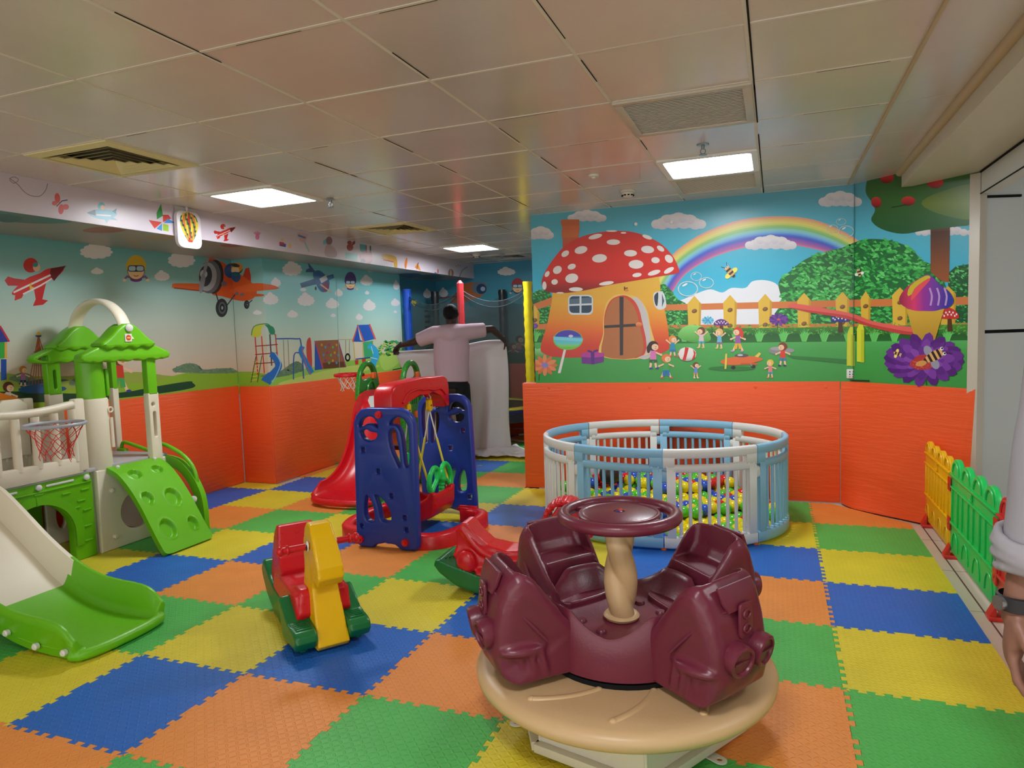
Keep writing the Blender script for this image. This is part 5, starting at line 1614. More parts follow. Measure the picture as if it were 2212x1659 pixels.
# green base
b = bmesh.new()
base = [(-.43, .235), (-.455, .205), (-.44, .16), (-.36, .085), (-.24, .03), (-.08, .004), (.1, .004), (.22, .02), (.3, .05), (.3, .11), (.2, .13), (0, .14), (-.2, .16), (-.3, .2), (-.38, .26), (-.41, .26)]
prism(b, base, .27, **XZ)
for v in b.verts:
    if v.co.x > .1: v.co.y *= .92
    if v.co.x < -.3: v.co.y *= 1.02
for sg in (-1, 1):
    prism(b, [(.12, .03), (.335, .035), (.365, .075), (.355, .105), (.33, .12), (.22, .125), (.17, .17), (.1, .22), (.06, .2)], .105, (0, sg * .125, 0), bev=.01, **XZ)
link('rocker_base', bake(tomesh(b), voxel=.007, smooth=5), m_dgreen, t, smooth=70)
for sg in (-1, 1):
    b = bmesh.new()
    for k in range(5):
        box(b, (.235 + k * .019, sg * .125 - .035, .118), (.242 + k * .019, sg * .125 + .035, .128), .0025)
    link('foot_grip', b, m_dgreen, t)
for sg in (-1, 1):
    b = bmesh.new(); ellipsoid(b, (.3, sg * .13, .032), (.02, .022, .02), 16, 8)
    link('stop_bump', b, m_dgreen, t)
b = bmesh.new()
for r_ in range(4):
    for c_ in range(6):
        p = Vector((-.375 + .02 * r_, -.075 + .03 * c_, .262 - .013 * r_ ))
        ellipsoid(b, p, (.006, .011, .006), 8, 6)
link('tread_pattern', b, m_dgreen, t)
# red seat
b = bmesh.new()
prism(b, [(-.31, .15), (-.315, .30), (-.29, .43), (-.25, .475), (-.215, .47), (-.2, .42), (-.17, .32), (-.12, .265), (-.02, .25), (.07, .255), (.13, .27), (.2, .265), (.22, .24), (.235, .15), (.2, .12), (-.1, .12), (-.25, .1)], .2, **XZ)
for v in b.verts:
    z = v.co.z
    v.co.y *= (1.22 if z < .2 else 1.08 - .9 * max(0, z - .3))
for sg in (-1, 1):
    prism(b, [(-.26, .12), (-.2, .24), (-.08, .26), (.1, .25), (.2, .24), (.225, .13), (.1, .1), (0, .12), (-.12, .07), (-.2, .05)], .05, (0, sg * .105, 0), **XZ)
link('seat', bake(tomesh(b), voxel=.007, smooth=5), m_red, t, smooth=70)
# yellow neck and head
b = bmesh.new()
prism(b, [(.1, .2), (.13, .34), (.12, .46), (.135, .54), (.175, .575), (.23, .57), (.275, .52), (.315, .46), (.355, .395), (.362, .345), (.33, .305), (.275, .315), (.255, .28), (.285, .2), (.325, .1), (.355, .035), (.33, .012), (.27, .012), (.19, .06)], .12, **XZ)
for v in b.verts:
    z = v.co.z
    v.co.y *= 1.0 + .28 * max(0, (.3 - z) / .3) - (.0 if z < .5 else .15)
link('animal_head', bake(tomesh(b), voxel=.006, smooth=6), m_yel, t, smooth=70)
b = bmesh.new()
tube(b, [(.19, -.18, .462), (.19, .18, .462)], .0165, 16)
for sg in (-1, 1):
    for k in range(2):
        ellipsoid(b, (.19, sg * (.148 + .034 * k), .462), (.024, .012 + .006 * k, .024), 18, 10)
link('handlebar', b, m_red, t)
for sg in (-1, 1):
    b = bmesh.new(); ellipsoid(b, (.232, sg * .066, .475), (.019, .006, .026), 18, 10, rot=Matrix.Rotation(.35, 4, 'Y'))
    e = link('eye', b, m_eye, t)
    b = bmesh.new(); ellipsoid(b, (.236, sg * .071, .47), (.010, .003, .016), 16, 8, rot=Matrix.Rotation(.35, 4, 'Y'))
    link('pupil', b, m_blk, e)

t = root('rocking_horse', (1.42, 1.83, 0), math.radians(4), 'red saddle rocker on a dark green base, half hidden behind the merry-go-round', 'rocker', 'plastic ride-on rockers')
b = bmesh.new()
prism(b, [(-.45, .185), (-.46, .155), (-.43, .115), (-.33, .045), (-.2, .01), (0, .004), (.18, .01), (.32, .05), (.4, .12), (.39, .15), (.3, .11), (.15, .1), (-.2, .11), (-.36, .165), (-.42, .19)], .27, bev=.008, **XZ)
link('rocker_base', bake(tomesh(b), voxel=.007, smooth=4), m_dgreen, t, smooth=70)
b = bmesh.new()
for k in range(6): ellipsoid(b, (-.405 + .012 * k, -.075 + .028 * k, .188 - .004 * k), (.008, .009, .006), 8, 6)
link('tread_pattern', b, m_dgreen, t)
b = bmesh.new()
prism(b, [(-.33, .15), (-.36, .2), (-.345, .26), (-.35, .34), (-.31, .385), (-.275, .385), (-.22, .32), (-.16, .27), (-.05, .245), (.08, .25), (.16, .3), (.2, .38), (.26, .4), (.3, .3), (.26, .12), (-.2, .1)], .14, **XZ)
for v in b.verts:
    if v.co.z < .25: v.co.y *= 1.25
for sg in (-1, 1):
    ellipsoid(b, (-.275, sg * .1, .175), (.058, .035, .068), 20, 12)
    tube(b, [(-.22, sg * .09, .11), (0, sg * .1, .1), (.22, sg * .09, .11)], .03, 12)
    tube(b, [(-.31, sg * .055, .35), (-.2, sg * .075, .24), (-.06, sg * .085, .195), (.12, sg * .085, .21)], .022, 10, sm=4)
link('seat', bake(tomesh(b), voxel=.007, smooth=5), m_red, t, smooth=70)
b = bmesh.new()
prism(b, [(.17, .2), (.19, .34), (.2, .44), (.24, .5), (.3, .5), (.37, .45), (.43, .38), (.42, .33), (.35, .33), (.32, .2)], .1, **XZ)
link('animal_head', bake(tomesh(b), voxel=.007, smooth=5), m_red, t, smooth=70)
b = bmesh.new()
for k in range(14):
    a = math.radians(200 - 13 * k)
    p = Vector((.275 + .105 * math.cos(a), 0, .375 + .135 * math.sin(a)))
    x = Vector((math.cos(a), 0, math.sin(a)))
    tube(b, [p + x * .008 * math.cos(0) + Vector((0, -.075, 0)), p + x * .02, p + Vector((0, .075, 0)) + x * .008], .0145, 10, sm=3)
link('ribbed_mane', bake(tomesh(b), voxel=.0055, smooth=2), m_red, t, smooth=70)
b = bmesh.new(); tube(b, [(.23, -.15, .40), (.23, .15, .40)], .016, 14)
for sg in (-1, 1): ellipsoid(b, (.23, sg * .15, .40), (.024, .014, .024), 16, 8)
link('handlebar', b, m_red, t)

# ---------------------------------------------------------------- oval ball pit
PX, PY, PA, PB, PH = 1.955, 3.455, .862, .725, .655
t0 = root('ball_pit', (PX, PY, 0), 0, 'oval ball pit fenced with white and light blue slatted panels', 'ball pit')
m_pw = mat('pit_white', (222, 224, 222), .38)
m_pb = mat('pit_blue', (136, 190, 222), .38)
def pe(s, off=0):
    c, s_ = math.cos(s), math.sin(s)
    nn = Vector((c / PA, s_ / PB, 0)).normalized()
    return Vector((PA * c, PB * s_, 0)) + nn * off
# arc-length table
NT = 720
tab = [0]
for k in range(NT):
    tab.append(tab[-1] + (pe(2 * PI * (k + 1) / NT) - pe(2 * PI * k / NT)).length)
LT = tab[-1]
def ang(l):
    l = l % LT
    lo, hi = 0, NT
    while hi - lo > 1:
        m = (lo + hi) // 2
        if tab[m] <= l: lo = m
        else: hi = m
    return 2 * PI * (lo + (l - tab[lo]) / (tab[lo + 1] - tab[lo])) / NT
def cbox(b, l0, l1, z0, z1, th=.036, n=8, r=.008):
    rings = []
    for k in range(n + 1):
        a = ang(l0 + (l1 - l0) * k / n)
        h = th / 2
        pts = [(-h, z0 + r), (-h + r, z0), (h - r, z0), (h, z0 + r), (h, z1 - r), (h - r, z1), (-h + r, z1), (-h, z1 - r)]
        rings.append([pe(a, o) + Vector((0, 0, z)) for o, z in pts])
    rings_mesh(b, rings)
def cbar(b, l, z0, z1, r=.0115):
    a = ang(l); p = pe(a)
    cyl(b, p + Vector((0, 0, z0)), p + Vector((0, 0, z1)), r, n=10)
# panels: find arc positions that match the joints seen in the front of the pit
L8 = LT / 8
L0 = None
# angle of the joint between front white and front blue panels
def lofa(a):
    k = (a % (2 * PI)) / (2 * PI) * NT
    i = int(k)
    return tab[i] + (tab[i + 1] - tab[i]) * (k - i)
L0 = lofa(math.radians(236))
panel_cols = ['B', 'W', 'B', 'W', 'B', 'W', 'B', 'W']
for k in range(8):
    l0, l1 = L0 + L8 * k + .003, L0 + L8 * (k + 1) - .003
    b = bmesh.new()
    e = .05
    cbox(b, l0 + .0, l1 - .0, PH - .062, PH, n=12)                      # top rail
    cbox(b, l0 + .02, l1 - .02, PH - .152, PH - .102, n=12)              # lower hand rail
    cbox(b, l0, l0 + .07, PH - .125, PH - .045, n=2); cbox(b, l1 - .08, l1, PH - .125, PH - .045, n=2)
    cbox(b, l0 + .02, l0 + .075, .03, PH - .12, n=2); cbox(b, l1 - .06, l1 - .003, .03, PH - .12, n=2)
    cbox(b, l1 - .03, l1 + .035, PH - .215, PH - .14, n=2, th=.03)        # interlocking tongue
    cbox(b, l0 + .0, l1 - .0, .012, .085, n=12, th=.042)                  # bottom rail
    nb = 8
    for q in range(nb):
        l = l0 + .075 + (l1 - l0 - .135) * (q + .5) / nb
        cbar(b, l, .07, PH - .13)
        ellipsoid(b, pe(ang(l)) + Vector((0, 0, .09)), (.018, .018, .012), 10, 6)
    w_ = panel_cols[k] == 'W'
    o = link('fence_panel', b, m_pw if w_ else m_pb, t0, smooth=50)
    o['label'] = 'white slatted panel' if w_ else 'light blue slatted panel'
    b = bmesh.new()
    p = pe(ang(l1)); cyl(b, p + Vector((0, 0, .0005)), p + Vector((0, 0, .014)), .018, n=12)
    link('foot', b, m_orange, t0)
# plastic balls
BR = .0445
ball_me = {}
for key, cname, col in (('r', 'red', (214, 34, 30)), ('y', 'yellow', (240, 214, 20)), ('g', 'green', (84, 196, 44)), ('b', 'blue', (44, 84, 196))):
    b = bmesh.new(); ellipsoid(b, (0, 0, 0), BR, 24, 14)
    me = tomesh(b)
    me.materials.append(mat('ball_' + cname, col, .16, .5, coat=.3))
    me.polygons.foreach_set('use_smooth', [True] * len(me.polygons))
    ball_me[key] = (cname, me)
rb = random.Random(21)
def top_h(x, y):
    q = (y + .62) / 1.24
    e = math.sqrt((x / .82) ** 2 + (y / .68) ** 2)
    return .0 + .19 * max(0, min(1, q)) ** .9 - .02 * x + .02 * math.sin(7 * x + 1)
cand = []
dx = 2 * BR + .0025
for lay in range(6):
    z = BR + .0005 + lay * dx * .8165
    ox, oy = (lay % 2) * dx / 2, (lay % 2) * dx * .2887
    for r_ in range(-12, 13):
        for c_ in range(-14, 15):
            x = c_ * dx + (r_ % 2) * dx / 2 + ox
            y = r_ * dx * .866 + oy
            if (x / (PA - .064)) ** 2 + (y / (PB - .064)) ** 2 > 1: continue
            if z > BR + top_h(x, y) + .01: continue
            if (Vector((x + PX, y + PY, z)) - Vector((1.50, 3.75, .26))).length < .134: continue
            depth = BR + top_h(x, y) + .01 - z
            cand.append((depth, x, y, z, lay))
# keep what can be seen: the top skin of the heap; buried balls go last
vis = [c for c in cand if c[0] < .075]
rest = [c for c in cand if c[0] >= .075]
rb.shuffle(vis)
vis.sort(key=lambda c: c[2] * .25 + abs(c[0]) * 2)
keep, extra = vis[:288], vis[288:] + [c for c in rest if c[0] < .14]
def place(c):
    _, x, y, z, _l = c
    key = rb.choice('rygbygb' if x < .2 else 'rygbgy')
    return key, Vector((PX + x + rb.uniform(-.001, .001), PY + y + rb.uniform(-.001, .001), z))
for c in keep:
    key, p = place(c)
    cname, me = ball_me[key]
    o = bpy.data.objects.new('pit_ball', me)
    C.objects.link(o)
    o.location = p
    o.rotation_euler = (rb.random() * 6, rb.random() * 6, 0)
    tag(o, 'shiny ' + cname + ' plastic ball heaped inside the fenced ball pit', 'ball', cname + ' plastic balls in the ball pit')
if extra:
    b = bmesh.new()
    cols_ = []
    for c in extra:
        key, p = place(c)
        f0 = len(b.faces)
        bmesh.ops.create_uvsphere(b, u_segments=16, v_segments=10, radius=BR, matrix=Matrix.Translation(p))
        b.faces.ensure_lookup_table()
        for f in b.faces[f0:]: f.material_index = 'rygb'.index(key)
    o = link('buried_balls', b, [mat('ball_' + n_, (0, 0, 0)) for n_ in ('red', 'yellow', 'green', 'blue')])
    tag(o, 'buried plastic balls under the top layer of the ball pit', 'balls', kind='stuff')
b = bmesh.new(); ellipsoid(b, (0, 0, 0), (.088, .085, .085), 28, 18)
o = link('large_ball', b, mat('ball_dark', (52, 30, 34), .35))
o.location = (1.50, 3.75, .26)
tag(o, 'larger dark maroon ball on the heap at the left side of the ball pit', 'ball')
YZ = dict(u=(0, 1, 0), v=(0, 0, 1), w=(1, 0, 0))
def W(o):
    """keep a part built in room coordinates in place under its root"""
    o.location = -o.parent.location
    return o
def knob(parent, p, axis, r=.022, m=None):
    b = bmesh.new()
    a = Vector(axis).normalized(); p = Vector(p)
    cyl(b, p - a * .005, p + a * .012, r * .95, r, n=10)
    cyl(b, p + a * .012, p + a * .018, r, r * .6, n=10)
    return W(link('bolt_cap', b, m or m_wplas, parent))

# ---------------------------------------------------------------- green and white playhouse
t = root('playhouse', (-1.9, 1.65, 0), 0, 'green and white plastic playhouse with gabled roofs, archway, slide and climbing panel', 'playhouse')
def arch_panel(xp, y0, y1):
    cy = (y0 + y1) / 2
    arch = [(cy - .24, -.02)] + [(cy - .24 * math.cos(a), .2 + .235 * math.sin(a)) for a in [PI * k / 20 for k in range(21)]] + [(cy + .24, -.02)]
    outer = [(y0, .0)] + [(cy - .24, 0)] + arch[1:-1] + [(cy + .24, 0), (y1, 0), (y1, .50), (y1 - .015, .575), (y0 + .015, .575), (y0, .50)]
    holes = []
    W(link('arch_panel', plate(outer, holes, .07, (xp, 0, 0), **YZ, bev=.01), m_grn, t))
    b = bmesh.new()
    out = [(cy - .30 * math.cos(a), .2 + .29 * math.sin(a)) for a in [PI * k / 24 for k in range(25)]]
    inn = [(cy - .242 * math.cos(a), .2 + .237 * math.sin(a)) for a in [PI * k / 24 for k in range(25)]]
    prism(b, [(cy - .30, .1)] + out + [(cy + .30, .1), (cy + .242, .1)] + inn[::-1] + [(cy - .242, .1)], .02, (xp + .038, 0, 0), **YZ, bev=.006)
    box(b, (xp + .03, cy - .005, .435), (xp + .052, cy + .005, .492), .002)
    for (y, z) in ((y1 - .06, .12), (y1 - .06, .22), (y1 - .055, .33), (y1 - .09, .40), (y1 - .06, .47), (cy + .2, .47), (cy + .02, .505), (cy - .17, .47), (y0 + .08, .40), (y0 + .06, .30), (y0 + .06, .2), (y0 + .06, .1), (cy + .26, .36), (cy - .25, .38)):
        box(b, (xp + .03, y - .03, z - .006), (xp + .043, y + .03, z + .006), .004)
    box(b, (xp + .03, y0 + .02, .512), (xp + .045, y1 - .01, .523), .004)
    W(link('raised_bricks', b, m_grn, t))
    b = bmesh.new()
    for c in (cy - .2, cy + .17):
        box(b, (xp + .033, c - .1, .541), (xp + .042, c + .09, .556), .005)
    W(link('slot_strip', b, m_wplas, t))
    for y in (y0 + .05, cy + .02, y1 - .045):
        knob(t, (xp + .036, y, .549), (1, 0, 0), .02)
arch_panel(-1.655, .88, 1.665)
b = bmesh.new()
box(b, (-2.2, .88, .0), (-2.14, 1.665, .575), .01)
W(link('rear_panel', b, m_grn, t))
b = bmesh.new()
box(b, (-2.18, .45, .572), (-1.62, 2.3, .60), .008)
W(link('deck', b, mat('deck_grey', (176, 176, 178), .4), t))
# railings
def railing(x, y0, y1, label=None):
    b = bmesh.new()
    box(b, (x - .025, y0, .585), (x + .025, y1, .695), .012)
    n = 6
    for k in range(n):
        y = y0 + .04 + (y1 - y0 - .08) * k / (n - 1)
        tube(b, [(x, y, .67), (x, y, 1.02 - .02 * math.sin(PI * k / (n - 1)))], .031, 12, flat=(.75, 1))
    tube(b, [(x + .012 * math.sin(PI * k / 8), y0 + (y1 - y0) * k / 8, 1.055 - .03 * math.sin(PI * k / 8)) for k in range(9)], .026, 14)
    for y in (y0, y1):
        box(b, (x - .03, y - .035, .6), (x + .03, y + .035, 1.085), .01)
    W(link('railing', b, m_ivory, t))
railing(-1.625, .9, 1.6)
railing(-2.15, .9, 1.62)
# crenel plate on rear railing
b = bmesh.new()
prism(b, [(1.38, .7), (1.38, 1.05), (1.42, 1.09), (1.53, 1.09), (1.58, 1.05), (1.58, .7)], .03, (-2.09, 0, 0), **YZ, bev=.006)
for z in (.82, .95): box(b, (-2.075, 1.66, z), (-2.05, 1.72, z + .04), .008)
box(b, (-2.12, 1.6, .6), (-2.07, 1.75, 1.0), .01)
W(link('door_plate', b, m_ivory, t))
# side panel with the round window
def ring_hole(cy, cz, r): return ell(cy, cz, r, r, 0, 28)
W(link('window_panel', plate([(1.69, 0.0), (2.26, 0.0), (2.28, .03), (2.28, .575), (1.69, .575)], [ring_hole(1.99, .235, .135)], .05, (-1.63, 0, 0), **YZ, bev=.01), m_ivory, t))
for p in ((-1.602, 1.79, .42), (-1.602, 1.79, .09)): knob(t, p, (1, 0, 0), .017, m_ivory)
W(link('window_panel', plate([(1.69, 0.0), (2.28, 0.0), (2.28, .575), (1.69, .575)], [ell(1.8 + .13 * k, .2, .035, .09) for k in range(4)], .04, (-2.16, 0, 0), **YZ, bev=.01), m_ivory, t))
b = bmesh.new(); box(b, (-2.14, 2.255, 0), (-1.65, 2.285, .575), .01)
W(link('end_panel', b, m_ivory, t))
# tower posts
b = bmesh.new(); lathe(b, [(.001, .0), (.078, .0), (.084, .01), (.084, .56), (.1, .6), (.1, 1.055), (.094, 1.07), (.001, 1.07)], (-1.695, 1.765, 0), 36)
W(link('round_post', b, m_ivory, t, smooth=50))
b = bmesh.new()
for z0, z1 in ((.72, .93),):
    tube(b, [(-1.605, 1.835, z0), (-1.605, 1.835, z1)], .012, 8, flat=(1, .6))
tube(b, [(-1.602 + 0, 1.83 + .017 * math.cos(a), .985 + .017 * math.sin(a)) for a in [2 * PI * k / 14 for k in range(14)]], .006, 6, closed=True)
W(link('post_relief', b, m_ivory, t))
b = bmesh.new(); lathe(b, [(.001, 1.05), (.088, 1.05), (.086, 1.34), (.001, 1.34)], (-1.695, 1.765, 0), 36)
box(b, (-1.69, 1.84, 1.08), (-1.63, 1.862, 1.27), .006)
W(link('upper_round_post', b, m_grn, t, smooth=50))
def flat_post(x, y0, y1, z0, z1, m, nm, holes=()):
    return W(link(nm, plate(rrect(y0, z0, y1, z1, .008, 2), holes, .055, (x, 0, 0), **YZ, bev=.006), m, t))
flat_post(-1.61, 2.135, 2.225, .56, 1.07, m_ivory, 'slotted_post', [rrect(2.165, .74, 2.192, .93, .012), ell(2.172, .985, .016)])
flat_post(-1.61, 2.14, 2.22, 1.055, 1.36, m_grn, 'upper_post')
flat_post(-2.15, 1.77, 1.875, .6, 1.10, m_ivory, 'rear_post')
flat_post(-2.15, 1.772, 1.872, 1.085, 1.37, m_grn, 'upper_post', [rrect(1.815, 1.13, 1.84, 1.27, .012)])
flat_post(-2.15, 2.285, 2.335, .58, 1.10, m_ivory, 'rear_post')
flat_post(-2.15, 2.288, 2.332, 1.085, 1.36, m_grn, 'upper_post')
# gables
def gable(x, cy, front=1):
    low = [(cy - .365, 1.352), (cy - .35, 1.378), (cy - .2, 1.435), (cy + .2, 1.435), (cy + .35, 1.378), (cy + .365, 1.352), (cy + .35, 1.328), (cy + .30, 1.318)]
    n = 5
    for k in range(n):
        for q in range(1, 6):
            a = q / 6
            low.append((cy + .30 - .6 * (k + a) / n, 1.336 - .022 * math.sin(PI * a)))
    low += [(cy - .30, 1.318), (cy - .35, 1.328)]
    holes = [sm2([(cy - .33, 1.352), (cy - .26, 1.374), (cy - .26, 1.338)], 3)] if not front else []
    W(link('eave', plate(low, holes, .085, (x, 0, 0), **YZ, bev=.014), m_grn, t))
    top = sm2([(cy - .03, 1.583), (cy - .08, 1.553), (cy - .15, 1.49), (cy - .215, 1.448)], 4, False) + [(cy - .222, 1.43)]
    n = 4
    for k in range(n):
        for q in range(1, 8):
            a = q / 8
            top.append((cy - .21 + .42 * (k + a) / n, 1.425 - .022 * math.sin(PI * a)))
    top += [(cy + .222, 1.43)] + sm2([(cy + .215, 1.448), (cy + .15, 1.49), (cy + .08, 1.553), (cy + .03, 1.583)], 4, False)
    W(link('gable', plate(top, [], .13, (x, 0, 0), **YZ, bev=.02), m_grn, t))
gable(-1.6, 1.975)
gable(-2.14, 2.03, 0)
b = bmesh.new()
tube(b, [(-1.55, 1.975, 1.47), (-1.575, 1.975, 1.56), (-1.64, 1.98, 1.665), (-1.75, 1.99, 1.735), (-1.88, 2.0, 1.755), (-2.0, 2.01, 1.725), (-2.1, 2.02, 1.65), (-2.15, 2.025, 1.55), (-2.16, 2.025, 1.50)], .05, 16, sm=4, flat=(1.0, .42))
W(link('roof_arch', b, m_ivory, t))
knob(t, (-1.535, 1.968, 1.552), (1, -.2, 0), .027)
b = bmesh.new(); box(b, (-1.537, 1.93, 1.455), (-1.529, 1.985, 1.51), .001)
W(link('sticker', b, m_wplas, t, smooth=0))
b = bmesh.new(); prism(b, ell(1.957, 1.483, .02, .02), .002, (-1.5285, 0, 0), **YZ)
W(link('sticker_print', b, mat('sticker_orange', (214, 70, 30), .5), t, smooth=0))
b = bmesh.new()
prism(b, rrect(1.944, 1.478, 1.97, 1.486, .003), .002, (-1.5272, 0, 0), **YZ)
W(link('sticker_mark', b, mat('sticker_yellow', (240, 210, 90), .5), t, smooth=0))
# climbing panel with foot pockets
prof = catmull([(-1.60, 0, .585), (-1.50, 0, .545), (-1.40, 0, .46), (-1.30, 0, .335), (-1.215, 0, .2), (-1.15, 0, .1), (-1.085, 0, .012)], 16)
NS, NY = len(prof), 84
POC = [(-1.47, 1.875, .048), (-1.47, 2.065, .042), (-1.325, 1.84, .042), (-1.30, 2.03, .058), (-1.185, 1.865, .058), (-1.175, 2.075, .04)]
b = bmesh.new()
top_, bot_ = [], []
for i, p in enumerate(prof):
    s = i / (NS - 1)
    tn = (prof[min(i + 1, NS - 1)] - prof[max(i - 1, 0)]).normalized()
    nn = Vector((-tn.z, 0, tn.x))
    if nn.z < 0: nn = -nn
    y0, y1 = 1.765 - .02 * s, 2.185 - .015 * s
    if s > .93:
        ins = .05 * (1 - math.sqrt(max(0, 1 - ((s - .93) / .07) ** 2)))
        y0 += ins; y1 -= ins
    ra, rb_ = [], []
    for j in range(NY + 1):
        y = y0 + (y1 - y0) * j / NY
        d = 0
        for cx, cy, r in POC:
            # distance along the sheet
            sl = (p.x - cx) * 1.45
            q = math.hypot(sl, y - cy) / r
            if q < 1: d = max(d, .027 * min(1, (1 - q) * 4.5))
            elif q < 1.2: d = min(d, -.0045 * math.sin(PI * (q - 1) / .2))
        ra.append(b.verts.new(p + Vector((0, y, 0)) - nn * d))
        rb_.append(b.verts.new(p + Vector((0, y, 0)) - nn * .036 if i < NS - 1 else p + Vector((-.03, y, 0))))
    top_.append(ra); bot_.append(rb_)
for i in range(NS - 1):
    for j in range(NY):
        b.faces.new((top_[i][j], top_[i][j + 1], top_[i + 1][j + 1], top_[i + 1][j]))
        b.faces.new((bot_[i][j], bot_[i + 1][j], bot_[i + 1][j + 1], bot_[i][j + 1]))
    for j in (0, NY):
        b.faces.new((top_[i][j], top_[i + 1][j], bot_[i + 1][j], bot_[i][j]))
for i in (0, NS - 1):
    for j in range(NY):
        b.faces.new((top_[i][j], top_[i][j + 1], bot_[i][j + 1], bot_[i][j]))
W(link('climbing_panel', b, m_grn, t, smooth=50))
for y in (1.82, 2.13): knob(t, (-1.565, y, .575), (.3, 0, 1), .012)
knob(t, (-1.3, 2.215, .27), (.2, -1, .3), .026)
# curved stair side with handrails
arc_o = catmull([(-1.68, .585, 0), (-1.5, .555, 0), (-1.38, .465, 0), (-1.295, .33, 0), (-1.265, .2, 0), (-1.262, .0, 0)], 6)
arc_i = catmull([(-1.68, .50, 0), (-1.52, .48, 0), (-1.42, .40, 0), (-1.355, .29, 0), (-1.33, .18, 0), (-1.33, .0, 0)], 6)
for y in (2.29,):
    b = bmesh.new()
    prism(b, [(p.x, p.y) for p in arc_o] + [(p.x, p.y) for p in arc_i[::-1]], .045, (0, y, 0), **XZ, bev=.008)
    W(link('stair_side', b, m_grn, t, smooth=50))
    b = bmesh.new()
    tube(b, [(-1.72, y, .57), (-1.70, y, .655), (-1.63, y, .66), (-1.48, y, .60), (-1.39, y, .53), (-1.345, y, .45), (-1.335, y, .37), (-1.35, y, .34)], .015, 10, sm=4)
    W(link('handrail', b, m_grn, t))
b = bmesh.new()
tube(b, [(-2.1, 2.3, .575), (-2.08, 2.3, .66), (-2.0, 2.3, .655), (-1.78, 2.3, .60), (-1.70, 2.3, .575)], .014, 10, sm=4)
box(b, (-2.12, 2.27, .55), (-2.03, 2.31, .62), .01)
W(link('handrail', b, m_grn, t))
# slide: ivory upper bed, green run-out
def slide_sec(x, zb, zt, yc=.685, hw=.215, fl=0):
    th = .022
    return [Vector((x, yc - hw - fl, zt)), Vector((x, yc - hw - fl - th, zt)), Vector((x, yc - hw - fl - th * 1.2, zt - .03)), Vector((x, yc - hw - .012, max(.001, zb - .035))), Vector((x, yc + hw + .012, max(.001, zb - .035))), Vector((x, yc + hw + fl + th * 1.2, zt - .03)), Vector((x, yc + hw + fl + th, zt)), Vector((x, yc + hw + fl, zt)), Vector((x, yc + hw - .015, zb + .03)), Vector((x, yc + hw - .035, zb)), Vector((x, yc - hw + .035, zb)), Vector((x, yc - hw + .015, zb + .03))]
st = [(-1.68, .60, .70), (-1.5, .575, .69), (-1.36, .50, .635), (-1.2, .385, .52), (-1.05, .275, .405), (-.92, .18, .32), (-.80, .115, .255), (-.68, .07, .21), (-.55, .045, .19), (-.42, .036, .185), (-.32, .033, .175), (-.26, .033, .15), (-.225, .033, .11), (-.2, .033, .065)]
def interp(x):
    for (a, b1, c1), (a2, b2, c2) in zip(st[:-1], st[1:]):
        if a <= x <= a2:
            q = (x - a) / (a2 - a)
            return b1 + (b2 - b1) * q, c1 + (c2 - c1) * q
    return st[-1][1:] if x > st[-1][0] else st[0][1:]
def bed(x0, x1, m, nm, n=40, extra=0):
    b = bmesh.new()
    secs = []
    for k in range(n + 1):
        x = x0 + (x1 - x0) * k / n
        xs = [x - .04, x, x + .04]
        zb = sum(interp(v)[0] for v in xs) / 3; zt = sum(interp(v)[1] for v in xs) / 3
        secs.append(slide_sec(x, zb + extra, zt + extra, fl=.012 + extra))
    rings_mesh(b, secs)
    if extra:
        P_ = catmull([(x, y, .03) for x, y in [(-.26, .452), (-.215, .47), (-.19, .55), (-.182, .685), (-.19, .82), (-.215, .90), (-.26, .918)]], 5)
        tube(b, P_, .0265, 12)
        return W(link(nm, bake(tomesh(b), voxel=.0055, smooth=3), m, t, smooth=60))
    return W(link(nm, b, m, t, smooth=50))
bed(-1.68, -.83, m_ivory, 'slide_bed')
bed(-.86, -.215, m_grn, 'slide_run_out', extra=.004)
b = bmesh.new()
for yy, sg in ((.452, -1), (.918, 1)):
    tube(b, [(-.8, yy, .19), (-.6, yy, .145), (-.4, yy, .13), (-.31, yy, .12), (-.28, yy, .08), (-.31, yy, .055), (-.45, yy, .052), (-.6, yy, .07)], .006, 6, sm=4)
W(link('slide_relief', b, m_grn, t))
for x, z in ((-.735, .125), (-.655, .095), (-.46, .055), (-.275, .05)): knob(t, (x, .436, z), (0, -1, 0), .0165)
# second small tower behind the slide top (mostly out of view)
for y in (.42, .93):
    flat_post(-1.64, y - .035, y + .035, 0, 1.07, m_ivory, 'slide_post')
    flat_post(-2.12, y - .035, y + .035, 0, 1.07, m_ivory, 'slide_post')

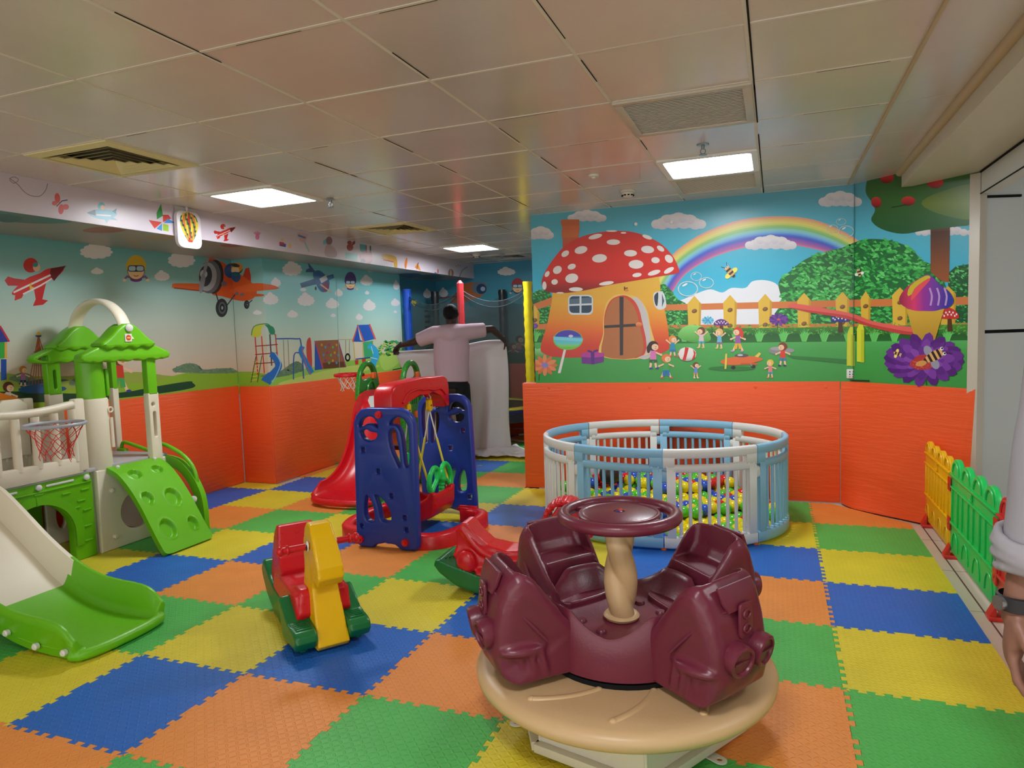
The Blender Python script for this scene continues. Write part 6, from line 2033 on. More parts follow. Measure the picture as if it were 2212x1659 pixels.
# basketball hoop on the railing
t = root('basketball_hoop', (-1.43, 1.3, .955), 0, 'small grey basketball hoop with frayed red net on the playhouse railing', 'basketball hoop')
m_ring = mat('hoop_grey', (170, 174, 186), .35)
b = bmesh.new()
rg = []
for k in range(40):
    a = 2 * PI * k / 40
    rg.append([Vector(((.165 + .009 * math.cos(q)) * math.cos(a), (.165 + .009 * math.cos(q)) * math.sin(a), .011 * math.sin(q))) for q in [2 * PI * j / 10 for j in range(10)]])
rings_mesh(b, rg, closed=True)
box(b, (-.185, -.04, -.02), (-.16, .04, .012), .004)
link('ring', b, m_ring, t)
def netmesh(r0, r1, h, n, rows, th, loose=.012, seed=1, topz=-.008):
    r_ = random.Random(seed)
    b = bmesh.new()
    nodes = []
    for k in range(rows + 1):
        s = k / rows
        rad = r0 + (r1 - r0) * min(1, s * 1.4) ** .8
        row = []
        for j in range(n):
            a = 2 * PI * (j + (k % 2) * .5) / n
            jt = loose * s
            row.append(Vector((rad * math.cos(a) + r_.uniform(-jt, jt), rad * math.sin(a) + r_.uniform(-jt, jt), topz - h * s + r_.uniform(-jt, jt) * 1.4)))
        nodes.append(row)
    for k in range(rows):
        for j in range(n):
            for dj in (0, -1 if k % 2 == 0 else 1):
                p, q = nodes[k][j], nodes[k + 1][(j + dj) % n]
                m = (p + q) / 2 + Vector((0, 0, -.004))
                tube(b, [p, m, q], th, 5)
            if k > 0: ellipsoid(b, nodes[k][j], th * 2.2, 6, 4)
    for j in range(0, n, 2):
        p = nodes[rows][j]
        tube(b, [p, p + Vector((.006, .004, -.02)), p + Vector((-.004, .008, -.012))], th, 5)
    return b
link('net', netmesh(.158, .085, .2, 10, 5, .0022, .014, 3), mat('net_red', (206, 52, 48), .6), t)

# ---------------------------------------------------------------- blue and red swing set
t = root('toddler_swing', (.28, 2.78, 0), 0, 'toddler swing with two blue end boards, red top beam and red base ring', 'swing')
OUTER = [(.066, .03), (.066, .10), (.089, .86), (.11, .91), (.151, .948), (.199, .959), (.442, .958), (.496, .938), (.534, .899), (.55, .851), (.541, .051), (.531, .017), (.503, .006), (.41, .006), (.365, .037), (.289, .044), (.222, .028), (.192, .004), (.095, .004)]
HA = [[(0.132, 0.835), (0.151, 0.877), (0.205, 0.9), (0.256, 0.883), (0.275, 0.826), (0.24, 0.847), (0.193, 0.851), (0.158, 0.832)],
      [(0.141, 0.794), (0.181, 0.813), (0.218, 0.797), (0.265, 0.788), (0.254, 0.755), (0.205, 0.736), (0.158, 0.753)],
      [(0.367, 0.852), (0.392, 0.885), (0.439, 0.899), (0.483, 0.874), (0.503, 0.817), (0.506, 0.704), (0.498, 0.59), (0.481, 0.569), (0.468, 0.589), (0.459, 0.719), (0.447, 0.8), (0.422, 0.84), (0.395, 0.85)],
      [(0.359, 0.79), (0.384, 0.817), (0.408, 0.803), (0.414, 0.751), (0.427, 0.686), (0.433, 0.58), (0.421, 0.569), (0.396, 0.619), (0.365, 0.7)],
      [(0.155, 0.361), (0.182, 0.344), (0.208, 0.287), (0.212, 0.194), (0.173, 0.187), (0.146, 0.207), (0.14, 0.274)],
      [(0.229, 0.368), (0.278, 0.349), (0.322, 0.293), (0.343, 0.236), (0.336, 0.198), (0.27, 0.198), (0.255, 0.273), (0.235, 0.339)]]
SQ = [(0.154, 0.674), (0.265, 0.532), (0.355, 0.37), (0.449, 0.227), (0.113, 0.149), (0.459, 0.146)]
def swing_board(y, flip, sg):
    f = (lambda L: [(.615 - a, c) for a, c in L]) if flip else (lambda L: L)
    ho = [sm2(f(h), 3) for h in HA] + [rrect(*(lambda c: (c[0] - .012, c[1] - .014, c[0] + .012, c[1] + .014))(f([s])[0]), .004, 2) for s in SQ]
    fo = f(OUTER)
    mir = lambda L: [(.615 - a, c) for a, c in L]
    if flip: pl = plate(fo, ho, .062, (0, y, 0), **XZ, bev=.014, res=3)
    else: pl = plate(mir(fo), [mir(h) for h in ho], .062, (.615, y, 0), (-1, 0, 0), (0, 0, 1), (0, 1, 0), bev=.014, res=3)
    W(link('end_board', pl, m_blue, t, smooth=50))
    for s in SQ:
        c = f([s])[0]
        P = rrect(c[0] - .022, c[1] - .024, c[0] + .022, c[1] + .024, .01, 3)
        b = bmesh.new()
        tube(b, [(p[0], y + sg * .029, p[1]) for p in P], .004, 6, closed=True)
        W(link('square_rim', b, m_blue, t))
    return f
f1 = swing_board(2.30, False, -1)
f2 = swing_board(3.235, True, -1)
for (x, z) in ((.293, .914), (.103, .059), (.45, .062)):
    b = bmesh.new()
    cyl(b, (x, 2.275, z), (x, 2.252, z), .028, .024, n=8)
    cyl(b, (x, 2.252, z), (x, 2.243, z), .013, .011, n=12)
    W(link('bolt_knob', b, m_red, t))
# top beam
beam = [(2.335, .86), (2.335, 1.03), (2.36, 1.08), (2.41, 1.105), (2.8, 1.118), (3.13, 1.11), (3.18, 1.09), (3.205, 1.04), (3.205, .87), (3.13, .87), (3.115, .95), (3.06, .985), (2.92, .99), (2.87, 1.015), (2.78, 1.015), (2.73, .985), (2.55, .985), (2.46, .95), (2.43, .86)]
b = bmesh.new()
prism(b, beam, .15, (.285, 0, 0), **YZ, bev=.018, seg=3)
W(link('top_beam', b, m_red, t, smooth=50))
b = bmesh.new()
tube(b, [(.362, 2.47, .97), (.362, 2.55, 1.03), (.362, 2.7, 1.045), (.362, 2.77, 1.035), (.362, 2.84, 1.035), (.362, 2.93, 1.02), (.362, 3.05, 1.02), (.362, 3.13, .97)], .009, 8, sm=4)
W(link('beam_relief', b, m_red, t))
# base ring
def flat_tube(pts, wd, h, z0=0.0):
    b = bmesh.new()
    P = catmull([(x, y, 0) for x, y in pts], 6)
    secs = []
    for i, p in enumerate(P):
        tn = (P[min(i + 1, len(P) - 1)] - P[max(i - 1, 0)]).normalized()
        nn = Vector((-tn.y, tn.x, 0))
        r = .014
        secs.append([p + nn * a + Vector((0, 0, z)) for a, z in ((-wd / 2, z0), (wd / 2, z0), (wd / 2, h - r), (wd / 2 - r, h), (-wd / 2 + r, h), (-wd / 2, h - r))])
    return rings_mesh(b, secs)
b = flat_tube([(.50, 2.36), (.58, 2.37), (.655, 2.44), (.70, 2.6), (.715, 2.8), (.71, 2.95), (.66, 3.03), (.56, 3.05), (.5, 3.05)], .085, .10, .001)
W(link('base_ring', b, m_red, t, smooth=50))
b = flat_tube([(.10, 2.375), (0.0, 2.385), (-.12, 2.45), (-.185, 2.6), (-.19, 2.85), (-.15, 3.03), (-.05, 3.12), (.1, 3.15)], .085, .10, .001)
W(link('base_ring', b, m_red, t, smooth=50))
b = bmesh.new()
box(b, (.47, 3.06, .085), (.62, 3.085, .115), .006); box(b, (.47, 3.02, .085), (.60, 3.045, .108), .006); cyl(b, (.66, 2.93, .09), (.66, 2.93, .112), .017)
box(b, (-.17, 3.0, .085), (-.02, 3.03, .112), .006); box(b, (.0, 2.40, .085), (.14, 2.425, .112), .006)
W(link('ring_ridge', b, m_red, t))
# ropes and hooks
m_rope = mat('rope_white', (226, 222, 206), .7)
m_tub = mat('rope_sleeve_yellow', (226, 206, 60), .4)
hooks = [(.285, 2.67), (.285, 3.0)]
for hy, (fx, fy), (bx_, by_) in ((2.67, (.43, 2.70), (.17, 2.70)), (3.0, (.43, 2.99), (.17, 2.97))):
    b = bmesh.new(); tube(b, [(.285, hy, 1.01), (.285, hy, .985), (.3, hy, .955), (.285, hy, .94), (.27, hy, .955)], .005, 8, sm=4)
    W(link('hook', b, m_wplas, t))
    b = bmesh.new(); prism(b, rrect(hy - .03, .85, hy + .03, .945, .022), .03, (.285, 0, 0), **YZ, bev=.006); 
    W(link('swing_tag', b, m_yel, t))
    b = bmesh.new(); cyl(b, (.301, hy, .895), (.305, hy, .895), .006, n=10)
    W(link('tag_pin', b, m_blk, t))
    for ex, ey in ((fx, fy), (bx_, by_)):
        p0, p1 = Vector((.285, hy, .86)), Vector((ex, ey, .295))
        b = bmesh.new(); tube(b, [p0, p0.lerp(p1, .42)], .005, 8); W(link('rope', b, m_rope, t))
        b = bmesh.new(); tube(b, [p0.lerp(p1, .38), p1], .0085, 10); W(link('rope_sleeve', b, m_tub, t))
# bucket seat
b = bmesh.new()
shell = [(.08, .28), (.075, .2), (.12, .12), (.2, .085), (.36, .085), (.44, .12), (.47, .18), (.475, .27), (.455, .29), (.42, .22), (.36, .16), (.2, .15), (.14, .2), (.115, .28)]
prism(b, shell, .31, (0, 2.84, 0), **XZ)
for sg in (-1, 1):
    prism(b, [(.085, .29), (.12, .12), (.2, .085), (.36, .085), (.44, .12), (.47, .29), (.43, .31), (.40, .26), (.3, .2), (.17, .22), (.13, .31)], .045, (0, 2.84 + sg * .15, 0), **XZ)
W(link('bucket_seat', bake(tomesh(b), voxel=.007, smooth=5), m_red, t, smooth=70))
b = bmesh.new()
prism(b, [(2.72, .26), (2.735, .46), (2.78, .53), (2.85, .555), (2.92, .53), (2.96, .46), (2.975, .26)], .035, (.155, 0, 0), **YZ, bev=.012)
W(link('backrest', b, m_egrn, t))
# elephant-shaped handle
b = bmesh.new()
ec = Vector((.43, 2.845, .40))
ellipsoid(b, ec, (.042, .045, .05)); ellipsoid(b, ec + Vector((.02, 0, -.03)), (.03, .032, .03))
for k in range(6):
    ellipsoid(b, ec + Vector((.012 - .002 * k, 0, -.07 - .027 * k)), (.026 - .001 * k, .026 - .001 * k, .017), 16, 8)
tube(b, [ec + Vector((.01, 0, -.04)), ec + Vector((0, 0, -.23))], .018, 10)
for sg in (-1, 1):
    P = [ec + Vector((0, sg * .035, .04)), ec + Vector((0, sg * .09, .065)), ec + Vector((0, sg * .15, .025)), ec + Vector((0, sg * .175, -.05)), ec + Vector((0, sg * .145, -.10)), ec + Vector((0, sg * .10, -.065)), ec + Vector((0, sg * .055, -.03))]
    tube(b, P, .019, 10, closed=True, sm=4)
W(link('elephant_handle', bake(tomesh(b), voxel=.005, smooth=2), m_egrn, t, smooth=70))

# ---------------------------------------------------------------- small red slide with green side boards
t = root('toddler_slide', (-.69, 3.75, 0), 0, 'small red slide with green arched side boards and a little hoop', 'slide')
def side_board(x, dy=0):
    o = [(3.86 + dy, .0), (3.85 + dy, .3), (3.87 + dy, .55), (3.855 + dy, .75), (3.875 + dy, .95), (3.92 + dy, 1.10), (4.0 + dy, 1.18), (4.09 + dy, 1.195), (4.17 + dy, 1.15), (4.215 + dy, 1.06), (4.25 + dy, .9), (4.265 + dy, .7), (4.25 + dy, .55), (4.275 + dy, .3), (4.27 + dy, .0), (4.17 + dy, .0), (4.15 + dy, .12), (3.98 + dy, .12), (3.96 + dy, .0)]
    h1 = sm2([(3.94 + dy, 1.03), (3.965 + dy, 1.10), (4.03 + dy, 1.145), (4.1 + dy, 1.145), (4.15 + dy, 1.10), (4.15 + dy, 1.045), (4.05 + dy, 1.03)], 3)
    h2 = sm2([(4.0 + dy, .36), (3.985 + dy, .5), (4.03 + dy, .62), (4.09 + dy, .64), (4.12 + dy, .52), (4.09 + dy, .38)], 3)
    W(link('side_board', plate(sm2(o, 3), [h1, h2], .05, (x, 0, 0), **YZ, bev=.014, res=3), m_mgrn, t, smooth=50))
    b = bmesh.new()
    tube(b, [(x + .03, 3.93 + dy, .74), (x + .03, 3.96 + dy, .84), (x + .03, 4.0 + dy, .86), (x + .03, 4.03 + dy, .97), (x + .03, 4.1 + dy, 1.0), (x + .03, 4.15 + dy, .93), (x + .03, 4.19 + dy, .8), (x + .03, 4.2 + dy, .72)], .012, 8, sm=4)
    for k in range(3): tube(b, [(x + .03, 4.03 + dy + .035 * k, .79), (x + .03, 4.035 + dy + .035 * k, .86)], .006, 6)
    for yy, zz in ((4.05, .92), (4.1, .93), (4.08, .9)): ellipsoid(b, (x + .028, yy + dy, zz), .008, 8, 6)
    W(link('board_relief', b, m_mgrn, t))
    for yy, zz in ((4.12, 1.055), (4.07, .69)):
        b = bmesh.new(); prism(b, rrect(yy - .026 + dy, zz - .032, yy + .026 + dy, zz + .032, .012), .03, (x + .035, 0, 0), **YZ, bev=.005)
        W(link('clip', b, m_orange, t))
side_board(-.93)
side_board(-.45, -.01)
b = bmesh.new()
secs = []
path = catmull([(4.12, 0, .80), (3.95, 0, .80), (3.86, 0, .745), (3.78, 0, .56), (3.68, 0, .36), (3.56, 0, .2), (3.42, 0, .105), (3.28, 0, .07), (3.19, 0, .065)], 7)
for i, p in enumerate(path):
    s = i / (len(path) - 1)
    hw = .175 + .10 * max(0, (s - .45) / .55) ** 1.5
    hgt = .12 * (1 - max(0, (s - .86) / .14) * .75)
    tn = (path[min(i + 1, len(path) - 1)] - path[max(i - 1, 0)]).normalized()
    nn = Vector((0, tn.z, -tn.x)) if True else None
    nv = Vector((0, 0, 1))
    nrm = Vector((0, -(-tn.z), 0))
    up = Vector((0, tn.z * -1, tn.x * -1))
    up = Vector((0, -abs(tn.z), abs(tn.x))).normalized()
    c = Vector((-.69 - .01 * s, p.x, p.z))
    sec = []
    for k in range(13):
        a = PI * k / 12
        sec.append(c + Vector((-hw * math.cos(a), 0, 0)) + up * (hgt * (1 - math.sin(a) ** .7)))
    for k in range(12, -1, -1):
        a = PI * k / 12
        sec.append(c + Vector((-(hw + .022) * math.cos(a), 0, 0)) + up * (hgt * (1 - math.sin(a) ** .7) - .022 - (.0 if k not in (0, 12) else -.022)))
    secs.append(sec)
rings_mesh(b, secs)
lip = [(-.97, 3.30), (-.985, 3.22), (-.90, 3.155), (-.70, 3.125), (-.50, 3.155), (-.41, 3.22), (-.43, 3.30)]
tube(b, [(x, y, .05 + (.03 if k in (0, 6) else 0)) for k, (x, y) in enumerate(lip)], .03, 10, sm=4)
W(link('slide_bed', b, m_red, t, smooth=60))
b = bmesh.new()
box(b, (-.93, 3.9, .04), (-.45, 4.24, .09), .01); box(b, (-.9, 3.93, .74), (-.48, 4.2, .775), .01)
W(link('platform', b, m_red, t))
for k, (yy, z) in enumerate(((4.08, .2), (4.1, .36), (4.12, .52), (4.14, .66))):
    b = bmesh.new(); box(b, (-.92, yy - .05, z - .02), (-.46, yy + .07, z + .02), .008)
    W(link('step', b, [m_orange, mat('step_maroon', (110, 20, 30), .4)][k % 2], t))
b = bmesh.new(); prism(b, [(3.84, .74), (3.93, .87), (4.0, .87), (4.02, .8)], .30, (-.69, 0, 0), **YZ, bev=.008)
W(link('top_plate', b, mat('pale_plastic', (206, 220, 214), .3), t))
# little hoop
b = bmesh.new()
hc = Vector((-1.105, 4.0, 1.07))
tube(b, [hc + Vector((.125 * math.cos(a), .125 * math.sin(a), 0)) for a in [2 * PI * k / 24 for k in range(24)]], .014, 8, closed=True, flat=(1, 1.2))
box(b, hc + Vector((.09, -.05, -.016)), hc + Vector((.155, .05, .014)), .005)
h = W(link('hoop', b, m_red, t))
nb_ = netmesh(.112, .075, .13, 9, 3, .0028, .012, 9)
for v in nb_.verts: v.co += hc
n_ = link('net', nb_, mat('net_white', (226, 222, 210), .6), t); W(n_)

# ---------------------------------------------------------------- picket fence panels at the right
def fence_panel(y0, y1, rgb, cname, label):
    m = mat('fence_' + cname, rgb, .35, .5, .05, 50)
    t = root('picket_fence_panel', (3.74, (y0 + y1) / 2, 0), 0, label, 'fence panel', 'plastic picket fence panels at the room side')
    Wd = abs(y1 - y0) - .01
    n = 4
    out = [(-Wd / 2, .035), (-Wd / 2, .5)]
    for k in range(n):
        c = -Wd / 2 + Wd * (k + .5) / n
        r = Wd / n / 2 * .92
        out += [(c - r * math.cos(a), .515 + r * .88 * math.sin(a)) for a in [PI * q / 10 for q in range(11)]]
    out += [(Wd / 2, .5), (Wd / 2, .035)]
    holes = []
    link('panel', plate(out, holes, .028, (0, 0, 0), **YZ, bev=.005), m, t)
    b = bmesh.new()
    x = -.0165
    for k in range(n):
        c = -Wd / 2 + Wd * (k + .5) / n
        r = Wd / n / 2
        tube(b, [(x, c - r * .62 * math.cos(a), .52 + r * .6 * math.sin(a)) for a in [PI * q / 8 for q in range(9)]], .006, 6)
        for dx_ in (-.55, .55):
            box(b, (x - .006, c + dx_ * r - .004, .225), (x + .004, c + dx_ * r + .004, .43), .002)
        ellipsoid(b, (x, c - r, .21), (.008, .012, .012), 8, 6)
        tube(b, [(x, c - r * .6 * math.cos(a), .07 + r * .9 * math.sin(a)) for a in [PI * q / 8 for q in range(9)]], .004, 6)
    for z, h in ((.50, .007), (.43, .005), (.215, .008)):
        box(b, (x - .008, -Wd / 2 + .003, z - h), (x + .004, Wd / 2 - .003, z + h), .003)
    tube(b, [(x - .003, .03, .485), (x - .003, -.03, .485), (x - .003, -.03, .45), (x - .003, .03, .45)], .005, 6)
    link('relief', b, m, t)
    return t
m_clip = mat('clip_red', (206, 44, 30), .35)
fence_panel(3.80, 3.055, (240, 184, 16), 'yellow', 'yellow plastic picket fence panel nearest the orange padded corner')
fence_panel(3.05, 2.125, (30, 206, 96), 'green', 'bright green plastic picket fence panel in the middle of the fence')
fence_panel(2.12, 1.2, (214, 52, 52), 'red', 'red plastic picket fence panel partly hidden by the arm at right')
fence_panel(1.195, .3, (240, 184, 16), 'yellow', 'yellow plastic picket fence panel nearest the camera, right of the frame')
for k, (y, lab) in enumerate(((3.72, 'red fence foot at the far end of the yellow panel'), (3.05, 'red fence foot between the yellow and green panels'), (2.12, 'red fence foot between the green and red panels'), (1.2, 'red fence foot at the near end of the red panel'))):
    t = root('fence_foot', (3.74, y, 0), 0, lab, 'fence foot', 'red feet and clips of the picket fence')
    b = bmesh.new(); box(b, (-.05, -.035, -.0115), (.05, .035, .012), .004)
    prism(b, [(-.05, .01), (-.018, .075), (-.018, .01)], .06, (0, 0, 0), **XZ, bev=.003); prism(b, [(.05, .01), (.018, .075), (.018, .01)], .06, (0, 0, 0), **XZ, bev=.003)
    link('foot', b, m_clip, t)
    if 0 < k < 3:
        for z in (.44, .2) if k == 1 else (.44, .2):
            b = bmesh.new(); box(b, (-.026, -.03, z - .04), (-.017, .03, z + .04), .003); ellipsoid(b, (-.027, 0, z), (.004, .009, .009), 10, 6)
            link('joint_clip', b, m_clip, t)

# ---------------------------------------------------------------- trampoline at the back
t = root('trampoline', (-.97, 6.95, 0), 0, 'enclosed trampoline with blue, red and yellow padded posts and black net', 'trampoline')
TC = Vector((0, 0, 0)); TR = .9
m_net = bpy.data.materials.new('black_net'); m_net.use_nodes = True
_b = m_net.node_tree.nodes['Principled BSDF']
_b.inputs['Base Color'].default_value = (.05, .07, .08, 1); _b.inputs['Roughness'].default_value = .45; _b.inputs['Alpha'].default_value = .45
posts = []
PC = {0: ('blue', (20, 84, 206)), 1: ('red', (226, 60, 70)), 2: ('yellow', (240, 220, 30)), 3: ('dark', (34, 38, 44)), 4: ('dark', (34, 38, 44)), 5: ('dark', (34, 38, 44))}
PP = [(-.88, -.40), (.13, -.88), (.84, -.42), (.84, .42), (.0, .85), (-.88, .42)]
for k in range(6):
    cname, rgb = PC[k]
    x, y = PP[k]
    b = bmesh.new()
    zt = 2.045 if k != 1 else 2.04
    rg = []
    r_ = random.Random(k)
    NP = 34
    for q in range(NP):
        z = .5 + (zt - .5) * q / (NP - 1)
        rr3 = (.042 if k == 1 else .056) + (.004 * math.sin(q * 2.3 + k) + r_.uniform(-.002, .002)) * (1 if k != 1 else .2)
        rg.append([Vector((x + rr3 * math.cos(a), y + rr3 * math.sin(a), z)) for a in [2 * PI * j / 14 for j in range(14)]])
    rings_mesh(b, rg)
    if k == 1: cyl(b, (x, y, zt), (x, y, zt + .035), .043, .012, n=14)
    o = link('padded_post', b, mat('post_' + cname, rgb, .3, .5, .1, 18), t)
    o['label'] = cname + ' padded post'
    b = bmesh.new()
    tube(b, [(x, y, .55), (x, y, .05), (x * 1.0, y * .97, .0195), (x * .8, y * .8, .018), (x * .5, y * .5, .018)], .017, 10, sm=4)
    link('leg', b, mat('galvanised', (176, 176, 168), .4, metal=.3), t)
b = bmesh.new()
ring = [Vector((x, y, .44)) for x, y in PP]
def hexring(b, s, z0, z1, s2=None):
    n = 36
    rr4 = []
    for k in range(n):
        a = 2 * PI * k / n
        rr4.append((math.cos(a), math.sin(a)))
    o = [[b.verts.new((c * s * .98, q * s * .98, z)) for c, q in rr4] for z in (z0, z1)]
    i_ = [[b.verts.new((c * s2, q * s2, z)) for c, q in rr4] for z in (z0, z1)]
    for k in range(n):
        j = (k + 1) % n
        b.faces.new((o[0][k], o[0][j], o[1][j], o[1][k])); b.faces.new((i_[0][j], i_[0][k], i_[1][k], i_[1][j]))
        b.faces.new((o[1][k], o[1][j], i_[1][j], i_[1][k])); b.faces.new((o[0][j], o[0][k], i_[0][k], i_[0][j]))
hexring(b, .9, .40, .445, .72)
link('edge_pad', b, mat('edge_pad_blue', (34, 40, 110), .4, .5, .2, 12), t)
b = bmesh.new(); hexring(b, .905, .446, .462, .70)
link('edge_trim', b, mat('edge_yellow', (206, 186, 50), .4), t)
b = bmesh.new(); cyl(b, (0, 0, .425), (0, 0, .432), .73, n=36)
link('jump_mat', b, m_blk, t, smooth=0)
b = bmesh.new(); hexring(b, .91, .29, .40, .905)
link('skirt', b, mat('skirt_dark', (40, 30, 60), .5), t)
b = bmesh.new()
edge_b = bmesh.new()
for k in range(6):
    p, q = Vector((*PP[k], 0)), Vector((*PP[(k + 1) % 6], 0))
    NSEG = 16
    cols2 = []
    for s in range(NSEG + 1):
        u = s / NSEG
        sag = 4 * u * (1 - u)
        zt = 1.97 - .16 * sag
        base_ = p.lerp(q, u)
        bow = (Vector((0, 0, 0)) - base_).normalized() * .03 * sag
        cols2.append([b.verts.new(base_ + bow + Vector((0, 0, .45 + (zt - .45) * w_ / 6))) for w_ in range(7)])
    for s in range(NSEG):
        for w_ in range(6):
            b.faces.new((cols2[s][w_], cols2[s + 1][w_], cols2[s + 1][w_ + 1], cols2[s][w_ + 1]))
    for dz, sg_ in ((0, .16), (-.04, .19)) if k in (0, 1) else ():
        tube(edge_b, [p.lerp(q, s / 12) + Vector((0, 0, 1.97 + dz - sg_ * 4 * (s / 12) * (1 - s / 12))) for s in range(13)], .006, 6)
link('net', b, m_net, t, smooth=60)
link('net_edge', edge_b, mat('net_edge', (52, 66, 74), .5), t)
b = bmesh.new()
for k in range(16): box(b, (-.52, -.60, 1.72 - k * .07), (-.46, -.59, 1.75 - k * .07), 0)
link('net_zip', b, m_blk, t, smooth=0)
b = bmesh.new(); prism(b, [(-.045, 0), (0, -.05), (.04, 0), (.035, .03), (0, .02), (-.03, .035)], .006, (-.74, -.46, 1.86), **XZ)
link('yellow_tie', b, mat('tie_yellow', (170, 160, 60), .5), t)
# ---------------------------------------------------------------- the man spreading a white sheet
m_skin = mat('dark_skin', (62, 42, 38), .5, .4, .05, 60)
m_shirt = mat('pink_shirt', (200, 172, 186), .8, .2, .25, 9)
m_trs = mat('black_trousers', (22, 22, 28), .75, .3, .2, 8)
m_hair = mat('black_hair', (14, 14, 17), .75, .25, .9, 70)
m_sheet = mat('white_sheet', (224, 218, 222), .35, .4, .25, 3.5)
t = root('person', (-.50, 5.33, 0), math.radians(20.8), 'person in a pink polo shirt and black trousers seen from behind, arms spread', 'person')
J = dict(crt=(-.13, 0, .83), pel=(-.13, .0, .92), wst=(-.13, .0, 1.08), cst=(-.12, .01, 1.28), upc=(-.12, .03, 1.42), nck=(-.12, .045, 1.50), hd0=(-.12, .07, 1.56), hd1=(-.12, .085, 1.64), hd2=(-.12, .08, 1.70),
         sl=(-.30, .03, 1.435), el=(-.56, .10, 1.35), wl=(-.74, .26, 1.315),
         sr=(.065, .03, 1.445), er=(.335, .13, 1.47), wr=(.47, .33, 1.33),
         hl=(-.215, .0, .86), kl=(-.24, .02, .47), al=(-.25, -.01, .085), fl=(-.27, .16, .03), hr=(-.045, .0, .86), kr=(-.01, .02, .47), ar=(.01, -.01, .085), fr=(.035, .16, .03))
Rd = dict(crt=(.165, .11), pel=(.162, .11), wst=(.15, .105), cst=(.17, .11), upc=(.14, .09), nck=.058, hd0=.062, hd1=(.078, .09), hd2=(.066, .078), sl=.07, el=.042, wl=.027, sr=.07, er=.042, wr=.027,
          hl=.095, kl=.06, al=.038, fl=(.04, .022), hr=.095, kr=.06, ar=.038, fr=(.04, .022))
E_ = [('pel', 'wst'), ('wst', 'cst'), ('cst', 'upc'), ('upc', 'nck'), ('nck', 'hd0'), ('hd0', 'hd1'), ('hd1', 'hd2'), ('upc', 'sl'), ('sl', 'el'), ('el', 'wl'), ('upc', 'sr'), ('sr', 'er'), ('er', 'wr'),
      ('pel', 'crt'), ('hl', 'kl'), ('kl', 'al'), ('al', 'fl'), ('hr', 'kr'), ('kr', 'ar'), ('ar', 'fr')]
def body_with_hands(J, Rd, E_, hands, vox=.007, face=None, sm=3):
    """skin the limbs, add hands and face, fuse into one continuous mesh"""
    bm = flesh(J, E_, Rd)
    for h in hands:
        m2 = h()
        bm.from_mesh(m2)
    if face: face(bm)
    return bake(tomesh(bm), voxel=vox, smooth=sm)
def hand_builder(wrist, dirn, palm_n, side, size=1.0, curl=(.5, .6, .4), spread=.1):
    """palm and five separate fingers; dirn points to the fingertips, palm_n out of the palm, side=+1 if the thumb is on dirn x palm_n"""
    def f():
        d = Vector(dirn).normalized(); n = Vector(palm_n); n = (n - d * n.dot(d)).normalized()
        s = d.cross(n) * side
        w0 = Vector(wrist)
        N, Rr, E = {}, {}, []
        N['w'] = w0 - d * .03 * size; Rr['w'] = (.024 * size, .02 * size)
        N['p'] = w0 + d * .035 * size; Rr['p'] = (.036 * size, .017 * size)
        E.append(('w', 'p'))
        me_b = bmesh.new()
        # palm as flattened block
        mt = Matrix((s, d, n)).transposed().to_4x4(); mt.translation = w0 + d * .045 * size
        ellipsoid(me_b, (0, 0, 0), 1, 20, 14)
        for v in me_b.verts:
            c = v.co.copy()
            v.co = mt @ Vector((c.x * .042 * size, c.y * .056 * size, c.z * .018 * size))
        tube(me_b, [w0 - d * .06 * size, w0 + d * .02 * size], [.026 * size, .025 * size], 12)
        Ls = [(.036, .024, .019), (.042, .028, .02), (.039, .026, .019), (.03, .02, .017)]
        for k, L in enumerate(Ls):
            off = (1.5 - k) * .0195 * size
            base = w0 + d * (.082 - .004 * abs(k - 1)) * size + s * off
            dd = (d + s * (1.5 - k) * spread).normalized()
            pts = [base - dd * .02 * size, base]
            ang_ = 0
            for q, l in enumerate(L):
                ang_ += curl[q] * (1 + .12 * (k - 1))
                v = dd * math.cos(ang_) + n * math.sin(ang_)
                pts.append(pts[-1] + v * l * size)
            tube(me_b, pts, [.0095 * size, .0095 * size, .009 * size, .0082 * size, .0066 * size], 10)
            ellipsoid(me_b, pts[-1], .0068 * size, 8, 6)
            for q in (1, 2): ellipsoid(me_b, pts[q + 1] - n * .001, .0094 * size, 8, 6)
        tb = w0 + d * .012 * size + s * .026 * size
        tp = [tb, tb + (d * .6 + s * .55 + n * .35).normalized() * .038 * size]
        tp.append(tp[-1] + (d * .85 + s * .25 + n * .5).normalized() * .03 * size)
        tp.append(tp[-1] + (d * .9 + n * .55).normalized() * .024 * size)
        tube(me_b, tp, [.014 * size, .0125 * size, .0105 * size, .008 * size], 10); ellipsoid(me_b, tp[-1], .0082 * size, 8, 6)
        return tomesh(me_b)
    return f
def head_face(c, fwd, up=(0, 0, 1), s=1.0):
    def f(bm):
        F = Vector(fwd).normalized(); U = Vector(up); U = (U - F * U.dot(F)).normalized(); S_ = F.cross(U)
        c0 = Vector(c)
        ball_m(bm, c0, (S_, F, U), (.076 * s, .092 * s, .105 * s), 24, 16)
        def blob(a, b_, u, r):
            ellipsoid(bm, c0 + F * a * s + S_ * b_ * s + U * u * s, r * s, 10, 8)
        blob(.07, 0, -.065, .036); blob(.096, 0, -.012, .012); blob(.103, 0, -.024, .013); blob(.09, 0, 0, .011)
        blob(.083, .016, -.055, .010); blob(.086, 0, -.055, .011); blob(.083, -.016, -.055, .010)
        for sg in (-1, 1):
            blob(.076, sg * .03, .018, .016); blob(-.005, sg * .078, -.005, .017); blob(-.008, sg * .08, .012, .016); blob(-.002, sg * .077, -.022, .012)
    return f
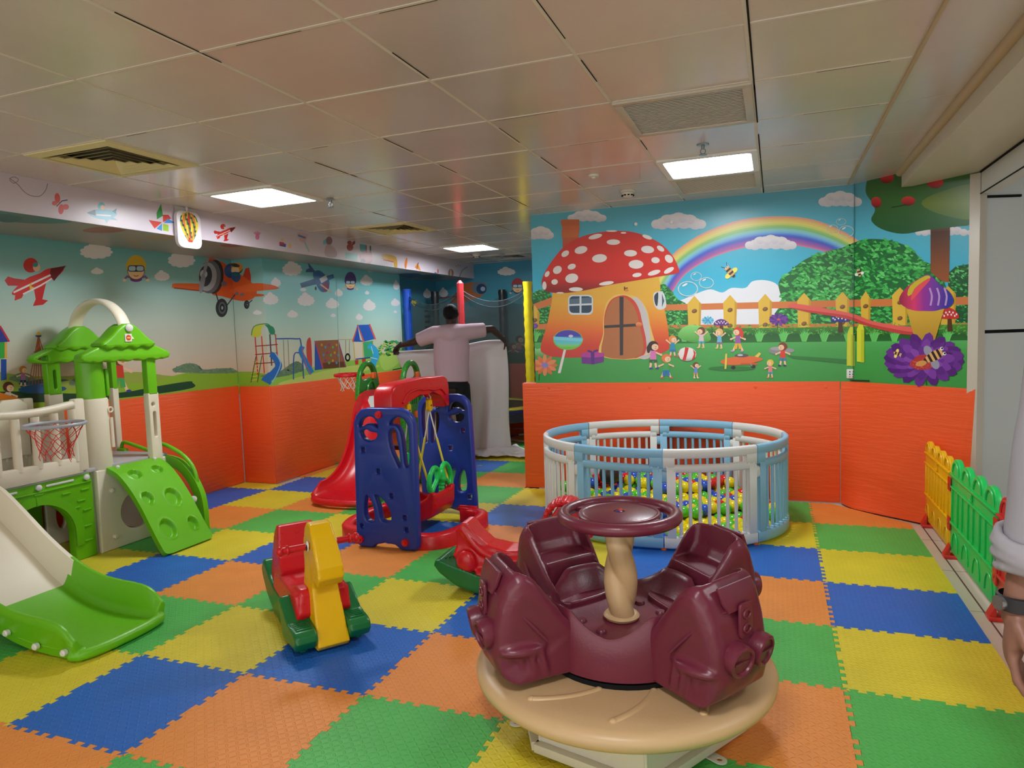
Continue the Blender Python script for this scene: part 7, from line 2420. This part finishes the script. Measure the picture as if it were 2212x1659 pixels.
bm_me = body_with_hands(J, Rd, E_, [hand_builder(J['wl'], (-.55, .55, -.5), (.2, -.3, -.9), 1, .95, (.7, .8, .5)), hand_builder(J['wr'], (.3, .55, -.75), (-.6, .3, -.5), -1, .95, (.7, .8, .5))],
                        .008, head_face((-.12, .085, 1.645), (0, 1, -.45), s=.98))
body = link('body', bm_me, m_skin, t, smooth=80)
# clothes: shells that follow the body
def shell(nodes, keys, edges, grow, mm, nm, parent, extra=None, vox=.009, cut=None, sm=3):
    N = {k: nodes[k] for k in keys}
    Rk = {}
    for k in keys:
        r = (extra or {}).get(k, Rd.get(k, .05) if nodes is J else Rd2.get(k, .05))
        r = r if isinstance(r, tuple) else (r, r)
        Rk[k] = (r[0] + grow, r[1] + grow)
    me = bake(tomesh(flesh(N, edges, Rk, False)), cut or [], voxel=vox, smooth=sm)
    return link(nm, me, mm, parent, smooth=80)
JS = dict(J); JS['sle'] = Vector(J['sl']).lerp(Vector(J['el']), .74)[:]; JS['sre'] = Vector(J['sr']).lerp(Vector(J['er']), .68)[:]
JS['hem'] = (-.13, 0, .905); JS['mid'] = (-.125, .0, 1.0)
_J = J; J = JS
Rd['sle'] = .058; Rd['sre'] = .06; Rd['hem'] = (.175, .125); Rd['mid'] = (.172, .12)
shirt = shell(J, ['hem', 'mid', 'wst', 'cst', 'upc', 'nck', 'sl', 'sle', 'sr', 'sre'], [('hem', 'mid'), ('mid', 'wst'), ('wst', 'cst'), ('cst', 'upc'), ('upc', 'nck'), ('upc', 'sl'), ('sl', 'sle'), ('upc', 'sr'), ('sr', 'sre')], .022, m_shirt, 'shirt', t,
              {'nck': .05, 'upc': (.155, .10), 'wst': (.175, .115), 'cst': (.18, .115)})
b = bmesh.new(); tube(b, [(-.12 + .07 * math.cos(a), .045 + .065 * math.sin(a), 1.5 - .01 * math.sin(a)) for a in [2 * PI * k / 20 for k in range(20)]], .014, 8, closed=True, flat=(1, 1.6))
link('collar', b, m_shirt, shirt)
trs = shell(J, ['pel', 'crt', 'hl', 'kl', 'al', 'hr', 'kr', 'ar'], [('pel', 'crt'), ('hl', 'kl'), ('kl', 'al'), ('hr', 'kr'), ('kr', 'ar')], .018, m_trs, 'trousers', t, {'al': .06, 'ar': .06, 'kl': .072, 'kr': .072})
b = bmesh.new()
ellipsoid(b, (-.12, .062, 1.668), (.086, .10, .095), 28, 18)
for v in b.verts:
    if v.co.y > .11 and v.co.z < 1.69: v.co.y = .11
    v.co += noise.noise_vector(v.co * 30) * .004
link('hair', b, m_hair, t)

# white sheet held at its top edge, falling to the floor and crumpling
t = root('white_sheet', (-.50, 5.33, 0), math.radians(20.8), 'large white plastic sheet held up by the man and crumpled on the floor', 'sheet')
topc = catmull([(-.80, .34, 1.235), (-.6, .35, 1.24), (-.3, .36, 1.25), (0, .36, 1.285), (.25, .36, 1.325), (.47, .36, 1.325)], 10)
cols3 = []
NZ_ = 34
rs = random.Random(5)
for i, p in enumerate(topc):
    u = i / (len(topc) - 1)
    col = []
    for k in range(NZ_ + 1):
        s = k / NZ_
        zb = .025
        x = p.x * (1 - .25 * s * (1 if p.x < 0 else -.45)) + .02 * math.sin(5 * s + u * 7)
        if p.x < -.3: x += .28 * s * (-p.x - .3) * 1.0
        y = p.y + .03 * math.sin(u * 19 + s * 2) * s + .018 * math.sin(u * 41 + 1 + s * 4) * s - .05 * math.sin(PI * min(1, s * 8)) * .4
        z = p.z + (zb - p.z) * s
        if s < .03: y -= .012
        col.append(Vector((x, y, z)))
    # fold out over the floor towards the right and the camera
    last = col[-1]
    for k in range(1, 13):
        q = k / 12
        dx = (.28 + .30 * max(0, u - .3)) * q
        dy = -(.0 + .42 * q) * (.35 + .65 * u)
        z = .02 + .075 * (1 - q) * abs(math.sin(4.0 * u + 5 * q)) + .05 * abs(noise.noise(Vector((u * 7, q * 6, 2.3)))) + .012 * rs.random()
        col.append(Vector((last.x + dx + .04 * noise.noise(Vector((u * 5, q * 5, 0))), last.y + dy + .05 * noise.noise(Vector((u * 5, q * 5, 9))), z)))
    cols3.append(col)
b = bmesh.new()
vv = [[b.verts.new(p) for p in c] for c in cols3]
lim = len(cols3) * 2 // 5
for i in range(len(vv) - 1):
    n_rows = len(vv[0]) - 1
    for k in range(n_rows):
        if i < lim and k >= NZ_ - 1: continue
        b.faces.new((vv[i][k], vv[i + 1][k], vv[i + 1][k + 1], vv[i][k + 1]))
bmesh.ops.delete(b, geom=[v for v in b.verts if not v.link_faces], context='VERTS')
o = link('sheet', b, m_sheet, t, smooth=40)
md = o.modifiers.new('th', 'SOLIDIFY'); md.thickness = .003; md.offset = 0
b = bmesh.new(); tube(b, [(p.x, p.y - .008, p.z + .004) for p in topc], .011, 8)
link('rolled_edge', b, m_sheet, t)

# small silver scrap on the mat
t = root('foil_scrap', (-.235, 5.08, 0), .5, 'small silvery scrap lying on the blue mat by the man\'s foot', 'litter')
b = bmesh.new()
prism(b, [(-.05, -.02), (-.01, -.006), (.02, -.02), (.035, .0), (.012, .01), (.045, .035), (.0, .012), (-.02, .02), (-.012, .004)], .004, (0, 0, .0035), (1, 0, 0), (0, 1, 0), (0, 0, 1))
link('scrap', b, mat('foil', (200, 200, 190), .3, metal=.6), t)

# ---------------------------------------------------------------- the person cut off by the right edge of the frame
m_skin2 = mat('brown_skin', (132, 92, 76), .5, .4, .06, 50)
m_sh2 = mat('light_grey_shirt', (150, 146, 152), .85, .2, .6, 7)
m_tr2 = mat('dark_trousers', (38, 40, 50), .8)
t = root('person', (3.47, -.20, 0), 0, 'person in a light grey shirt and wristwatch at the right edge of the frame', 'person')
# local frame: +y is the way the person faces; the visible arm is the one on the -x/+y side nearest the camera view
def loc(p):
    return t.matrix_basis.inverted() @ Vector(p)
Mi = Matrix.Translation(t.location).inverted()
L = lambda x, y, z: tuple(Mi @ Vector((x, y, z)))
sh_ = L(3.26, -.20, 1.39); el_ = L(3.195, -.215, 1.06); wr_ = L(3.155, -.225, .90); 
base3 = (0, 0, 0)
J = dict(crt=(0, 0, .84), pel=(0, 0, .93), wst=(0, .0, 1.08), cst=(0, .01, 1.28), upc=(0, .01, 1.42), nck=(0, .02, 1.52), hd0=(0, .03, 1.57), hd1=(0, .045, 1.66), hd2=(0, .04, 1.72),
         sl=sh_, el=el_, wl=wr_, sr=(.19, 0, 1.40), er=(.25, -.03, 1.08), wr=(.26, .05, .84),
         hl=(-.09, 0, .87), kl=(-.10, .02, .47), al=(-.10, -.02, .085), fl=(-.12, .15, .03), hr=(.09, 0, .87), kr=(.10, .02, .47), ar=(.10, -.02, .085), fr=(.12, .15, .03))
Rd2 = dict(crt=(.155, .11), pel=(.15, .11), wst=(.14, .105), cst=(.16, .11), upc=(.13, .09), nck=.056, hd0=.06, hd1=(.074, .09), hd2=(.066, .078), sl=.062, el=.042, wl=.028, sr=.062, er=.042, wr=.028,
           hl=.09, kl=.058, al=.038, fl=(.042, .022), hr=.09, kr=.058, ar=.038, fr=(.042, .022))
hd = Vector(L(3.135, -.235, .70)) - Vector(wr_)
bm_me = body_with_hands(J, Rd2, E_, [hand_builder(wr_, tuple(hd), (1, -.25, 0), 1, 1.0, (.3, .45, .3), .05), hand_builder(J['wr'], (0, .2, -1), (-1, 0, 0), -1, 1.0)], .0065, head_face((0, .045, 1.665), (0, 1, 0)))
link('body', bm_me, m_skin2, t, smooth=80)
J['sle'] = tuple(Vector(J['sl']).lerp(Vector(J['el']), .55)); J['slc'] = tuple(Vector(J['el']) + Vector((.004, 0, -.05))); J['sre'] = tuple(Vector(J['sr']).lerp(Vector(J['er']), .6))
J['hem'] = (0, 0, .86); Rd2.update(sle=.068, slc=.068, sre=.06, hem=(.17, .125))
shirt = shell(J, ['hem', 'pel', 'wst', 'cst', 'upc', 'nck', 'sl', 'sle', 'slc', 'sr', 'sre'], [('hem', 'pel'), ('pel', 'wst'), ('wst', 'cst'), ('cst', 'upc'), ('upc', 'nck'), ('upc', 'sl'), ('sl', 'sle'), ('sle', 'slc'), ('upc', 'sr'), ('sr', 'sre')], .018, m_sh2, 'shirt', t, {'nck': .045, 'pel': (.165, .12), 'wst': (.165, .118)})
b = bmesh.new()
ce = Vector(J['slc'])
for k, (r, dz) in enumerate(((.074, -.03), (.079, -.012), (.079, .008), (.074, .026))):
    tube(b, [ce + Vector((r * math.cos(a) * .98, r * math.sin(a), dz + .008 * math.sin(2 * a + k))) for a in [2 * PI * q / 24 for q in range(24)]], .009, 8, closed=True)
link('rolled_cuff', bake(tomesh(b), voxel=.005, smooth=3), m_sh2, shirt, smooth=70)
shell(J, ['pel', 'crt', 'hl', 'kl', 'al', 'hr', 'kr', 'ar'], [('pel', 'crt'), ('hl', 'kl'), ('kl', 'al'), ('hr', 'kr'), ('kr', 'ar')], .018, m_tr2, 'trousers', t, {'al': .056, 'ar': .056, 'kl': .07, 'kr': .07})
b = bmesh.new(); ellipsoid(b, (0, .02, 1.695), (.084, .1, .09), 28, 18)
for v in b.verts:
    if v.co.y > .08 and v.co.z < 1.72: v.co.y = .08
link('hair', b, m_hair, t)
b = bmesh.new()
wv = Vector(wr_) + Vector((0, 0, .02))
lathe(b, [(.030, -.014), (.034, -.012), (.034, .012), (.030, .014)], tuple(wv), 28, closed=True)
wt = link('watch_strap', b, mat('strap_black', (26, 24, 28), .5), t)
b = bmesh.new()
dv = (Vector(L(2.6, -.5, 0)) - Vector(L(3.2, -.22, 0))).normalized()
cyl(b, wv + dv * .03, wv + dv * .04, .013, n=24)
link('watch_case', b, mat('watch_steel', (170, 170, 176), .25, metal=.9), wt)
